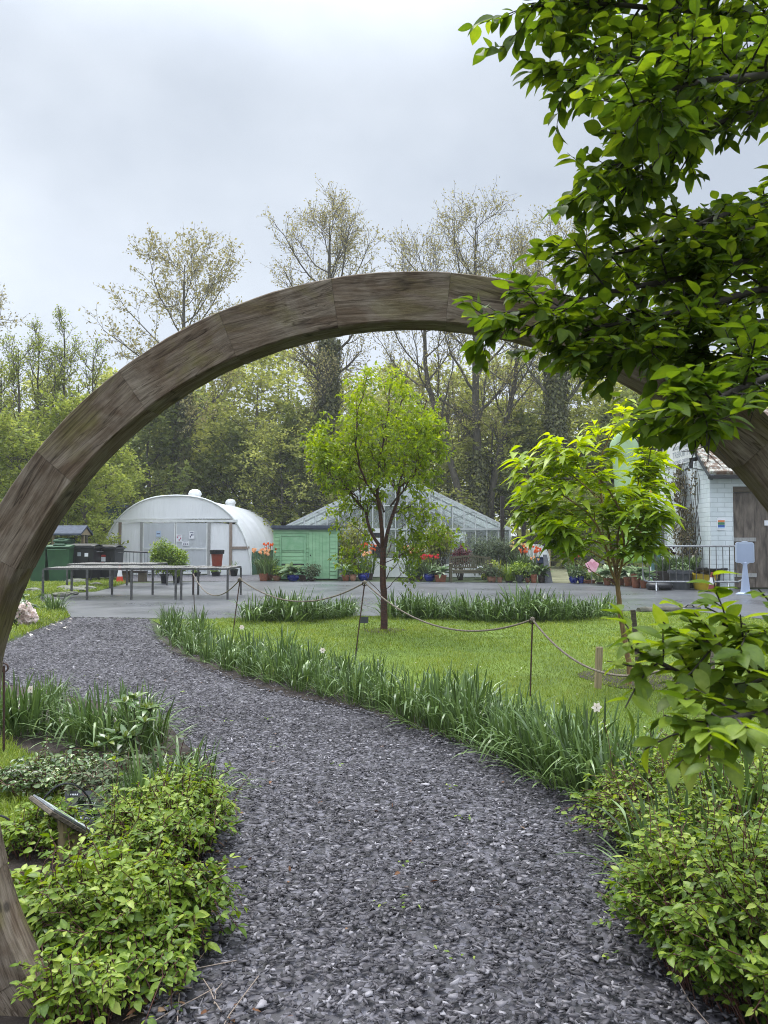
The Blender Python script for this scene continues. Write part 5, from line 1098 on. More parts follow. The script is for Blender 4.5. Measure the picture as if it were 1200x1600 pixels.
T = thing('rope_end', lt, 'rope tail hanging beside the gate timber on the left', 'rope'); MB().tube([lt+Vector((-.02,0,.03)), lt+Vector((-.03,-.02,-.3)), lt+Vector((-.025,-.02,-.62))], .014, 8).build('rope_strand', M['rope'], T, smooth=True)

# lawn furniture
p = gp(934,1078); T = thing('wooden_stake', p, 'pale square wooden stake left of the dogwood base', 'stake'); MB().prism([(p.x-.03,p.y-.03,0),(p.x+.03,p.y-.03,0),(p.x+.03,p.y+.03,0),(p.x-.03,p.y+.03,0)], (.02,.0,.43)).build('post', M['palewood'], T, bevel=.004)
p = gp(1000,1066); t_ = at(989,953,p.y); T = thing('tree_stake', p, 'tall dark tree stake just right of the dogwood trunk', 'stake'); MB().bar(p, t_, .045).build('post', M['oldwood'], T, bevel=.004); MB().bar(p+(t_-p)*.62+Vector((-.02,-.03,0)), p+(t_-p)*.62+Vector((-.16,-.03,.0)), .02,.035).build('tie', M['black_plastic'], T)
p = gp(569,985); T = thing('plant_label', p, 'small grey plant label on a thin rod in front of the cherry trunk', 'plant label'); z = zat(969,p.y); MB().box(p.x-.07,p.x+.07,p.y-.006,p.y+.0,z-.05,z+.055).build('plate', M['grey_pot'], T); MB().tube([(p.x,p.y+.012,0),(p.x,p.y+.012,z)], .006, 5).build('rod', M['rust'], T)
a, b_ = gp(998,957), gp(1092,953); T = thing('kerb_log', (a+b_)/2, 'long grey half buried log edging the lawn by the tarmac', 'log'); lg = MB().tube([a.lerp(b_,i/10)+Vector((0,0,.03+.012*math.sin(i*2))) for i in range(11)], [.075+.008*math.sin(i*1.7) for i in range(11)], 9); lg.build('log_body', M['pale_bark'], T, smooth=True)
p = gp(1078,957); T = thing('bag_weight', p, 'black sandbag lump lying at the lawn corner', 'sandbag'); q = MB().sphere((p.x,p.y,.05), .14, 12, 8, (1.5,1,.5), .08, random.Random(3)); q.build('sack', M['black_plastic'], T, smooth=True); MB().tube([(p.x-.14,p.y-.03,.09),(p.x-.06,p.y-.05,.16),(p.x+.03,p.y-.05,.16),(p.x+.1,p.y-.03,.1)], .012, 6).build('strap', M['black_plastic'], T)
p = gp(984,1064); PM = [(p.x+.48*math.cos(a)*(1+.15*math.sin(3*a)), p.y+.62*math.sin(a)*(1+.1*math.cos(5*a))) for a in np.linspace(0,6.2,22)]; sheet('mulch_circle', PM, .0235, M['mulch'])
p = gp(600,987); PM2 = [(p.x+.36*math.cos(a)*(1+.15*math.sin(3*a)), p.y+.36*math.sin(a)*(1+.12*math.cos(5*a))) for a in np.linspace(0,6.2,22)]; sheet('mulch_ring', PM2, .020, M['mulch'])

# interpretive lectern and label by the left border
M['print_grey'] = mat('faded_print', (.62,.66,.66), (.50,.55,.55), 14, .3); LP = gp(96,1352); lx, ly = LP.x, LP.y
T = thing('sign_lectern', (lx,ly,0), 'wooden lectern sign with sloping framed panel among the left plants', 'sign')
a = at(78,1264,ly); hd_ = Vector((.74,.67,0)); b_ = a + hd_*.26 + Vector((0,0,-.215))
pq = [a+hd_*u_+up_*v_ for u_,v_ in ((.04,.0),(.17,.0),(.17,.05),(.04,.05)) for up_ in (Vector((-.54,.84,0)),)]; mbp = MB(); zt_ = [a.z-.06,a.z-.165,a.z-.165,a.z-.06]; mbp.add([(p_.x,p_.y,-.05) for p_ in pq]+[(p_.x,p_.y,z_) for p_,z_ in zip(pq,zt_)],[(0,3,2,1),(4,5,6,7),(0,1,5,4),(1,2,6,5),(2,3,7,6),(3,0,4,7)]); mbp.build('post', M['palewood'], T, bevel=.004)
ax = (b_-a).normalized(); up = Vector((-.67,.74,0)); nrm = ax.cross(up)*-1
def slab(o0, l0, l1, w0, w1, t0, t1):
    q = []
    for t_ in (t0,t1):
        for l,wd in ((l0,w0),(l1,w0),(l1,w1),(l0,w1)): q.append(o0+ax*l+up*wd+nrm*t_)
    return MB().add(q, [(0,3,2,1),(4,5,6,7),(0,1,5,4),(1,2,6,5),(2,3,7,6),(3,0,4,7)])
Ln = (b_-a).length; nrm = -nrm if nrm.z < 0 else nrm
slab(a,0,Ln,-.03,.27,-.022,.0).build('backing_board', M['oldwood'], T, bevel=.004)
pn = slab(a,.008,Ln-.008,-.022,.262,.002,.010).build('panel', M['grey_steel'], T)
q = slab(a,.03,Ln-.03,.0,.24,.0105,.0115).build('printed_sheet', M['print_grey'], None, T.location); q.parent = pn; q.location = (0,0,0)
q = slab(a,.05,Ln*.45,.02,.12,.0118,.0122).build('picture', mat('leaf_print', (.30,.42,.10), (.12,.25,.06), 40, .4), None, T.location); q.parent = pn; q.location = (0,0,0)
c = at(128,1266,LP.y+.55); T = thing('slate_label', (c.x,c.y,0), 'black slate plant label with white engraved lines behind the lectern sign', 'plant label')
w_, h_ = .115, .105; tl = Vector((0,.62,.78)); cc = Vector((c.x,c.y,c.z)); q = []
for t_ in (0,.008):
    for sx_, sy_ in ((-1,-1),(1,-1),(1,1),(-1,1)): q.append(cc+Vector((sx_*w_,0,0))+tl*sy_*h_+Vector((0,.78,-.62))*t_)
pl_ = MB().add(q,[(0,1,2,3),(4,7,6,5),(0,4,5,1),(1,5,6,2),(2,6,7,3),(3,7,4,0)]).build('plate', M['black_plastic'], T)
rot_ = (math.atan2(.78,.62),0,0)
lines = MB(); rnd = random.Random(4)
for (yy, x0, x1, hh) in ((.8,-.85,-.35,.012),(.35,.0,.55,.014),(.12,-.85,-.1,.012),(.0,.35,.75,.012),(-.15,-.85,-.3,.012),(-.15,-.2,.6,.012),(-.38,-.85,.1,.012),(-.38,.25,.7,.012),(-.66,-.85,-.3,.014)):
    x = x0
    while x < x1:
        dx = rnd.uniform(.05,.14); q = []
        for xx, s_ in ((x,-1),(min(x+dx,x1),-1),(min(x+dx,x1),1),(x,1)): q.append(cc+Vector((xx*w_,0,0))+tl*(yy*h_+s_*hh*.35)+Vector((0,-.78,.62))*.0015)
        lines.add(q,[(0,1,2,3)]); x += dx+.035
lines.build('engraved_lines', M['ink_white'], T); MB().tube([cc+Vector((0,.03,-.05)),(cc.x,cc.y+.06,0)], .007, 5).build('rod', M['rust'], T)
# wire hoops
for (pa, pb, pt, lab) in (((112,1330),(128,1300),(108,1226),'thin dark wire hoop arching over the lectern sign'),((-40,1320),(29,1318),(0,1262),'low dark wire hoop at the edge of the small left lawn')):
    A, B_ = gp(*pa), gp(*pb)
    if pa[0] == 112: A = gp(48,1318); B_ = gp(150,1300)
    hgt = .27 if pa[0] == 112 else .14; T = thing('wire_hoop', (A+B_)/2, lab, 'wire hoop'); MB().tube([A.lerp(B_, .5-.5*math.cos(x))+Vector((0,0,hgt*math.sin(x))) for x in np.linspace(0,math.pi,17)], .005, 6).build('wire', M['black_plastic'], T, smooth=True)

# ------------------------------------------------------------------ slate chips
rng = np.random.default_rng(11)
def chips(P, rad, name, z0=.014):
    n = len(P); S_ = 5; a = np.sort(rng.uniform(0,6.28,(n,S_))*.5 + (np.arange(S_)*2*np.pi/S_)[None]*.6,1) + rng.uniform(0,6.28,(n,1)); r = rad[:,None]*rng.uniform(.6,1.35,(n,S_)); asp = rng.uniform(.32,.72,n)[:,None]
    x, y = r*np.cos(a), r*np.sin(a)*asp; ro = rng.uniform(0,6.28,n)[:,None]; x, y = x*np.cos(ro)-y*np.sin(ro), x*np.sin(ro)+y*np.cos(ro)
    th = rad*rng.uniform(.14,.30,n); tx = rng.normal(0,.10,n); ty = rng.normal(0,.10,n); big = rng.uniform(0,1,n) < .13; tx = np.where(big, tx*2.2, tx); ty = np.where(big, ty*2.2, ty)
    zc = z0 + rng.uniform(0,.022,n) + rad*.15
    bot = np.stack([x, y, x*tx[:,None]+y*ty[:,None]-th[:,None]/2], -1); topv = np.stack([x*.97, y*.97, x*tx[:,None]*.94+y*ty[:,None]*.94+th[:,None]/2], -1)
    V = np.concatenate([bot, topv], 1) + np.stack([P[:,0],P[:,1],zc],-1)[:,None,:]
    b = (np.arange(n)*10)[:,None,None]; tf = (np.arange(5)+5)[None,None]+b; side = np.array([(j,(j+1)%5,(j+1)%5+5,j+5) for j in range(5)])[None]+b
    tint = np.repeat(np.clip(rng.beta(1.5,2.0,n),0,1), 10)
    return np_mesh(name, V.reshape(-1,3), [tf.reshape(-1,5), side.reshape(-1,4)], M['slate'], None, (0,0,0), False, tint)
m, t, b, o = newmat('wet_slate'); at_ = t.nodes.new('ShaderNodeAttribute'); at_.attribute_name = 'tint'
r = ramp(t, [(0,(.018,.017,.019)),(.4,(.080,.075,.083)),(.7,(.170,.163,.175)),(1,(.37,.36,.375))]); t.links.new(at_.outputs['Fac'], r.inputs[0])
nb = noise(t, .7, 5); rb = ramp(t, [(.3,(.58,.56,.56)),(.68,(1.15,1.13,1.15))]); t.links.new(nb.outputs[0], rb.inputs[0]); mm_ = t.nodes.new('ShaderNodeMix'); mm_.data_type = 'RGBA'; mm_.blend_type = 'MULTIPLY'; mm_.inputs[0].default_value = 1
t.links.new(r.outputs[0], mm_.inputs[6]); t.links.new(rb.outputs[0], mm_.inputs[7]); t.links.new(mm_.outputs[2], b.inputs['Base Color']); b.inputs['Roughness'].default_value = .62; b.inputs['Specular IOR Level'].default_value = .35
M['slate'] = m
parts_ = []
for (y0, y1, dn, r0, r1) in ((.9,3.6,2900,.0085,.027),(3.6,7.0,2200,.0095,.026),(7.0,10.5,1500,.012,.025),(10.5,15.4,700,.016,.03)):
    P = scatter(rng, [(p[0],p[1]) for p in PATH], dn, y0, y1); P = P[np.abs(P[:,0]) < P[:,1]*.62+1.5]; parts_.append((P, r0 + (r1-r0)*rng.beta(1.3,2.6,len(P))))
P = np.concatenate([a for a,_ in parts_]); Rr = np.concatenate([b for _,b in parts_]); big = rng.uniform(0,1,len(P)) < .012; Rr = np.where(big, Rr*1.35+.005, Rr)
ch = chips(P, Rr, 'slate_chips'); tag(ch, 'loose purple grey slate chippings covering the curved path', 'slate chippings', kind='stuff')
P = scatter(rng, BED_R, 260); P[:,2] = 0; c2 = chips(P, rng.uniform(.008,.016,len(P)), 'slate_spill', .02); tag(c2, 'scattered slate chips spilling into the daffodil border soil', 'slate chippings', kind='stuff')

# ------------------------------------------------------------------ lawns
rng = np.random.default_rng(21)
def grass(polys, name, label, hmul=1.0, kap=1.2):
    g = Geo()
    for poly, dn, y0, y1, h, wd in polys:
        B = scatter(rng, poly, dn, y0, y1); B = B[np.abs(B[:,0]) < B[:,1]*.62+2.0]; n = len(B); B[:,2] = .014
        cl = .5+.5*np.sin(B[:,0]*2.1+np.sin(B[:,1]*1.7)*1.3)*np.cos(B[:,1]*1.9+B[:,0]); c2_ = np.sin(B[:,0]*5.3+2*np.sin(B[:,1]*3.1))*np.sin(B[:,1]*4.7+1.5*np.sin(B[:,0]*2.3)); tint = np.clip(rng.normal(.42,.18,n)+.30*(cl-.5)+.16*c2_+(rng.uniform(0,1,n)<.07)*.45, 0, 1); hvar = 1+.35*c2_
        add_straps(g, rng, B, rng.uniform(0,6.28,n), rng.uniform(.05,.7,n), rng.uniform(.2,1.5,n), h*rng.uniform(.5,1.3,n)*(.7+.6*cl)*hvar, wd*rng.uniform(.7,1.3,n), 4, None, tint)
    o = g.build(name, LM['grass'], None, (0,0,0)); return tag(o, label, 'grass', kind='stuff')
grass([(ISL,3000,1.0,3.6,.05,.004),(ISL,3600,3.6,7.0,.035,.0035),(ISL,2300,7,10.5,.038,.005),(ISL,1300,10.5,16,.045,.008)], 'lawn_grass', 'short mown grass of the roped lawn around the cherry and dogwood')
LL = LAWN_L; vg = [gp(*p)[:2] for p in ((-250,1010),(16,1003),(60,985),(110,966),(101,952),(64,945),(62,930),(150,925),(196,912),(190,906),(20,906),(-250,912))]
grass([(LL,5500,0,20,.075,.004),(vg,700,0,30,.10,.014)], 'long_grass', 'long wet bright grass at the left edge beside the gate')
trk = [gp(*p)[:2] for p in ((855,911),(945,911),(960,897),(945,880),(850,880),(853,900))]
sheet('grass_track', trk, .011, mat('worn_track', (.16,.155,.085), (.10,.10,.05), 1.5, .9, .3, bscale=30))
# daisies on the lawn
P = scatter(rng, ISL, 3.2, 4.2, 9.5); P = P[np.abs(P[:,0]) < P[:,1]*.55]; g = Geo(); n = len(P); P[:,2] = .055
for k in range(5): a = k*1.257+rng.uniform(0,.3,n); add_diamonds(g, rng, P, np.stack([np.cos(a),np.sin(a),np.full(n,.2)],1), np.array([0,0,1.]), .011, .009, np.full(n,.9))
tag(g.build('lawn_daisies', LM['p_white'], None, (0,0,0)), 'tiny white daisies dotted through the roped lawn', 'daisies', kind='stuff')

# ------------------------------------------------------------------ daffodil clumps
def daff_clump(seed, n=92, L=.47, rad=.16):
    rng = np.random.default_rng(seed); g = Geo(); a = rng.uniform(0,6.28,n); q = rad*np.sqrt(rng.uniform(0,1,n)); B = np.stack([q*np.cos(a),q*np.sin(a),np.full(n,.0)],1)
    out = rng.uniform(0,1,n); az = a+rng.normal(0,.7,n); th = .03+.22*out**2+.5*q; kap = .15+1.5*out**3; kk = np.where(rng.uniform(0,1,n)<.42, rng.uniform(.8,2.0,n), 0)
    add_straps(g, rng, B, az, th, kap, L*rng.uniform(.55,1.15,n), rng.uniform(.010,.019,n), 9, (rng.uniform(.5,.85,n), kk), np.clip(rng.normal(.36,.17,n)+kk*.12,0,1))
    m_ = 26; a = rng.uniform(0,6.28,m_); B = np.stack([rad*np.cos(a),rad*np.sin(a),np.zeros(m_)],1)
    add_straps(g, rng, B, a+rng.normal(0,.4,m_), rng.uniform(.5,.9,m_), rng.uniform(.7,1.3,m_), L*rng.uniform(.6,.95,m_), rng.uniform(.009,.014,m_), 8, None, np.clip(rng.normal(.5,.2,m_),0,1))
    return g
protos = []
for s_ in range(6):
    T = thing('daffodil_clump', (0,0,0), 'x', 'daffodil clump'); daff_clump(50+s_).build('leaves', LM['daff'], T); protos.append(T)
used = set(); rr = random.Random(8)
def clump(x, y, label, group, sc=1.0, szx=1.0):
    i = rr.randrange(6); c = protos[i]; first = i not in used
    s_ = sc*rr.uniform(.82,1.15); S3 = (s_*1.05*szx, s_*1.05*szx, s_)
    if first: used.add(i); c.location = (x,y,.012); c.rotation_euler = (0,0,rr.uniform(0,6.28)); c.scale = S3; c['label'] = label; c['group'] = group
    else: c = dup(c, (x,y,.012), rr.uniform(0,6.28), S3, label, group)
    return c
GB = 'daffodil clumps edging the slate path'
front = [(955,1290),(905,1262),(862,1240),(820,1222),(780,1200),(742,1182),(705,1163),(662,1148),(622,1133),(578,1116),(535,1104),(492,1092),(452,1082),(412,1070),(375,1060),(340,1050),(308,1038),(282,1026),(262,1012),(250,996),(252,980)]
labF = ['daffodil leaves crowding against the right hand leafy mound','tall daffodil clump next to the right hand mound at the path edge','tallest daffodil clump whose leaves flop onto the slate','daffodil clump below the mid lawn rope stake, spilling over the path','daffodil clump left of the mid lawn stake on the path edge','dense daffodil clump midway along the border','daffodil clump just right of the bare gap in the border','upright daffodil clump at the right side of the border gap','small daffodil clump filling the gap below the cherry trunk','daffodil clump standing alone below the slanting stake','daffodil clump with upright fans left of the slanting stake','daffodil clump under the lone white flower','dark daffodil clump along the middle of the bend','daffodil clump halfway round the bend','leafy daffodil clump left of the white flower','daffodil clump below the second rope stake','flopping daffodil clump on the inside of the path bend','broad daffodil clump on the outer bend','daffodil clump nearest the gravel at the far bend','daffodil clump where the path meets the tarmac','last daffodil clump beside the wet tarmac']
for (px, py), lab in zip(front, labF):
    p = gp(px, py); s_ = .92 if py > 1100 else .86
    clump(p.x+.13, p.y+.1, lab, GB, s_)
back = [(940,1240),(888,1222),(838,1200),(790,1180),(748,1160),(700,1142),(650,1122),(548,1082),(500,1070),(455,1058),(410,1047),(365,1037),(325,1024),(292,1008),(282,990)]
for k, (px, py) in enumerate(back):
    p = gp(px, py); clump(p.x+.22, p.y+.12, 'daffodil clump in the second row behind the path edge clumps', 'second row of the daffodil border', .9)
far = [(398,972,.95),(425,970,1.15),(452,972,1.15),(480,970,1.1),(508,968,.85),(532,966,.9),(620,966,1.1),(648,966,1.0),(676,967,.95),(704,966,1.0),(735,968,1.0),(765,972,.95),(795,972,1.05),(822,970,1.25),(850,970,1.15),(880,970,.95),(908,968,.9),(935,966,.8)]
labR = ['left of the cherry trunk at the tarmac edge','right of the cherry trunk at the tarmac edge']
for k, (px, py, s_) in enumerate(far):
    p = gp(px, py); clump(p.x, p.y, 'far daffodil clump on the lawn edge ' + labR[px > 600], 'far daffodil clumps against the tarmac ' + ('left' if px < 600 else 'right'), s_*1.12, 1.5)
    if k % 2: p = gp(px+12, py-4); clump(p.x, p.y, 'far daffodil clump on the lawn edge ' + labR[px > 600], 'far daffodil clumps against the tarmac ' + ('left' if px < 600 else 'right'), s_, 1.3)
GL_ = 'daffodil clumps in the left border'
for px, py, s_, lab in ((18,1150,1.0,'daffodil clump beside the gate timber on the left'),(48,1148,1.0,'daffodil clump with a white flower in the left border'),(100,1150,.75,'short daffodil clump midway along the left border'),(135,1165,.8,'daffodil clump left of the leathery shrub'),(172,1172,.85,'daffodil clump just behind the leathery shrub'),(215,1150,.85,'daffodil clump at the path tip of the left border'),(232,1178,.8,'daffodil clump right of the leathery shrub'),(80,1105,.7,'small daffodil clump at the back of the left border')):
    p = gp(px,py); clump(p.x, p.y, lab, GL_, s_)
for px, py, s_, lab in ((255,1290,.8,'daffodil clump in the middle of the left leafy mound'),(300,1262,.75,'daffodil clump on the path side of the left mound'),(215,1310,.8,'daffodil clump between the slate label and the mound')):
    p = gp(px,py); clump(p.x, p.y, lab, 'daffodil clumps inside the left leafy mound', s_)
for px, py, s_, lab in ((1050,1400,1.0,'daffodil clump rising inside the right leafy mound'),(1110,1390,1.0,'dark daffodil clump deep in the right mound'),(1150,1330,1.05,'daffodil clump at the rear of the right mound by the lawn')):
    p = gp(px,py); clump(p.x, p.y, lab, 'daffodil clumps inside the right leafy mound', s_)
p = gp(84,956); clump(p.x, p.y, 'arching strap leaved clump beside the pale rhododendron flowers', 'strap leaved plants on the verge', .95, 1.4)
# single white flowers
for px, py, Yb, lab in ((504,1016,(505,1072),'single white narcissus standing above the border by the slanting stake'),(378,980,(378,1040),'single white narcissus above the bend of the border'),(48,1077,(50,1148),'single white narcissus in the left border'),(932,1105,(935,1235),'withered cream narcissus near the low rope')):
    b_ = gp(*Yb); tp_ = at(px,py,b_.y); T = thing('narcissus_flower', b_, lab, 'flower'); MB().tube([b_, b_.lerp(tp_,.5)+Vector((.01,0,0)), tp_], .0035, 5).build('stem', M['green_stem'], T)
    g = Geo(); rng = np.random.default_rng(int(px)); a = np.arange(6)*1.047; n = 6; D = np.stack([np.cos(a),np.full(n,-.35),np.sin(a)],1); add_leaves(g, rng, np.repeat([tuple(tp_)],n,0), D, np.repeat([[0,-1.,.1]],n,0), .034, .024, .2, .2, 3, rng.uniform(.3,1,n)); g.build('petals', LM['p_white'], T)

# ------------------------------------------------------------------ trailing leafy mounds in the foreground
def mound(name, cat, c, r, h, nsp, label, seed, L=.046, leaf='cover', nodes=6, wild=14, trif=3):
    rng = np.random.default_rng(seed); T = thing(name, (c[0],c[1],0), label, cat)
    a = rng.uniform(0,6.28,nsp); q = np.sqrt(rng.uniform(0,1,nsp)); edge = 1+.16*np.sin(a*3+seed)+.1*np.sin(a*7+seed*2)
    tip = np.stack([c[0]+r[0]*q*edge*np.cos(a), c[1]+r[1]*q*edge*np.sin(a), h*np.sqrt(np.maximum(0,1-q**2*.92))*rng.uniform(.45,1.15,nsp)*(1+.38*np.sin(a*4+q*6+seed)*np.sin(q*7+seed*1.3))+rng.exponential(.035,nsp)+.02],1)
    root = np.stack([c[0]+r[0]*q*.72*np.cos(a+.5), c[1]+r[1]*q*.72*np.sin(a+.5), np.full(nsp,.0)],1)
    s_ = np.linspace(0,1,5)[None,:,None]; P = root[:,None]+(tip-root)[:,None]*s_ + np.array([0,0,1.])*(.10*np.sin(s_*np.pi)) + rng.normal(0,.018,(nsp,5,3))*s_; P[...,2] = np.maximum(P[...,2],.004)
    gs = Geo(); add_tubes(gs, P, np.full((nsp,5),.0028)*np.linspace(1,.5,5)[None], 4)
    # bare dark canes standing clear of the leaves
    cn = wild; ca = rng.uniform(0,6.28,cn); cq = rng.uniform(.1,.9,cn); B = np.stack([c[0]+r[0]*cq*np.cos(ca),c[1]+r[1]*cq*np.sin(ca),np.full(cn,.05)],1); dr = unit(np.stack([rng.normal(0,.5,cn),rng.normal(0,.4,cn),np.ones(cn)],1)); s4 = np.linspace(0,1,6)[None,:,None]
    PC = B[:,None]+dr[:,None]*s4*(h*rng.uniform(1.0,1.75,cn))[:,None,None] + rng.normal(0,.02,(cn,6,3))*s4; 
    add_tubes(gs, PC, np.full((cn,6),.0030)*np.linspace(1,.45,6)[None], 4); gs.build('stems', M['red_stem'], T)
    g = Geo(); p, tg = twig_leaves(rng, P, None if False else np.full((nsp,5),.003), nodes, .12, 1.02); n0 = len(p)
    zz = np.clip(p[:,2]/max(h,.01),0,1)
    for k in range(trif):
        az = rng.uniform(0,6.28,n0) if k == 0 else az + rng.normal(1.35,.25,n0)*(1 if k == 1 else -2)
        outw = np.stack([(p[:,0]-c[0])/r[0],(p[:,1]-c[1])/r[1],np.zeros(n0)],1)*.5
        D = unit(np.stack([np.cos(az),np.sin(az),rng.normal(-.02,.32,n0)],1)+outw+tg*.25); N = np.array([0,0,1.])+rng.normal(0,.38,(n0,3))+outw*.5
        sz = L*np.clip(rng.lognormal(-.15,.38,n0),.35,1.7)*(1.0 if k == 0 else .8)
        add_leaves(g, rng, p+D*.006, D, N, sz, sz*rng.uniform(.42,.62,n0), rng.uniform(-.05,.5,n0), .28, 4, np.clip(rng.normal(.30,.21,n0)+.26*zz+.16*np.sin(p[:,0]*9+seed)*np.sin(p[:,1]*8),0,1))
    if cn:
        p, tg = twig_leaves(rng, PC, np.full((cn,6),.003), 9, .3, 1.0); n0 = len(p); sz = L*rng.uniform(.5,1.1,n0); add_leaves(g, rng, p, unit(tg*.6+rng.normal(0,.6,(n0,3))), np.array([0,0,1.])+rng.normal(0,.5,(n0,3)), sz, sz*rng.uniform(.25,.45,n0), rng.uniform(0,.5,n0), .3, 4, np.clip(rng.normal(.6,.25,n0),0,1))
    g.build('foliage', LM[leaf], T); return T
GP = lambda x,y: tuple(gp(x,y)[:2])
mound('trailing_shrub','shrub',GP(190,1475),(.38,.28),.22,440,'leafy lime green trailing shrub spilling around the gate foot at lower left',1,nodes=9,L=.034)
mound('trailing_shrub','shrub',GP(255,1330),(.33,.50),.24,340,'bright trailing shrub along the path edge behind the lectern sign',2,L=.032,nodes=8,wild=26)
mound('trailing_shrub','shrub',GP(120,1600),(.17,.12),.08,70,'small leafy sprays in front of the moon gate left foot',3,L=.032,wild=4)
mound('trailing_shrub','shrub',GP(15,1455),(.28,.26),.06,150,'thin low sprays between the gate timber and the lectern sign',4,L=.042,wild=8)
mound('trailing_shrub','shrub',GP(225,1262),(.40,.45),.15,260,'low mixed sprays of foliage around the slate label',5,L=.038,wild=16,leaf='grey')
mound('trailing_shrub','shrub',GP(1125,1330),(.62,.72),.32,760,'lime green trailing shrub against the lawn at the right of the path',6,L=.032,wild=46,nodes=8)
mound('trailing_shrub','shrub',GP(1180,1525),(.44,.50),.40,600,'dense lime green trailing shrub in the bottom right corner',7,L=.036,wild=24,nodes=9)
mound('trailing_shrub','shrub',GP(1180,1240),(.70,.75),.26,360,'yellow green sprays at the lawn edge below the low branch',8,L=.037,wild=30)
mound('ground_cover','shrub',GP(85,1235),(.35,.35),.08,150,'low dark ground cover between the left lawn and the slate label',9,L=.034,wild=6,leaf='rhodo')
mound('ground_cover','shrub',GP(60,1330),(.26,.20),.04,90,'low leaf carpet around the lectern post',10,L=.034,wild=8)
mound('ground_cover','shrub',GP(235,1530),(.20,.26),.06,90,'low creeping sprays running out onto the slate at lower left',11,L=.036,wild=5)
mound('ground_cover','shrub',GP(1055,1440),(.22,.40),.07,110,'low creeping sprays at the foot of the right mound on the slate',12,L=.034,wild=5)
# rhododendron seedling
p = gp(205,1192); rng = np.random.default_rng(13); T = thing('leathery_shrub', (p.x,p.y,0), 'small broad leaved evergreen shrub with whorled leathery leaves in the left border', 'shrub'); g = Geo(); gs = Geo(); tips = []
for k in range(13):
    a = rng.uniform(0,6.28); q = rng.uniform(.05,.24); tips.append((p.x+q*math.cos(a),p.y+q*math.sin(a),rng.uniform(.22,.46)-q*.5))
for tx_ in tips:
    nl_ = 8; a = np.arange(nl_)*.785+rng.uniform(0,1); el = rng.uniform(-.15,.75,nl_); D = np.stack([np.cos(a)*np.cos(el),np.sin(a)*np.cos(el),np.sin(el)],1); add_leaves(g, rng, np.repeat([tx_],nl_,0), D, np.array([0,0,1.])+rng.normal(0,.12,(nl_,3)), rng.uniform(.08,.13,nl_), rng.uniform(.034,.048,nl_), rng.uniform(.1,.35,nl_), .2, 5)
    a = np.arange(4)*1.57; D = np.stack([np.cos(a)*.5,np.sin(a)*.5,np.ones(4)],1); add_leaves(g, rng, np.repeat([tx_],4,0), D, np.stack([np.cos(a),np.sin(a),np.full(4,.3)],1), .05, .018, .1, .2, 3, np.full(4,.95))
g.build('foliage', LM['rhodo'], T); P = np.array([[ (p.x,p.y,0), ((p.x+t_[0])/2+.01,(p.y+t_[1])/2,t_[2]*.55), t_] for t_ in tips]); add_tubes(gs, P, np.full((13,3),.006), 5); gs.build('stems', M['green_stem'], T)
# pale rhododendron by the verge
p = gp(30,980); rng = np.random.default_rng(15); T = thing('rhododendron', (p.x,p.y,0), 'rhododendron with cream pink flower trusses beside the gate timber', 'rhododendron'); g = Geo(); gf = Geo()
for k in range(26):
    a = rng.uniform(0,6.28); q = rng.uniform(.1,.42); c_ = np.array([p.x+q*math.cos(a), p.y+q*math.sin(a), rng.uniform(.15,.55)]); nl_ = 8; a = np.arange(nl_)*.785; D = np.stack([np.cos(a),np.sin(a),rng.uniform(-.4,.5,nl_)],1); add_leaves(g, rng, np.repeat([c_],nl_,0), D, np.array([0,0,1.])+rng.normal(0,.2,(nl_,3)), .13, .045, .25, .2, 4, np.clip(rng.normal(.25,.15,nl_),0,1))
for (px, py) in ((40,948),(47,958),(34,962),(50,966),(28,955),(37,970)):
    c_ = np.array(tuple(at(px,py,p.y-.2))); nf = 60; d = unit(rng.normal(size=(nf,3))); add_leaves(gf, rng, c_+d*.05, unit(d+rng.normal(0,.4,(nf,3))), rng.normal(size=(nf,3)), .07, .065, .1, .3, 3, rng.uniform(0,1,nf))
g.build('foliage', LM['rhodo'], T); gf.build('flower_trusses', LM['p_cream'], T); P, R = stems(rng, (p.x,p.y,0), 10, .35, .5, .012); gs = Geo(); add_tubes(gs, P, R, 5); gs.build('stems', M['twig'], T)
P = scatter(rng, [gp(*q)[:2] for q in ((20,1003),(105,985),(120,968),(60,975))], 9); P[:,2] = .045; n = len(P); g = Geo(); add_leaves(g, rng, P, unit(rng.normal(size=(n,3))*[1,1,.2]), np.array([0,0,1.])+rng.normal(0,.3,(n,3)), .07, .055, .2, .3, 3); tag(g.build('fallen_petals', LM['p_white'], None, (0,0,0)), 'fallen white petals on the slate under the rhododendron', 'petals', kind='stuff')
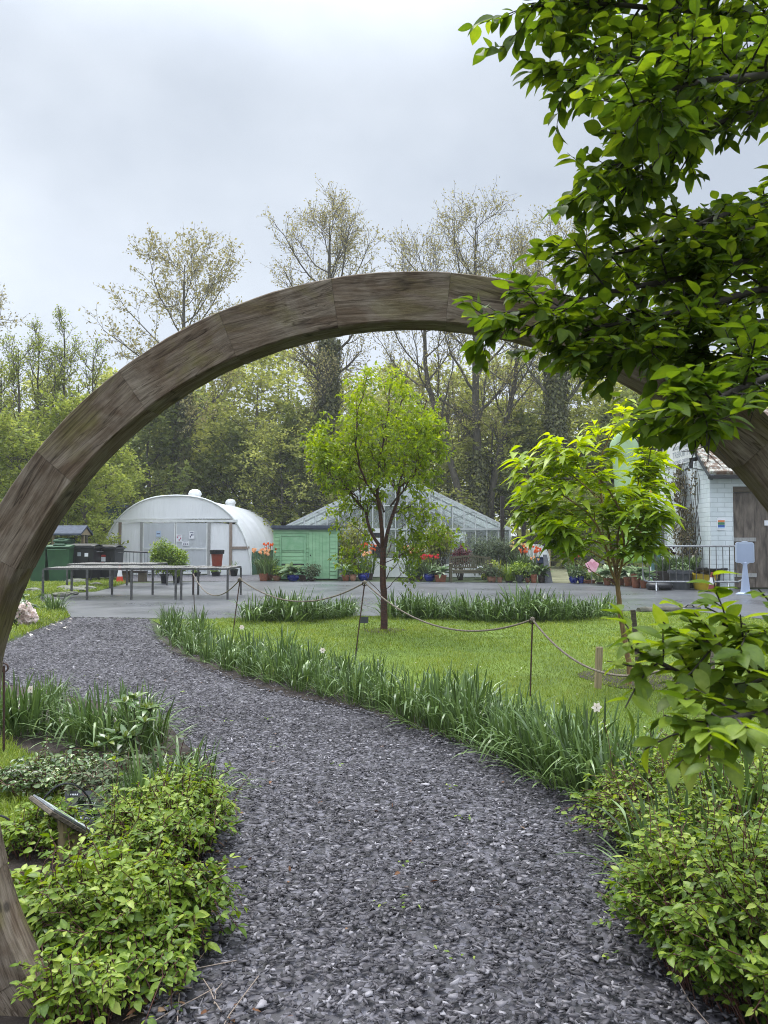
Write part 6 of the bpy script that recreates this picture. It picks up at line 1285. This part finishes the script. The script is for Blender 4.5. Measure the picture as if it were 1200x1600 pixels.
# verge stones
rk = random.Random(12); M['stone'] = mat('mossy_stone', (.19,.18,.16), (.085,.10,.045), 7, .9, .6)
GS = 'flat stones edging the yard beside the tables'
for px, py, s_, lab in ((104,922,.30,'flat stone nearest the green wheelie bins'),(118,925,.34,'broad flat stone in the middle of the verge edging'),(130,920,.22,'small stone before the left black bin'),(138,922,.26,'stone at the right end of the verge edging'),(96,932,.24,'stone low on the verge by the first table leg'),(118,912,.42,'rounded grey mossy stone under the green bins'),(150,915,.2,'small stone just under the right black bin'),(52,925,.25,'dark stone beside the gate timber'),(112,930,.2,'small flat stone at the tarmac edge below the others')):
    p = gp(px,py); T = thing('edging_stone', (p.x,p.y,0), lab, 'stone', GS); MB().sphere((p.x,p.y,.05), s_, 11, 7, (1,.7,.32), .12, rk).build('rock', M['stone'], T, smooth=False)
rng = np.random.default_rng(19); P = scatter(rng, [(p[0],p[1]) for p in PATH], 2.2, 2.2, 9); P = np.repeat(P,5,0)+rng.normal(0,.03,(len(P)*5,3))*[1,1,0]; P[:,2] = .04; n = len(P); g = Geo(); add_leaves(g, rng, P, unit(rng.normal(size=(n,3))*[1,1,.15]), np.array([0,0,1.])+rng.normal(0,.3,(n,3)), rng.uniform(.012,.032,n), rng.uniform(.006,.016,n), .2, .3, 3); tag(g.build('path_weeds', LM['cover'], None, (0,0,0)), 'tiny green weeds and stray leaves dotted over the slate path', 'weeds', kind='stuff')
# leaf litter and twigs by the path
rng = np.random.default_rng(17); pts_ = np.concatenate([scatter(rng,[GP(*q) for q in ((280,1600),(365,1330),(310,1300),(150,1600))],520), scatter(rng,[GP(*q) for q in ((130,1630),(260,1480),(420,1600),(420,1660))],160), scatter(rng,[GP(*q) for q in ((960,1330),(1060,1600),(1130,1600),(1010,1330))],160), scatter(rng,[GP(*q) for q in ((0,1440),(120,1300),(150,1400),(60,1500))],500)]); pts_ = np.concatenate([pts_, scatter(rng, [(p[0],p[1]) for p in PATH], 7, 2, 9)]); n = len(pts_); pts_[:,2] = .026+rng.uniform(0,.012,n); g = Geo()
LM['litter'] = leafmat('dead_leaf', [(.06,.03,.018),(.13,.06,.03),(.20,.11,.06),(.30,.22,.14)], .1, .8, .2)
add_leaves(g, rng, pts_, unit(rng.normal(size=(n,3))*[1,1,.12]), np.array([0,0,1.])+rng.normal(0,.35,(n,3)), rng.uniform(.02,.05,n), rng.uniform(.004,.02,n), .2, .3, 3); tag(g.build('leaf_litter', LM['litter'], None, (0,0,0)), 'brown fallen leaves and needles along the path edges', 'leaf litter', kind='stuff')
n = 46; base = np.concatenate([scatter(rng,[GP(*q) for q in ((180,1620),(280,1500),(420,1600),(420,1660))],60), scatter(rng,[GP(*q) for q in ((960,1330),(1060,1600),(1130,1600),(1010,1330))],26)]); n = len(base); d = unit(rng.normal(size=(n,3))*[1,1,.05]); s5 = np.linspace(-.5,.5,4)[None,:,None]; P = base[:,None]+d[:,None]*s5*rng.uniform(.12,.4,n)[:,None,None]+rng.normal(0,.008,(n,4,3)); P[...,2] = .034+np.abs(P[...,2]-0)*.2; gs = Geo(); add_tubes(gs, P, np.full((n,4),.0022), 4); tag(gs.build('fallen_twigs', M['post'], None, (0,0,0)), 'dry fallen twigs lying on the slate edges', 'twigs', kind='stuff')
# ------------------------------------------------------------------ cherry tree on the lawn
rng = np.random.default_rng(41); cb_ = gp(600,987); CY = cb_.y
T = thing('cherry_tree', (cb_.x,CY,0), 'young cherry tree with glossy red brown trunk in the roped lawn', 'tree'); gt = Geo()
def limb(px_pts, r0, r1, k=14, Y0=CY, dz=None, jit=.012):
    pts = [at(x,y,Y0+(d if d else 0)) for x,y,d in px_pts]; P = poly_path(pts, k)[None]; P = P + rng.normal(0,jit,P.shape)*np.array([1,1,.3]); return P, np.linspace(r0,r1,k)[None]
tr = limb([(600,990,0),(600,940,0),(598,900,0),(599,852,0)], .060, .047, 12, jit=.003); add_tubes(gt, tr[0], tr[1], 12)
mains = [limb(p_, a*.82, b_*.9) for p_, a, b_ in (
  ([(597,856,0),(578,828,.05),(568,795,.1),(540,762,.15),(520,730,.2),(505,705,.2),(490,680,.2)],.036,.008),
  ([(599,855,0),(594,800,-.1),(590,775,-.15),(592,740,-.2),(600,690,-.25),(606,640,-.2),(612,590,-.1)],.044,.008),
  ([(602,855,0),(610,820,.1),(622,775,.2),(628,740,.25),(640,700,.3),(655,660,.3),(668,625,.3)],.042,.008),
  ([(592,780,-.15),(575,758,-.3),(562,725,-.4),(556,680,-.45),(560,630,-.4),(575,600,-.3)],.026,.007),
  ([(624,770,.2),(606,745,.45),(600,700,.6),(620,650,.6),(635,600,.5)],.028,.007),
  ([(625,760,.2),(650,735,.1),(672,705,.0),(690,672,-.1)],.024,.006),
  ([(570,800,.1),(555,775,-.2),(535,755,-.4),(515,740,-.5),(505,715,-.5)],.018,.005),
  ([(600,800,-.1),(585,760,.5),(570,710,.8),(560,660,.9)],.022,.006),
  ([(610,790,.15),(635,760,-.5),(655,720,-.7),(650,670,-.7)],.022,.006),
  ([(602,905,0),(620,880,-.1),(640,850,-.2),(665,815,-.25)],.010,.004),
  ([(597,870,0),(575,840,.2),(545,815,.3),(530,800,.3)],.009,.004),([(603,870,0),(625,830,.25),(655,800,.3),(680,785,.3)],.009,.004),([(600,880,0),(640,860,-.1),(672,845,-.2),(690,835,-.2)],.009,.003),
  ([(598,930,0),(575,905,.1),(560,885,.15),(552,870,.2)],.008,.003),
  ([(600,925,0),(618,905,-.15),(636,890,-.25),(640,868,-.3)],.009,.003))]
lf = Geo(); PT = []
for k_, (P, R) in enumerate(mains):
    add_tubes(gt, P, R, 8); low = k_ >= 9; nn_ = 13 if not low else 6
    c1, r1 = children(rng, P, R, nn_, .2 if not low else .3, 1.0, (.4,1.0), lambda t,r: .50*(1-.35*t) if not low else .28+0*t, 5, .10, .13, .55, .35, .004); add_tubes(gt, c1, r1, 5)
    c2, r2 = children(rng, c1, r1, 6, .2, 1.0, (.4,1.0), .26, 4, .03, .15, .6, .4, .0022); add_tubes(gt, c2, r2, 4)
    c3, r3 = children(rng, c2, r2, 3 if not low else 1, .3, 1.0, (.4,1.0), .15, 3, .0, .15, .6, .5, .0015)
    for cc_, rr_, m_ in ((c1,r1,3),(c2,r2,5),(c3,r3,4)): PT.append(twig_leaves(rng, cc_, rr_, m_, .25))
p = np.concatenate([a for a,_ in PT]); tg = np.concatenate([b for _,b in PT])
# keep the crown inside the silhouette of the tree
pz = p[:,2]; keep = np.ones(len(p),bool); zc = zat(690,CY); xo = p[:,0]-cb_.x+.08; keep = ((xo/(1.24-.36*np.clip(pz-zc,0,2)))**2 + ((pz-zc)/1.22)**2 < 1.0) | (pz < zat(785,CY)); p, tg = p[keep], tg[keep]; n = len(p)
D = unit(tg*.5+rng.normal(0,.55,(n,3))+np.array([0,0,-.35])); add_leaves(lf, rng, p, D, np.array([0,0,1.])+rng.normal(0,.5,(n,3)), rng.uniform(.05,.10,n), rng.uniform(.025,.046,n), rng.uniform(0,.4,n), .3, 3, np.clip(rng.normal(.45,.2,n)+.12*(pz[keep]-zc),0,1))
gt.build('trunk', M['cherry_bark'], T, None, True); lf.build('crown', LM['cherry'], T)

# ------------------------------------------------------------------ dogwood
rng = np.random.default_rng(43); db = gp(981,1074); DY = db.y
T = thing('dogwood_tree', (db.x,DY,0), 'small tan stemmed tree with large drooping bright lime green leaves', 'tree'); gt = Geo(); lf = Geo()
def dl_(pts_, r0, r1, k=12): P = poly_path([at(x,y,DY+d) for x,y,d in pts_], k)[None]; return P + rng.normal(0,.004,P.shape), np.linspace(r0,r1,k)[None]
tr = dl_([(981,1076,0),(984,1050,0),(978,1010,0),(972,975,0),(968,940,0),(963,905,0)], .030, .023); add_tubes(gt, tr[0], tr[1], 10)
ml = [dl_(p_, a, b_) for p_, a, b_ in (
 ([(963,908,0),(952,885,-.05),(945,850,-.1),(925,810,-.2),(890,780,-.3),(850,760,-.35),(815,745,-.35)],.015,.004),
 ([(963,908,0),(966,880,.05),(965,840,.05),(975,800,.1),(1000,770,.15),(1030,755,.2)],.015,.004),
 ([(963,906,0),(958,870,.1),(950,830,.15),(940,780,.15),(935,730,.15),(950,690,.1),(962,655,.1)],.017,.004),
 ([(964,906,0),(975,870,-.1),(972,830,-.15),(960,780,-.2),(930,740,-.3),(900,720,-.3),(865,705,-.3)],.014,.004),
 ([(964,900,0),(950,860,.3),(920,820,.45),(880,800,.5),(840,790,.5)],.012,.004),
 ([(966,880,0),(985,840,-.3),(1005,810,-.4),(1020,800,-.4)],.010,.004),
 ([(958,860,0),(985,800,.4),(1000,745,.45),(1010,720,.45)],.010,.004),
 ([(955,880,0),(920,860,-.3),(890,845,-.45),(870,840,-.45)],.009,.0035),
 ([(950,850,0),(905,840,.1),(860,815,.2),(830,800,.2)],.010,.0035),
 ([(965,890,0),(990,870,-.2),(1005,855,-.25)],.008,.003),
 ([(950,800,.1),(915,760,.1),(880,735,.1),(845,720,.0)],.010,.003),
 ([(961,915,0),(930,895,-.1),(905,880,-.15),(888,872,-.2)],.006,.003))]
PT = []
for P, R in ml:
    add_tubes(gt, P, R, 7); c1, r1 = children(rng, P, R, 7, .35, 1.0, (.5,1.1), .24, 5, .08, .1, .6, .4, .0028, .3); add_tubes(gt, c1, r1, 5)
    for cc_, rr_, m_, t0_ in ((c1,r1,5,.35),(P,R,5,.55)): PT.append(twig_leaves(rng, cc_, rr_, m_, t0_))
p = np.concatenate([a for a,_ in PT]); tg = np.concatenate([b for _,b in PT]); k2 = p[:,2] > zat(866,DY); p, tg = p[k2], tg[k2]
p = np.concatenate([p]*4)+rng.normal(0,.045,(len(p)*4,3)); tg = np.concatenate([tg]*4); n = len(p); az = rng.uniform(0,6.28,n); out_ = (p-np.array([db.x,DY,zat(790,DY)]))*.5; out_[:,2] = 0
D = unit(np.stack([np.cos(az),np.sin(az),rng.uniform(.05,.65,n)],1)+out_+tg*.3); sz = rng.uniform(.10,.18,n)
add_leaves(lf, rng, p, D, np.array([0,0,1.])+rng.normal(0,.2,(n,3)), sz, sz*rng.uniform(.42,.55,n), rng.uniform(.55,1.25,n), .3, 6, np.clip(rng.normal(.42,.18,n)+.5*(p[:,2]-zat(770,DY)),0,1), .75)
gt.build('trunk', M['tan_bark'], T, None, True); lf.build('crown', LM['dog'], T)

# ------------------------------------------------------------------ overhanging tree at the right, in front of the gate
rng = np.random.default_rng(47); OX, OY = 2.05, 2.75
T = thing('overhanging_tree', (OX,OY,0), 'broad leaved tree at the right whose branches hang over the moon gate', 'tree'); gt = Geo(); lf = Geo()
trk_ = poly_path([Vector((OX,OY,-.05)),Vector((OX+.03,OY,.8)),Vector((OX-.02,OY-.05,1.7)),Vector((OX+.05,OY-.1,2.8)),Vector((OX,OY-.1,4.0))], 16)[None]; add_tubes(gt, trk_, np.linspace(.075,.02,16)[None], 10)
def bough(pts_, r0, r1, k=14): P = poly_path([Vector((OX,OY-.08,h)) if isinstance(h_, str) else at(*(h_)) for h_, h in pts_], k)[None]; return P, np.linspace(r0,r1,k)[None]
r0_ = .013
def BG(h, *pp): return bough([('t',h)] + [(q,0) for q in pp], r0_, .003)
L1 = [BG(2.9,(1330,90,2.4),(1200,30,2.1),(1050,15,1.95),(920,5,1.85),(830,10,1.8)),
 BG(2.8,(1330,150,2.4),(1180,100,2.1),(1030,95,1.95),(940,90,1.85),(890,125,1.8)),
 BG(2.6,(1330,150,2.4),(1180,150,2.1),(1060,180,1.95),(990,240,1.85),(930,290,1.78)),
 BG(2.75,(1300,120,2.1),(1180,120,1.8),(1080,130,1.65),(990,165,1.55)),
 BG(2.45,(1330,330,2.4),(1200,320,2.2),(1120,340,2.1),(1050,370,2.0),(970,395,1.95),(905,405,1.9)),
 BG(2.4,(1330,430,2.4),(1210,400,2.1),(1090,430,1.95),(960,455,1.85),(870,482,1.8),(785,494,1.78)),
 BG(2.3,(1330,470,2.4),(1210,450,2.1),(1090,480,1.9),(990,500,1.82),(890,522,1.78)),
 BG(2.2,(1330,520,2.3),(1220,500,2.0),(1120,525,1.85),(1030,545,1.78),(945,558,1.75)),
 BG(2.1,(1330,600,2.1),(1240,580,1.75),(1160,605,1.6),(1110,628,1.5),(1075,645,1.47)),
 BG(2.5,(1330,380,2.6),(1220,350,2.45),(1120,390,2.35),(1020,430,2.3)),
 BG(2.3,(1330,480,2.6),(1220,450,2.5),(1120,480,2.42),(1040,520,2.4)),
 BG(2.2,(1330,540,2.2),(1220,560,2.0),(1150,570,1.9),(1090,575,1.85)),
 BG(2.95,(1330,40,2.6),(1220,60,2.5),(1100,60,2.4),(980,60,2.35)),
 BG(2.7,(1330,170,2.5),(1220,170,2.2),(1130,190,2.0),(1050,235,1.95),(970,300,1.9)),
 BG(2.95,(1330,-30,2.2),(1180,-40,2.0),(1040,-30,1.9),(910,-25,1.85)),
 BG(2.6,(1320,320,2.2),(1210,345,2.0),(1150,370,1.95),(1090,390,1.9))]
for P, R in L1: add_tubes(gt, P, R, 7)
PT = []
for i_, (P, R) in enumerate(L1):
    c1, r1 = children(rng, P, R, 38, .06, 1.0, (.4,1.1), lambda t,r: .175*(1-.35*t), 5, .0, .12, .5, .5, .0018, .25); add_tubes(gt, c1, r1, 5)
    c2, r2 = children(rng, c1, r1, 2, .3, .9, (.4,.9), .07, 4, 0, .12, .6, .6, .0012, .2); add_tubes(gt, c2, r2, 4)
    PT += [twig_leaves(rng, c1, r1, 9, .1), twig_leaves(rng, c2, r2, 5, .2), twig_leaves(rng, P, R, 9, .7)]
# low near sprays
r0_ = .007
L2 = [BG(1.9,(1400,900,1.75),(1270,1010,1.45),(1180,1065,1.3),(1110,1070,1.22),(1040,1040,1.18),(985,1010,1.16)),
 BG(1.8,(1400,1000,1.5),(1270,1090,1.25),(1180,1115,1.12),(1125,1125,1.08),(1100,1135,1.06)),
 BG(2.0,(1400,900,1.7),(1270,960,1.4),(1200,990,1.25),(1130,975,1.2)),
 BG(1.9,(1400,950,1.6),(1290,1040,1.35),(1200,1050,1.25),(1140,1015,1.2),(1085,1000,1.17))]
PN = []
for P, R in L2:
    add_tubes(gt, P, R, 7); c1, r1 = children(rng, P, R, 20, .12, .99, (.4,1.0), .10, 4, .03, .1, .5, .6, .0016, .2); add_tubes(gt, c1, r1, 5); PN += [twig_leaves(rng, c1, r1, 9, .1), twig_leaves(rng, P, R, 30, .3)]
def put(PT, L0, L1_, sel=None):
    p = np.concatenate([a for a,_ in PT]); tg = np.concatenate([b for _,b in PT])
    if sel is not None: k = sel(p); p, tg = p[k], tg[k]
    n = len(p); sd = unit(np.cross(tg, np.array([0,0,1.])))*np.where(np.arange(n)%2==0,1,-1)[:,None]
    D = unit(tg*.75+sd*.75+rng.normal(0,.3,(n,3))+np.array([0,0,-.18])); sz = rng.uniform(L0,L1_,n); add_leaves(lf, rng, p, D, np.array([0,0,1.])+sd*.1+rng.normal(0,.33,(n,3)), sz, sz*rng.uniform(.48,.62,n), rng.uniform(.0,.4,n), .28, 6, np.clip(rng.normal(.42,.2,n),0,1), .85)
def topsel(p):
    # pixel position of each point from the photographer's place is not used; a simple world test keeps leaves out of the walkway
    return (p[:,2] > 1.5+np.where(p[:,1] < 1.64, .135, .178)*p[:,1]) & (p[:,1] > 1.1)
put(PT, .030, .057, topsel)
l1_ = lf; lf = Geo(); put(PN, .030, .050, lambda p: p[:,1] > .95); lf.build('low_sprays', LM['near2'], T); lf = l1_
gt.build('trunk', M['twig'], T, None, True); lf.build('crown', LM['near'], T)

# ------------------------------------------------------------------ trees behind the yard
def tall_tree(name, label, x, Y, H, r0, crown0, spread, leaf, seed, stemsn=1, lean=(0,), ivy=0, bark='bark', nl=4, leafL=(.16,.30), m1=22, m2=9, m3=5, conical=.55, up=.10, bstart=.25, lsz=1, grp='tall trees in young leaf behind the garden'):
    rng = np.random.default_rng(seed); T = thing(name, (x,Y,0), label, 'tree', grp); gt = Geo(); lf = Geo(); PT = []
    for s_ in range(stemsn):
        k = 16; s = np.linspace(0,1,k); h = H*(1 if s_ == 0 else rng.uniform(.86,.97)); wob = np.cumsum(rng.normal(0,.010*H/k*2,(k,2)),0); wob -= wob[0]
        P = np.stack([x+lean[s_]*np.minimum(1,s*1.6)**1.1+wob[:,0], Y+wob[:,1]+(s_-.5*(stemsn-1))*.5*s, s*h-.1], 1)[None]; R = (r0*(1 if s_ == 0 else .75)*(1-s)**.8+.02)[None]; add_tubes(gt, P, R, 9)
        ln = lambda t,r: spread*(np.sin(np.pi*np.clip((t-crown0)/(1-crown0),0.02,1)**conical)*.85+.22)
        c1, r1 = children(rng, P, R, m1, crown0, .985, (.65,1.25), ln, 7, up, .13, .45, .25, .03); add_tubes(gt, c1, r1, 5)
        c2, r2 = children(rng, c1, r1, m2, bstart, 1.0, (.4,.95), lambda t,r: spread*.40*(1-.4*t), 5, up*.8, .15, .5, .35, .016); add_tubes(gt, c2, r2, 3)
        c3, r3 = children(rng, c2, r2, m3, .15, 1.0, (.35,.95), spread*.17, 3, up*.5, .12, .6, .5, .010); add_tubes(gt, c3, r3, 3)
        PT += [twig_leaves(rng, c3, r3, nl+1, .2), twig_leaves(rng, c2, r2, 3, .5)]
    p = np.concatenate([a for a,_ in PT]); tg = np.concatenate([b for _,b in PT]); n = len(p)
    add_diamonds(lf, rng, p+rng.normal(0,.08,(n,3)), tg*.4+rng.normal(0,.7,(n,3)), rng.normal(0,1,(n,3))+np.array([0,0,.6]), rng.uniform(leafL[0],leafL[1],n)*lsz, rng.uniform(leafL[0],leafL[1],n)*.55*lsz)
    gt.build('trunk', M[bark], T, None, True); lf.build('crown', LM[leaf], T)
    if ivy:
        n = int(ivy*420); z = ivy*np.sqrt(rng.uniform(0,1,n)); a = rng.uniform(0,6.28,n); q = r0*1.1+np.abs(rng.normal(0,.16,n)); sx_ = np.interp(z/H, s, P[0,:,0]) if stemsn == 1 else x; g = Geo()
        add_diamonds(g, rng, np.stack([sx_+q*np.cos(a),Y+q*np.sin(a),z],1), np.stack([np.cos(a)*.3,np.sin(a)*.3,rng.normal(-.6,.4,n)],1), np.stack([np.cos(a),np.sin(a),np.full(n,.4)],1), rng.uniform(.14,.28,n), rng.uniform(.1,.2,n)); g.build('ivy', LM['ivy'], T)
    return T
X_ = lambda px, Y: wpx(px-600,Y)
tall_tree('alder_tree','tall bare stemmed tree with ivy clad trunk above the polytunnel',X_(283,46),46,zat(412,46),.30,.42,5.2,'alder',61,ivy=12,nl=5,m1=20,conical=.7,leafL=(.13,.26))
tall_tree('alder_tree','tall conical tree directly behind the gate crown left of the cherry',X_(514,47),47,zat(345,47),.42,.40,4.6,'alder',62,ivy=14,m1=28,m2=11,nl=4,leafL=(.10,.20),conical=.9)
tall_tree('forked_tree','tall many stemmed tree forking behind the greenhouse ridge',X_(748,46),46,zat(345,46),.34,.34,5.2,'alder',63,3,(-.3,-3.0,2.4),ivy=7,m1=20,nl=3,leafL=(.10,.20),conical=.8,up=.16)
tall_tree('alder_tree','tall pale trunked tree right of the forked tree above the dogwood',X_(873,45),45,zat(362,45),.42,.42,4.6,'alder',64,1,(0,),ivy=12,bark='pale_bark',m1=22,nl=3,leafL=(.10,.20))
tall_tree('alder_tree','tall tree mostly hidden behind the overhanging branches on the right',X_(1010,57),57,zat(375,57),.36,.40,5.0,'alder',65,nl=3,leafL=(.10,.20))
tall_tree('alder_tree','tree reaching in at the left edge above the gate shoulder',X_(-95,40),40,zat(395,40),.25,.35,4.2,'alder',66,nl=4,leafL=(.10,.2))
tall_tree('slender_tree','slender upright tree with thin twigs at far left',X_(95,38),38,zat(505,38),.10,.2,2.0,'birch',67,3,(.2,-1.2,1.4),nl=3,leafL=(.07,.15),m1=16,m2=7,m3=4,up=.3)
tall_tree('slender_tree','pale green slender tree beside the one at far left',X_(30,37),37,zat(545,37),.10,.15,2.6,'birch',68,3,(.0,-1.0,1.3),nl=4,leafL=(.08,.17),m1=16,m2=8,m3=4,up=.25)
# woodland edge: four kinds, each tree its own
def wood_proto(name, leaf, H, spread, seed, n1, bark='bark', nl=5, leafL=(.18,.36), crown0=.22, flat=.35, up=.02):
    rng = np.random.default_rng(seed); T = thing(name, (0,0,0), 'x', 'tree', 'woodland edge trees behind the garden'); gt = Geo(); lf = Geo(); k = 12; s = np.linspace(0,1,k)
    P = np.stack([np.cumsum(rng.normal(0,.08,k)),np.cumsum(rng.normal(0,.08,k)),s*H-.1],1)[None]; R = (.02+.20*(1-s)**.9)[None]; add_tubes(gt, P, R, 8)
    c1, r1 = children(rng, P, R, n1, crown0, .98, (.9,1.45), lambda t,r: spread*(.28+.72*np.sin(np.pi*np.clip(.12+.86*t,0,1))), 7, up, .12, .45, .3, .02, flat*.4); add_tubes(gt, c1, r1, 5)
    c2, r2 = children(rng, c1, r1, 9, .2, 1.0, (.5,1.1), lambda t,r: spread*.42*(1-.5*t), 5, up, .12, .5, .4, .013, flat); add_tubes(gt, c2, r2, 3)
    c3, r3 = children(rng, c2, r2, 4, .2, 1.0, (.4,1.0), spread*.16, 3, up, .1, .6, .5, .009, flat); 
    p1, t1_ = twig_leaves(rng, c3, r3, nl+2, .1); p2, t2_ = twig_leaves(rng, c2, r2, 3, .4); p = np.concatenate([p1,p2]); tg = np.concatenate([t1_,t2_]); n = len(p)
    add_diamonds(lf, rng, p+rng.normal(0,.07,(n,3)), tg*.5+rng.normal(0,.5,(n,3))*np.array([1,1,.5]), np.array([0,0,1.])+rng.normal(0,.55,(n,3)), rng.uniform(*leafL,n)*1.15, rng.uniform(*leafL,n)*.72)
    gt.build('trunk', M[bark], T, (0,0,0), True); lf.build('crown', LM[leaf], T, (0,0,0)); return T
WP = [wood_proto('beech_tree','wood',13.5,5.0,71,24,nl=4), wood_proto('beech_tree','wood',12.0,5.6,72,22,nl=4,leafL=(.16,.32)), wood_proto('dark_tree','wood2',11.0,3.8,73,26,nl=6,flat=.1,leafL=(.2,.4)), wood_proto('bushy_tree','birch',8.0,3.2,74,24,nl=5,flat=.1,crown0=.08,leafL=(.14,.28))]
usedw = set(); rw = random.Random(5)
def wood(i, px, Y, sc, label):
    x = X_(px,Y); c = WP[i]; rz_ = rw.uniform(0,6.28)
    if i not in usedw: usedw.add(i); c.location = (x,Y,0); c.rotation_euler = (0,0,rz_); c.scale = (sc,sc,sc); c['label'] = label
    else: dup(c, (x,Y,0), rz_, sc, label)
for a_ in ((3,40,34,.82,'bright bushy tree at the left edge behind the gate timber'),(3,135,32.5,.62,'lime green bush tree beside the notice board'),(3,95,36,.95,'light green bushy tree above the bins'),(3,165,38,.7,'small lime bush between the dark hut and the bins'),
 (0,120,50,.88,'beech behind the dark green hut'),(1,215,56,1.05,'spreading beech left of the ivy clad trunk'),(2,235,46,.85,'dark tree rising over the polytunnel left shoulder'),(0,330,54,1.08,'beech right of the ivy clad trunk'),(2,300,60,1.1,'dark tree behind the ivy clad trunk'),
 (1,395,50,.98,'low spreading beech above the polytunnel far end'),(0,450,56,1.12,'layered beech above the shed roof'),(2,360,48,.72,'short dark tree over the polytunnel vents'),(2,470,47,.80,'short dark tree behind the shed'),(1,440,46,.66,'low spreading beech behind the shed roof'),
 (1,540,52,.95,'beech behind the cherry crown left side'),(0,580,60,1.05,'far beech seen past the cherry crown'),(2,620,50,.85,'dark tree behind the greenhouse ridge'),(1,660,58,1.1,'beech in the gap right of the cherry crown'),(0,700,50,.88,'beech behind the greenhouse right slope'),
 (1,790,52,1.02,'beech between the forked tree and pale trunk'),(0,770,47,.72,'low layered beech above the pergola frame'),(0,840,58,1.08,'beech behind the pale trunk left side'),(2,830,48,.8,'dark tree behind the dogwood crown'),(1,910,54,1.05,'beech behind the dogwood crown top'),
 (0,960,50,1.0,'beech left of the brick gable'),(1,1030,56,1.1,'beech rising behind the brick gable'),(2,985,46,.85,'dark tree behind the feather flag'),(0,1110,60,1.1,'beech behind the tiled roof'),(1,1210,58,1.1,'beech at the far right behind the building'),
 (0,10,56,.95,'beech behind the far left slender trees'),(2,60,52,.85,'dark tree behind the far left slender trees'),(3,880,42,.55,'low bushy tree behind the parked car'),(3,920,40,.5,'low bush tree behind the pots on the grass track'),(2,900,50,.6,'short dark tree beyond the parked car'),(0,-120,54,1.1,'beech out at the far left'),(0,505,46,.62,'low layered beech between shed and greenhouse')): wood(*a_)
# far wood seen between the nearer trunks: one mass
rng = np.random.default_rng(81); g = Geo(); gt = Geo(); n = 70000; x = rng.uniform(-75,75,n); y = rng.uniform(72,100,n); top = 12.5+2.2*np.sin(x*.23)+1.6*np.sin(x*.61+1)+(y-72)*.12; z = top*rng.uniform(0,1,n)**.8
add_diamonds(g, rng, np.stack([x,y,z],1), rng.normal(0,1,(n,3)), rng.normal(0,.6,(n,3))+np.array([0,0,1.]), rng.uniform(.4,.9,n), rng.uniform(.25,.5,n), np.clip(rng.normal(.65,.2,n),0,1)); fw = g.build('far_woodland', LM['wood'], None, (0,85,0)); tag(fw, 'far spring woodland filling the gaps between the nearer trunks', 'woodland', kind='stuff')
m_ = 160; bx_ = rng.uniform(-75,75,m_); by_ = rng.uniform(70,100,m_); s = np.linspace(0,1,4)[None]; P = np.stack([bx_[:,None]+s*rng.normal(0,.8,(m_,1)),by_[:,None]+0*s,s*rng.uniform(13,18,m_)[:,None]],-1); add_tubes(gt, P, np.full((m_,4),.16)*np.linspace(1,.3,4)[None], 5); tag(gt.build('far_trunks', M['bark'], None, (0,85,0)), 'dim trunks within the far spring woodland', 'woodland', kind='stuff')
# rough undergrowth below the wood
rng = np.random.default_rng(83); g = Geo(); n = 26000; x = rng.uniform(-40,40,n); y = 40+rng.uniform(0,1,n)**.8*22; ok_ = ~((x > -14) & (x < 7) & (y < 47)) & ~((x > 8.5) & (y < 32)); x, y = x[ok_], y[ok_]; n = len(x); hh = 1.1+.7*np.sin(x*.7+y*.3)+.4*np.sin(x*1.9); z = np.abs(hh)*rng.uniform(0,1,n)
add_diamonds(g, rng, np.stack([x,y,z],1), rng.normal(0,1,(n,3)), rng.normal(0,.5,(n,3))+np.array([0,0,1.]), rng.uniform(.2,.45,n), rng.uniform(.12,.28,n)); tag(g.build('undergrowth', LM['wood'], None, (0,50,0)), 'tangled undergrowth along the woodland foot', 'undergrowth', kind='stuff')
# any clump prototype that was not placed is removed
for c in protos:
    if c['label'] == 'x':
        for ch_ in list(c.children): bpy.data.objects.remove(ch_)
        bpy.data.objects.remove(c)

# ------------------------------------------------------------------ damp air
hz = MB().box(-140,140,-20,135,-1.0,40).build('haze', None); tag(hz, 'thin damp haze in the air over the garden and woodland', 'haze', kind='stuff')
hm = bpy.data.materials.new('haze_air'); hm.use_nodes = True; t = hm.node_tree; t.nodes.clear(); o = t.nodes.new('ShaderNodeOutputMaterial'); pv = t.nodes.new('ShaderNodeVolumePrincipled'); pv.inputs['Density'].default_value = .0007; pv.inputs['Color'].default_value = (.93,.95,.97,1); t.links.new(pv.outputs[0], o.inputs['Volume']); hz.data.materials.append(hm)
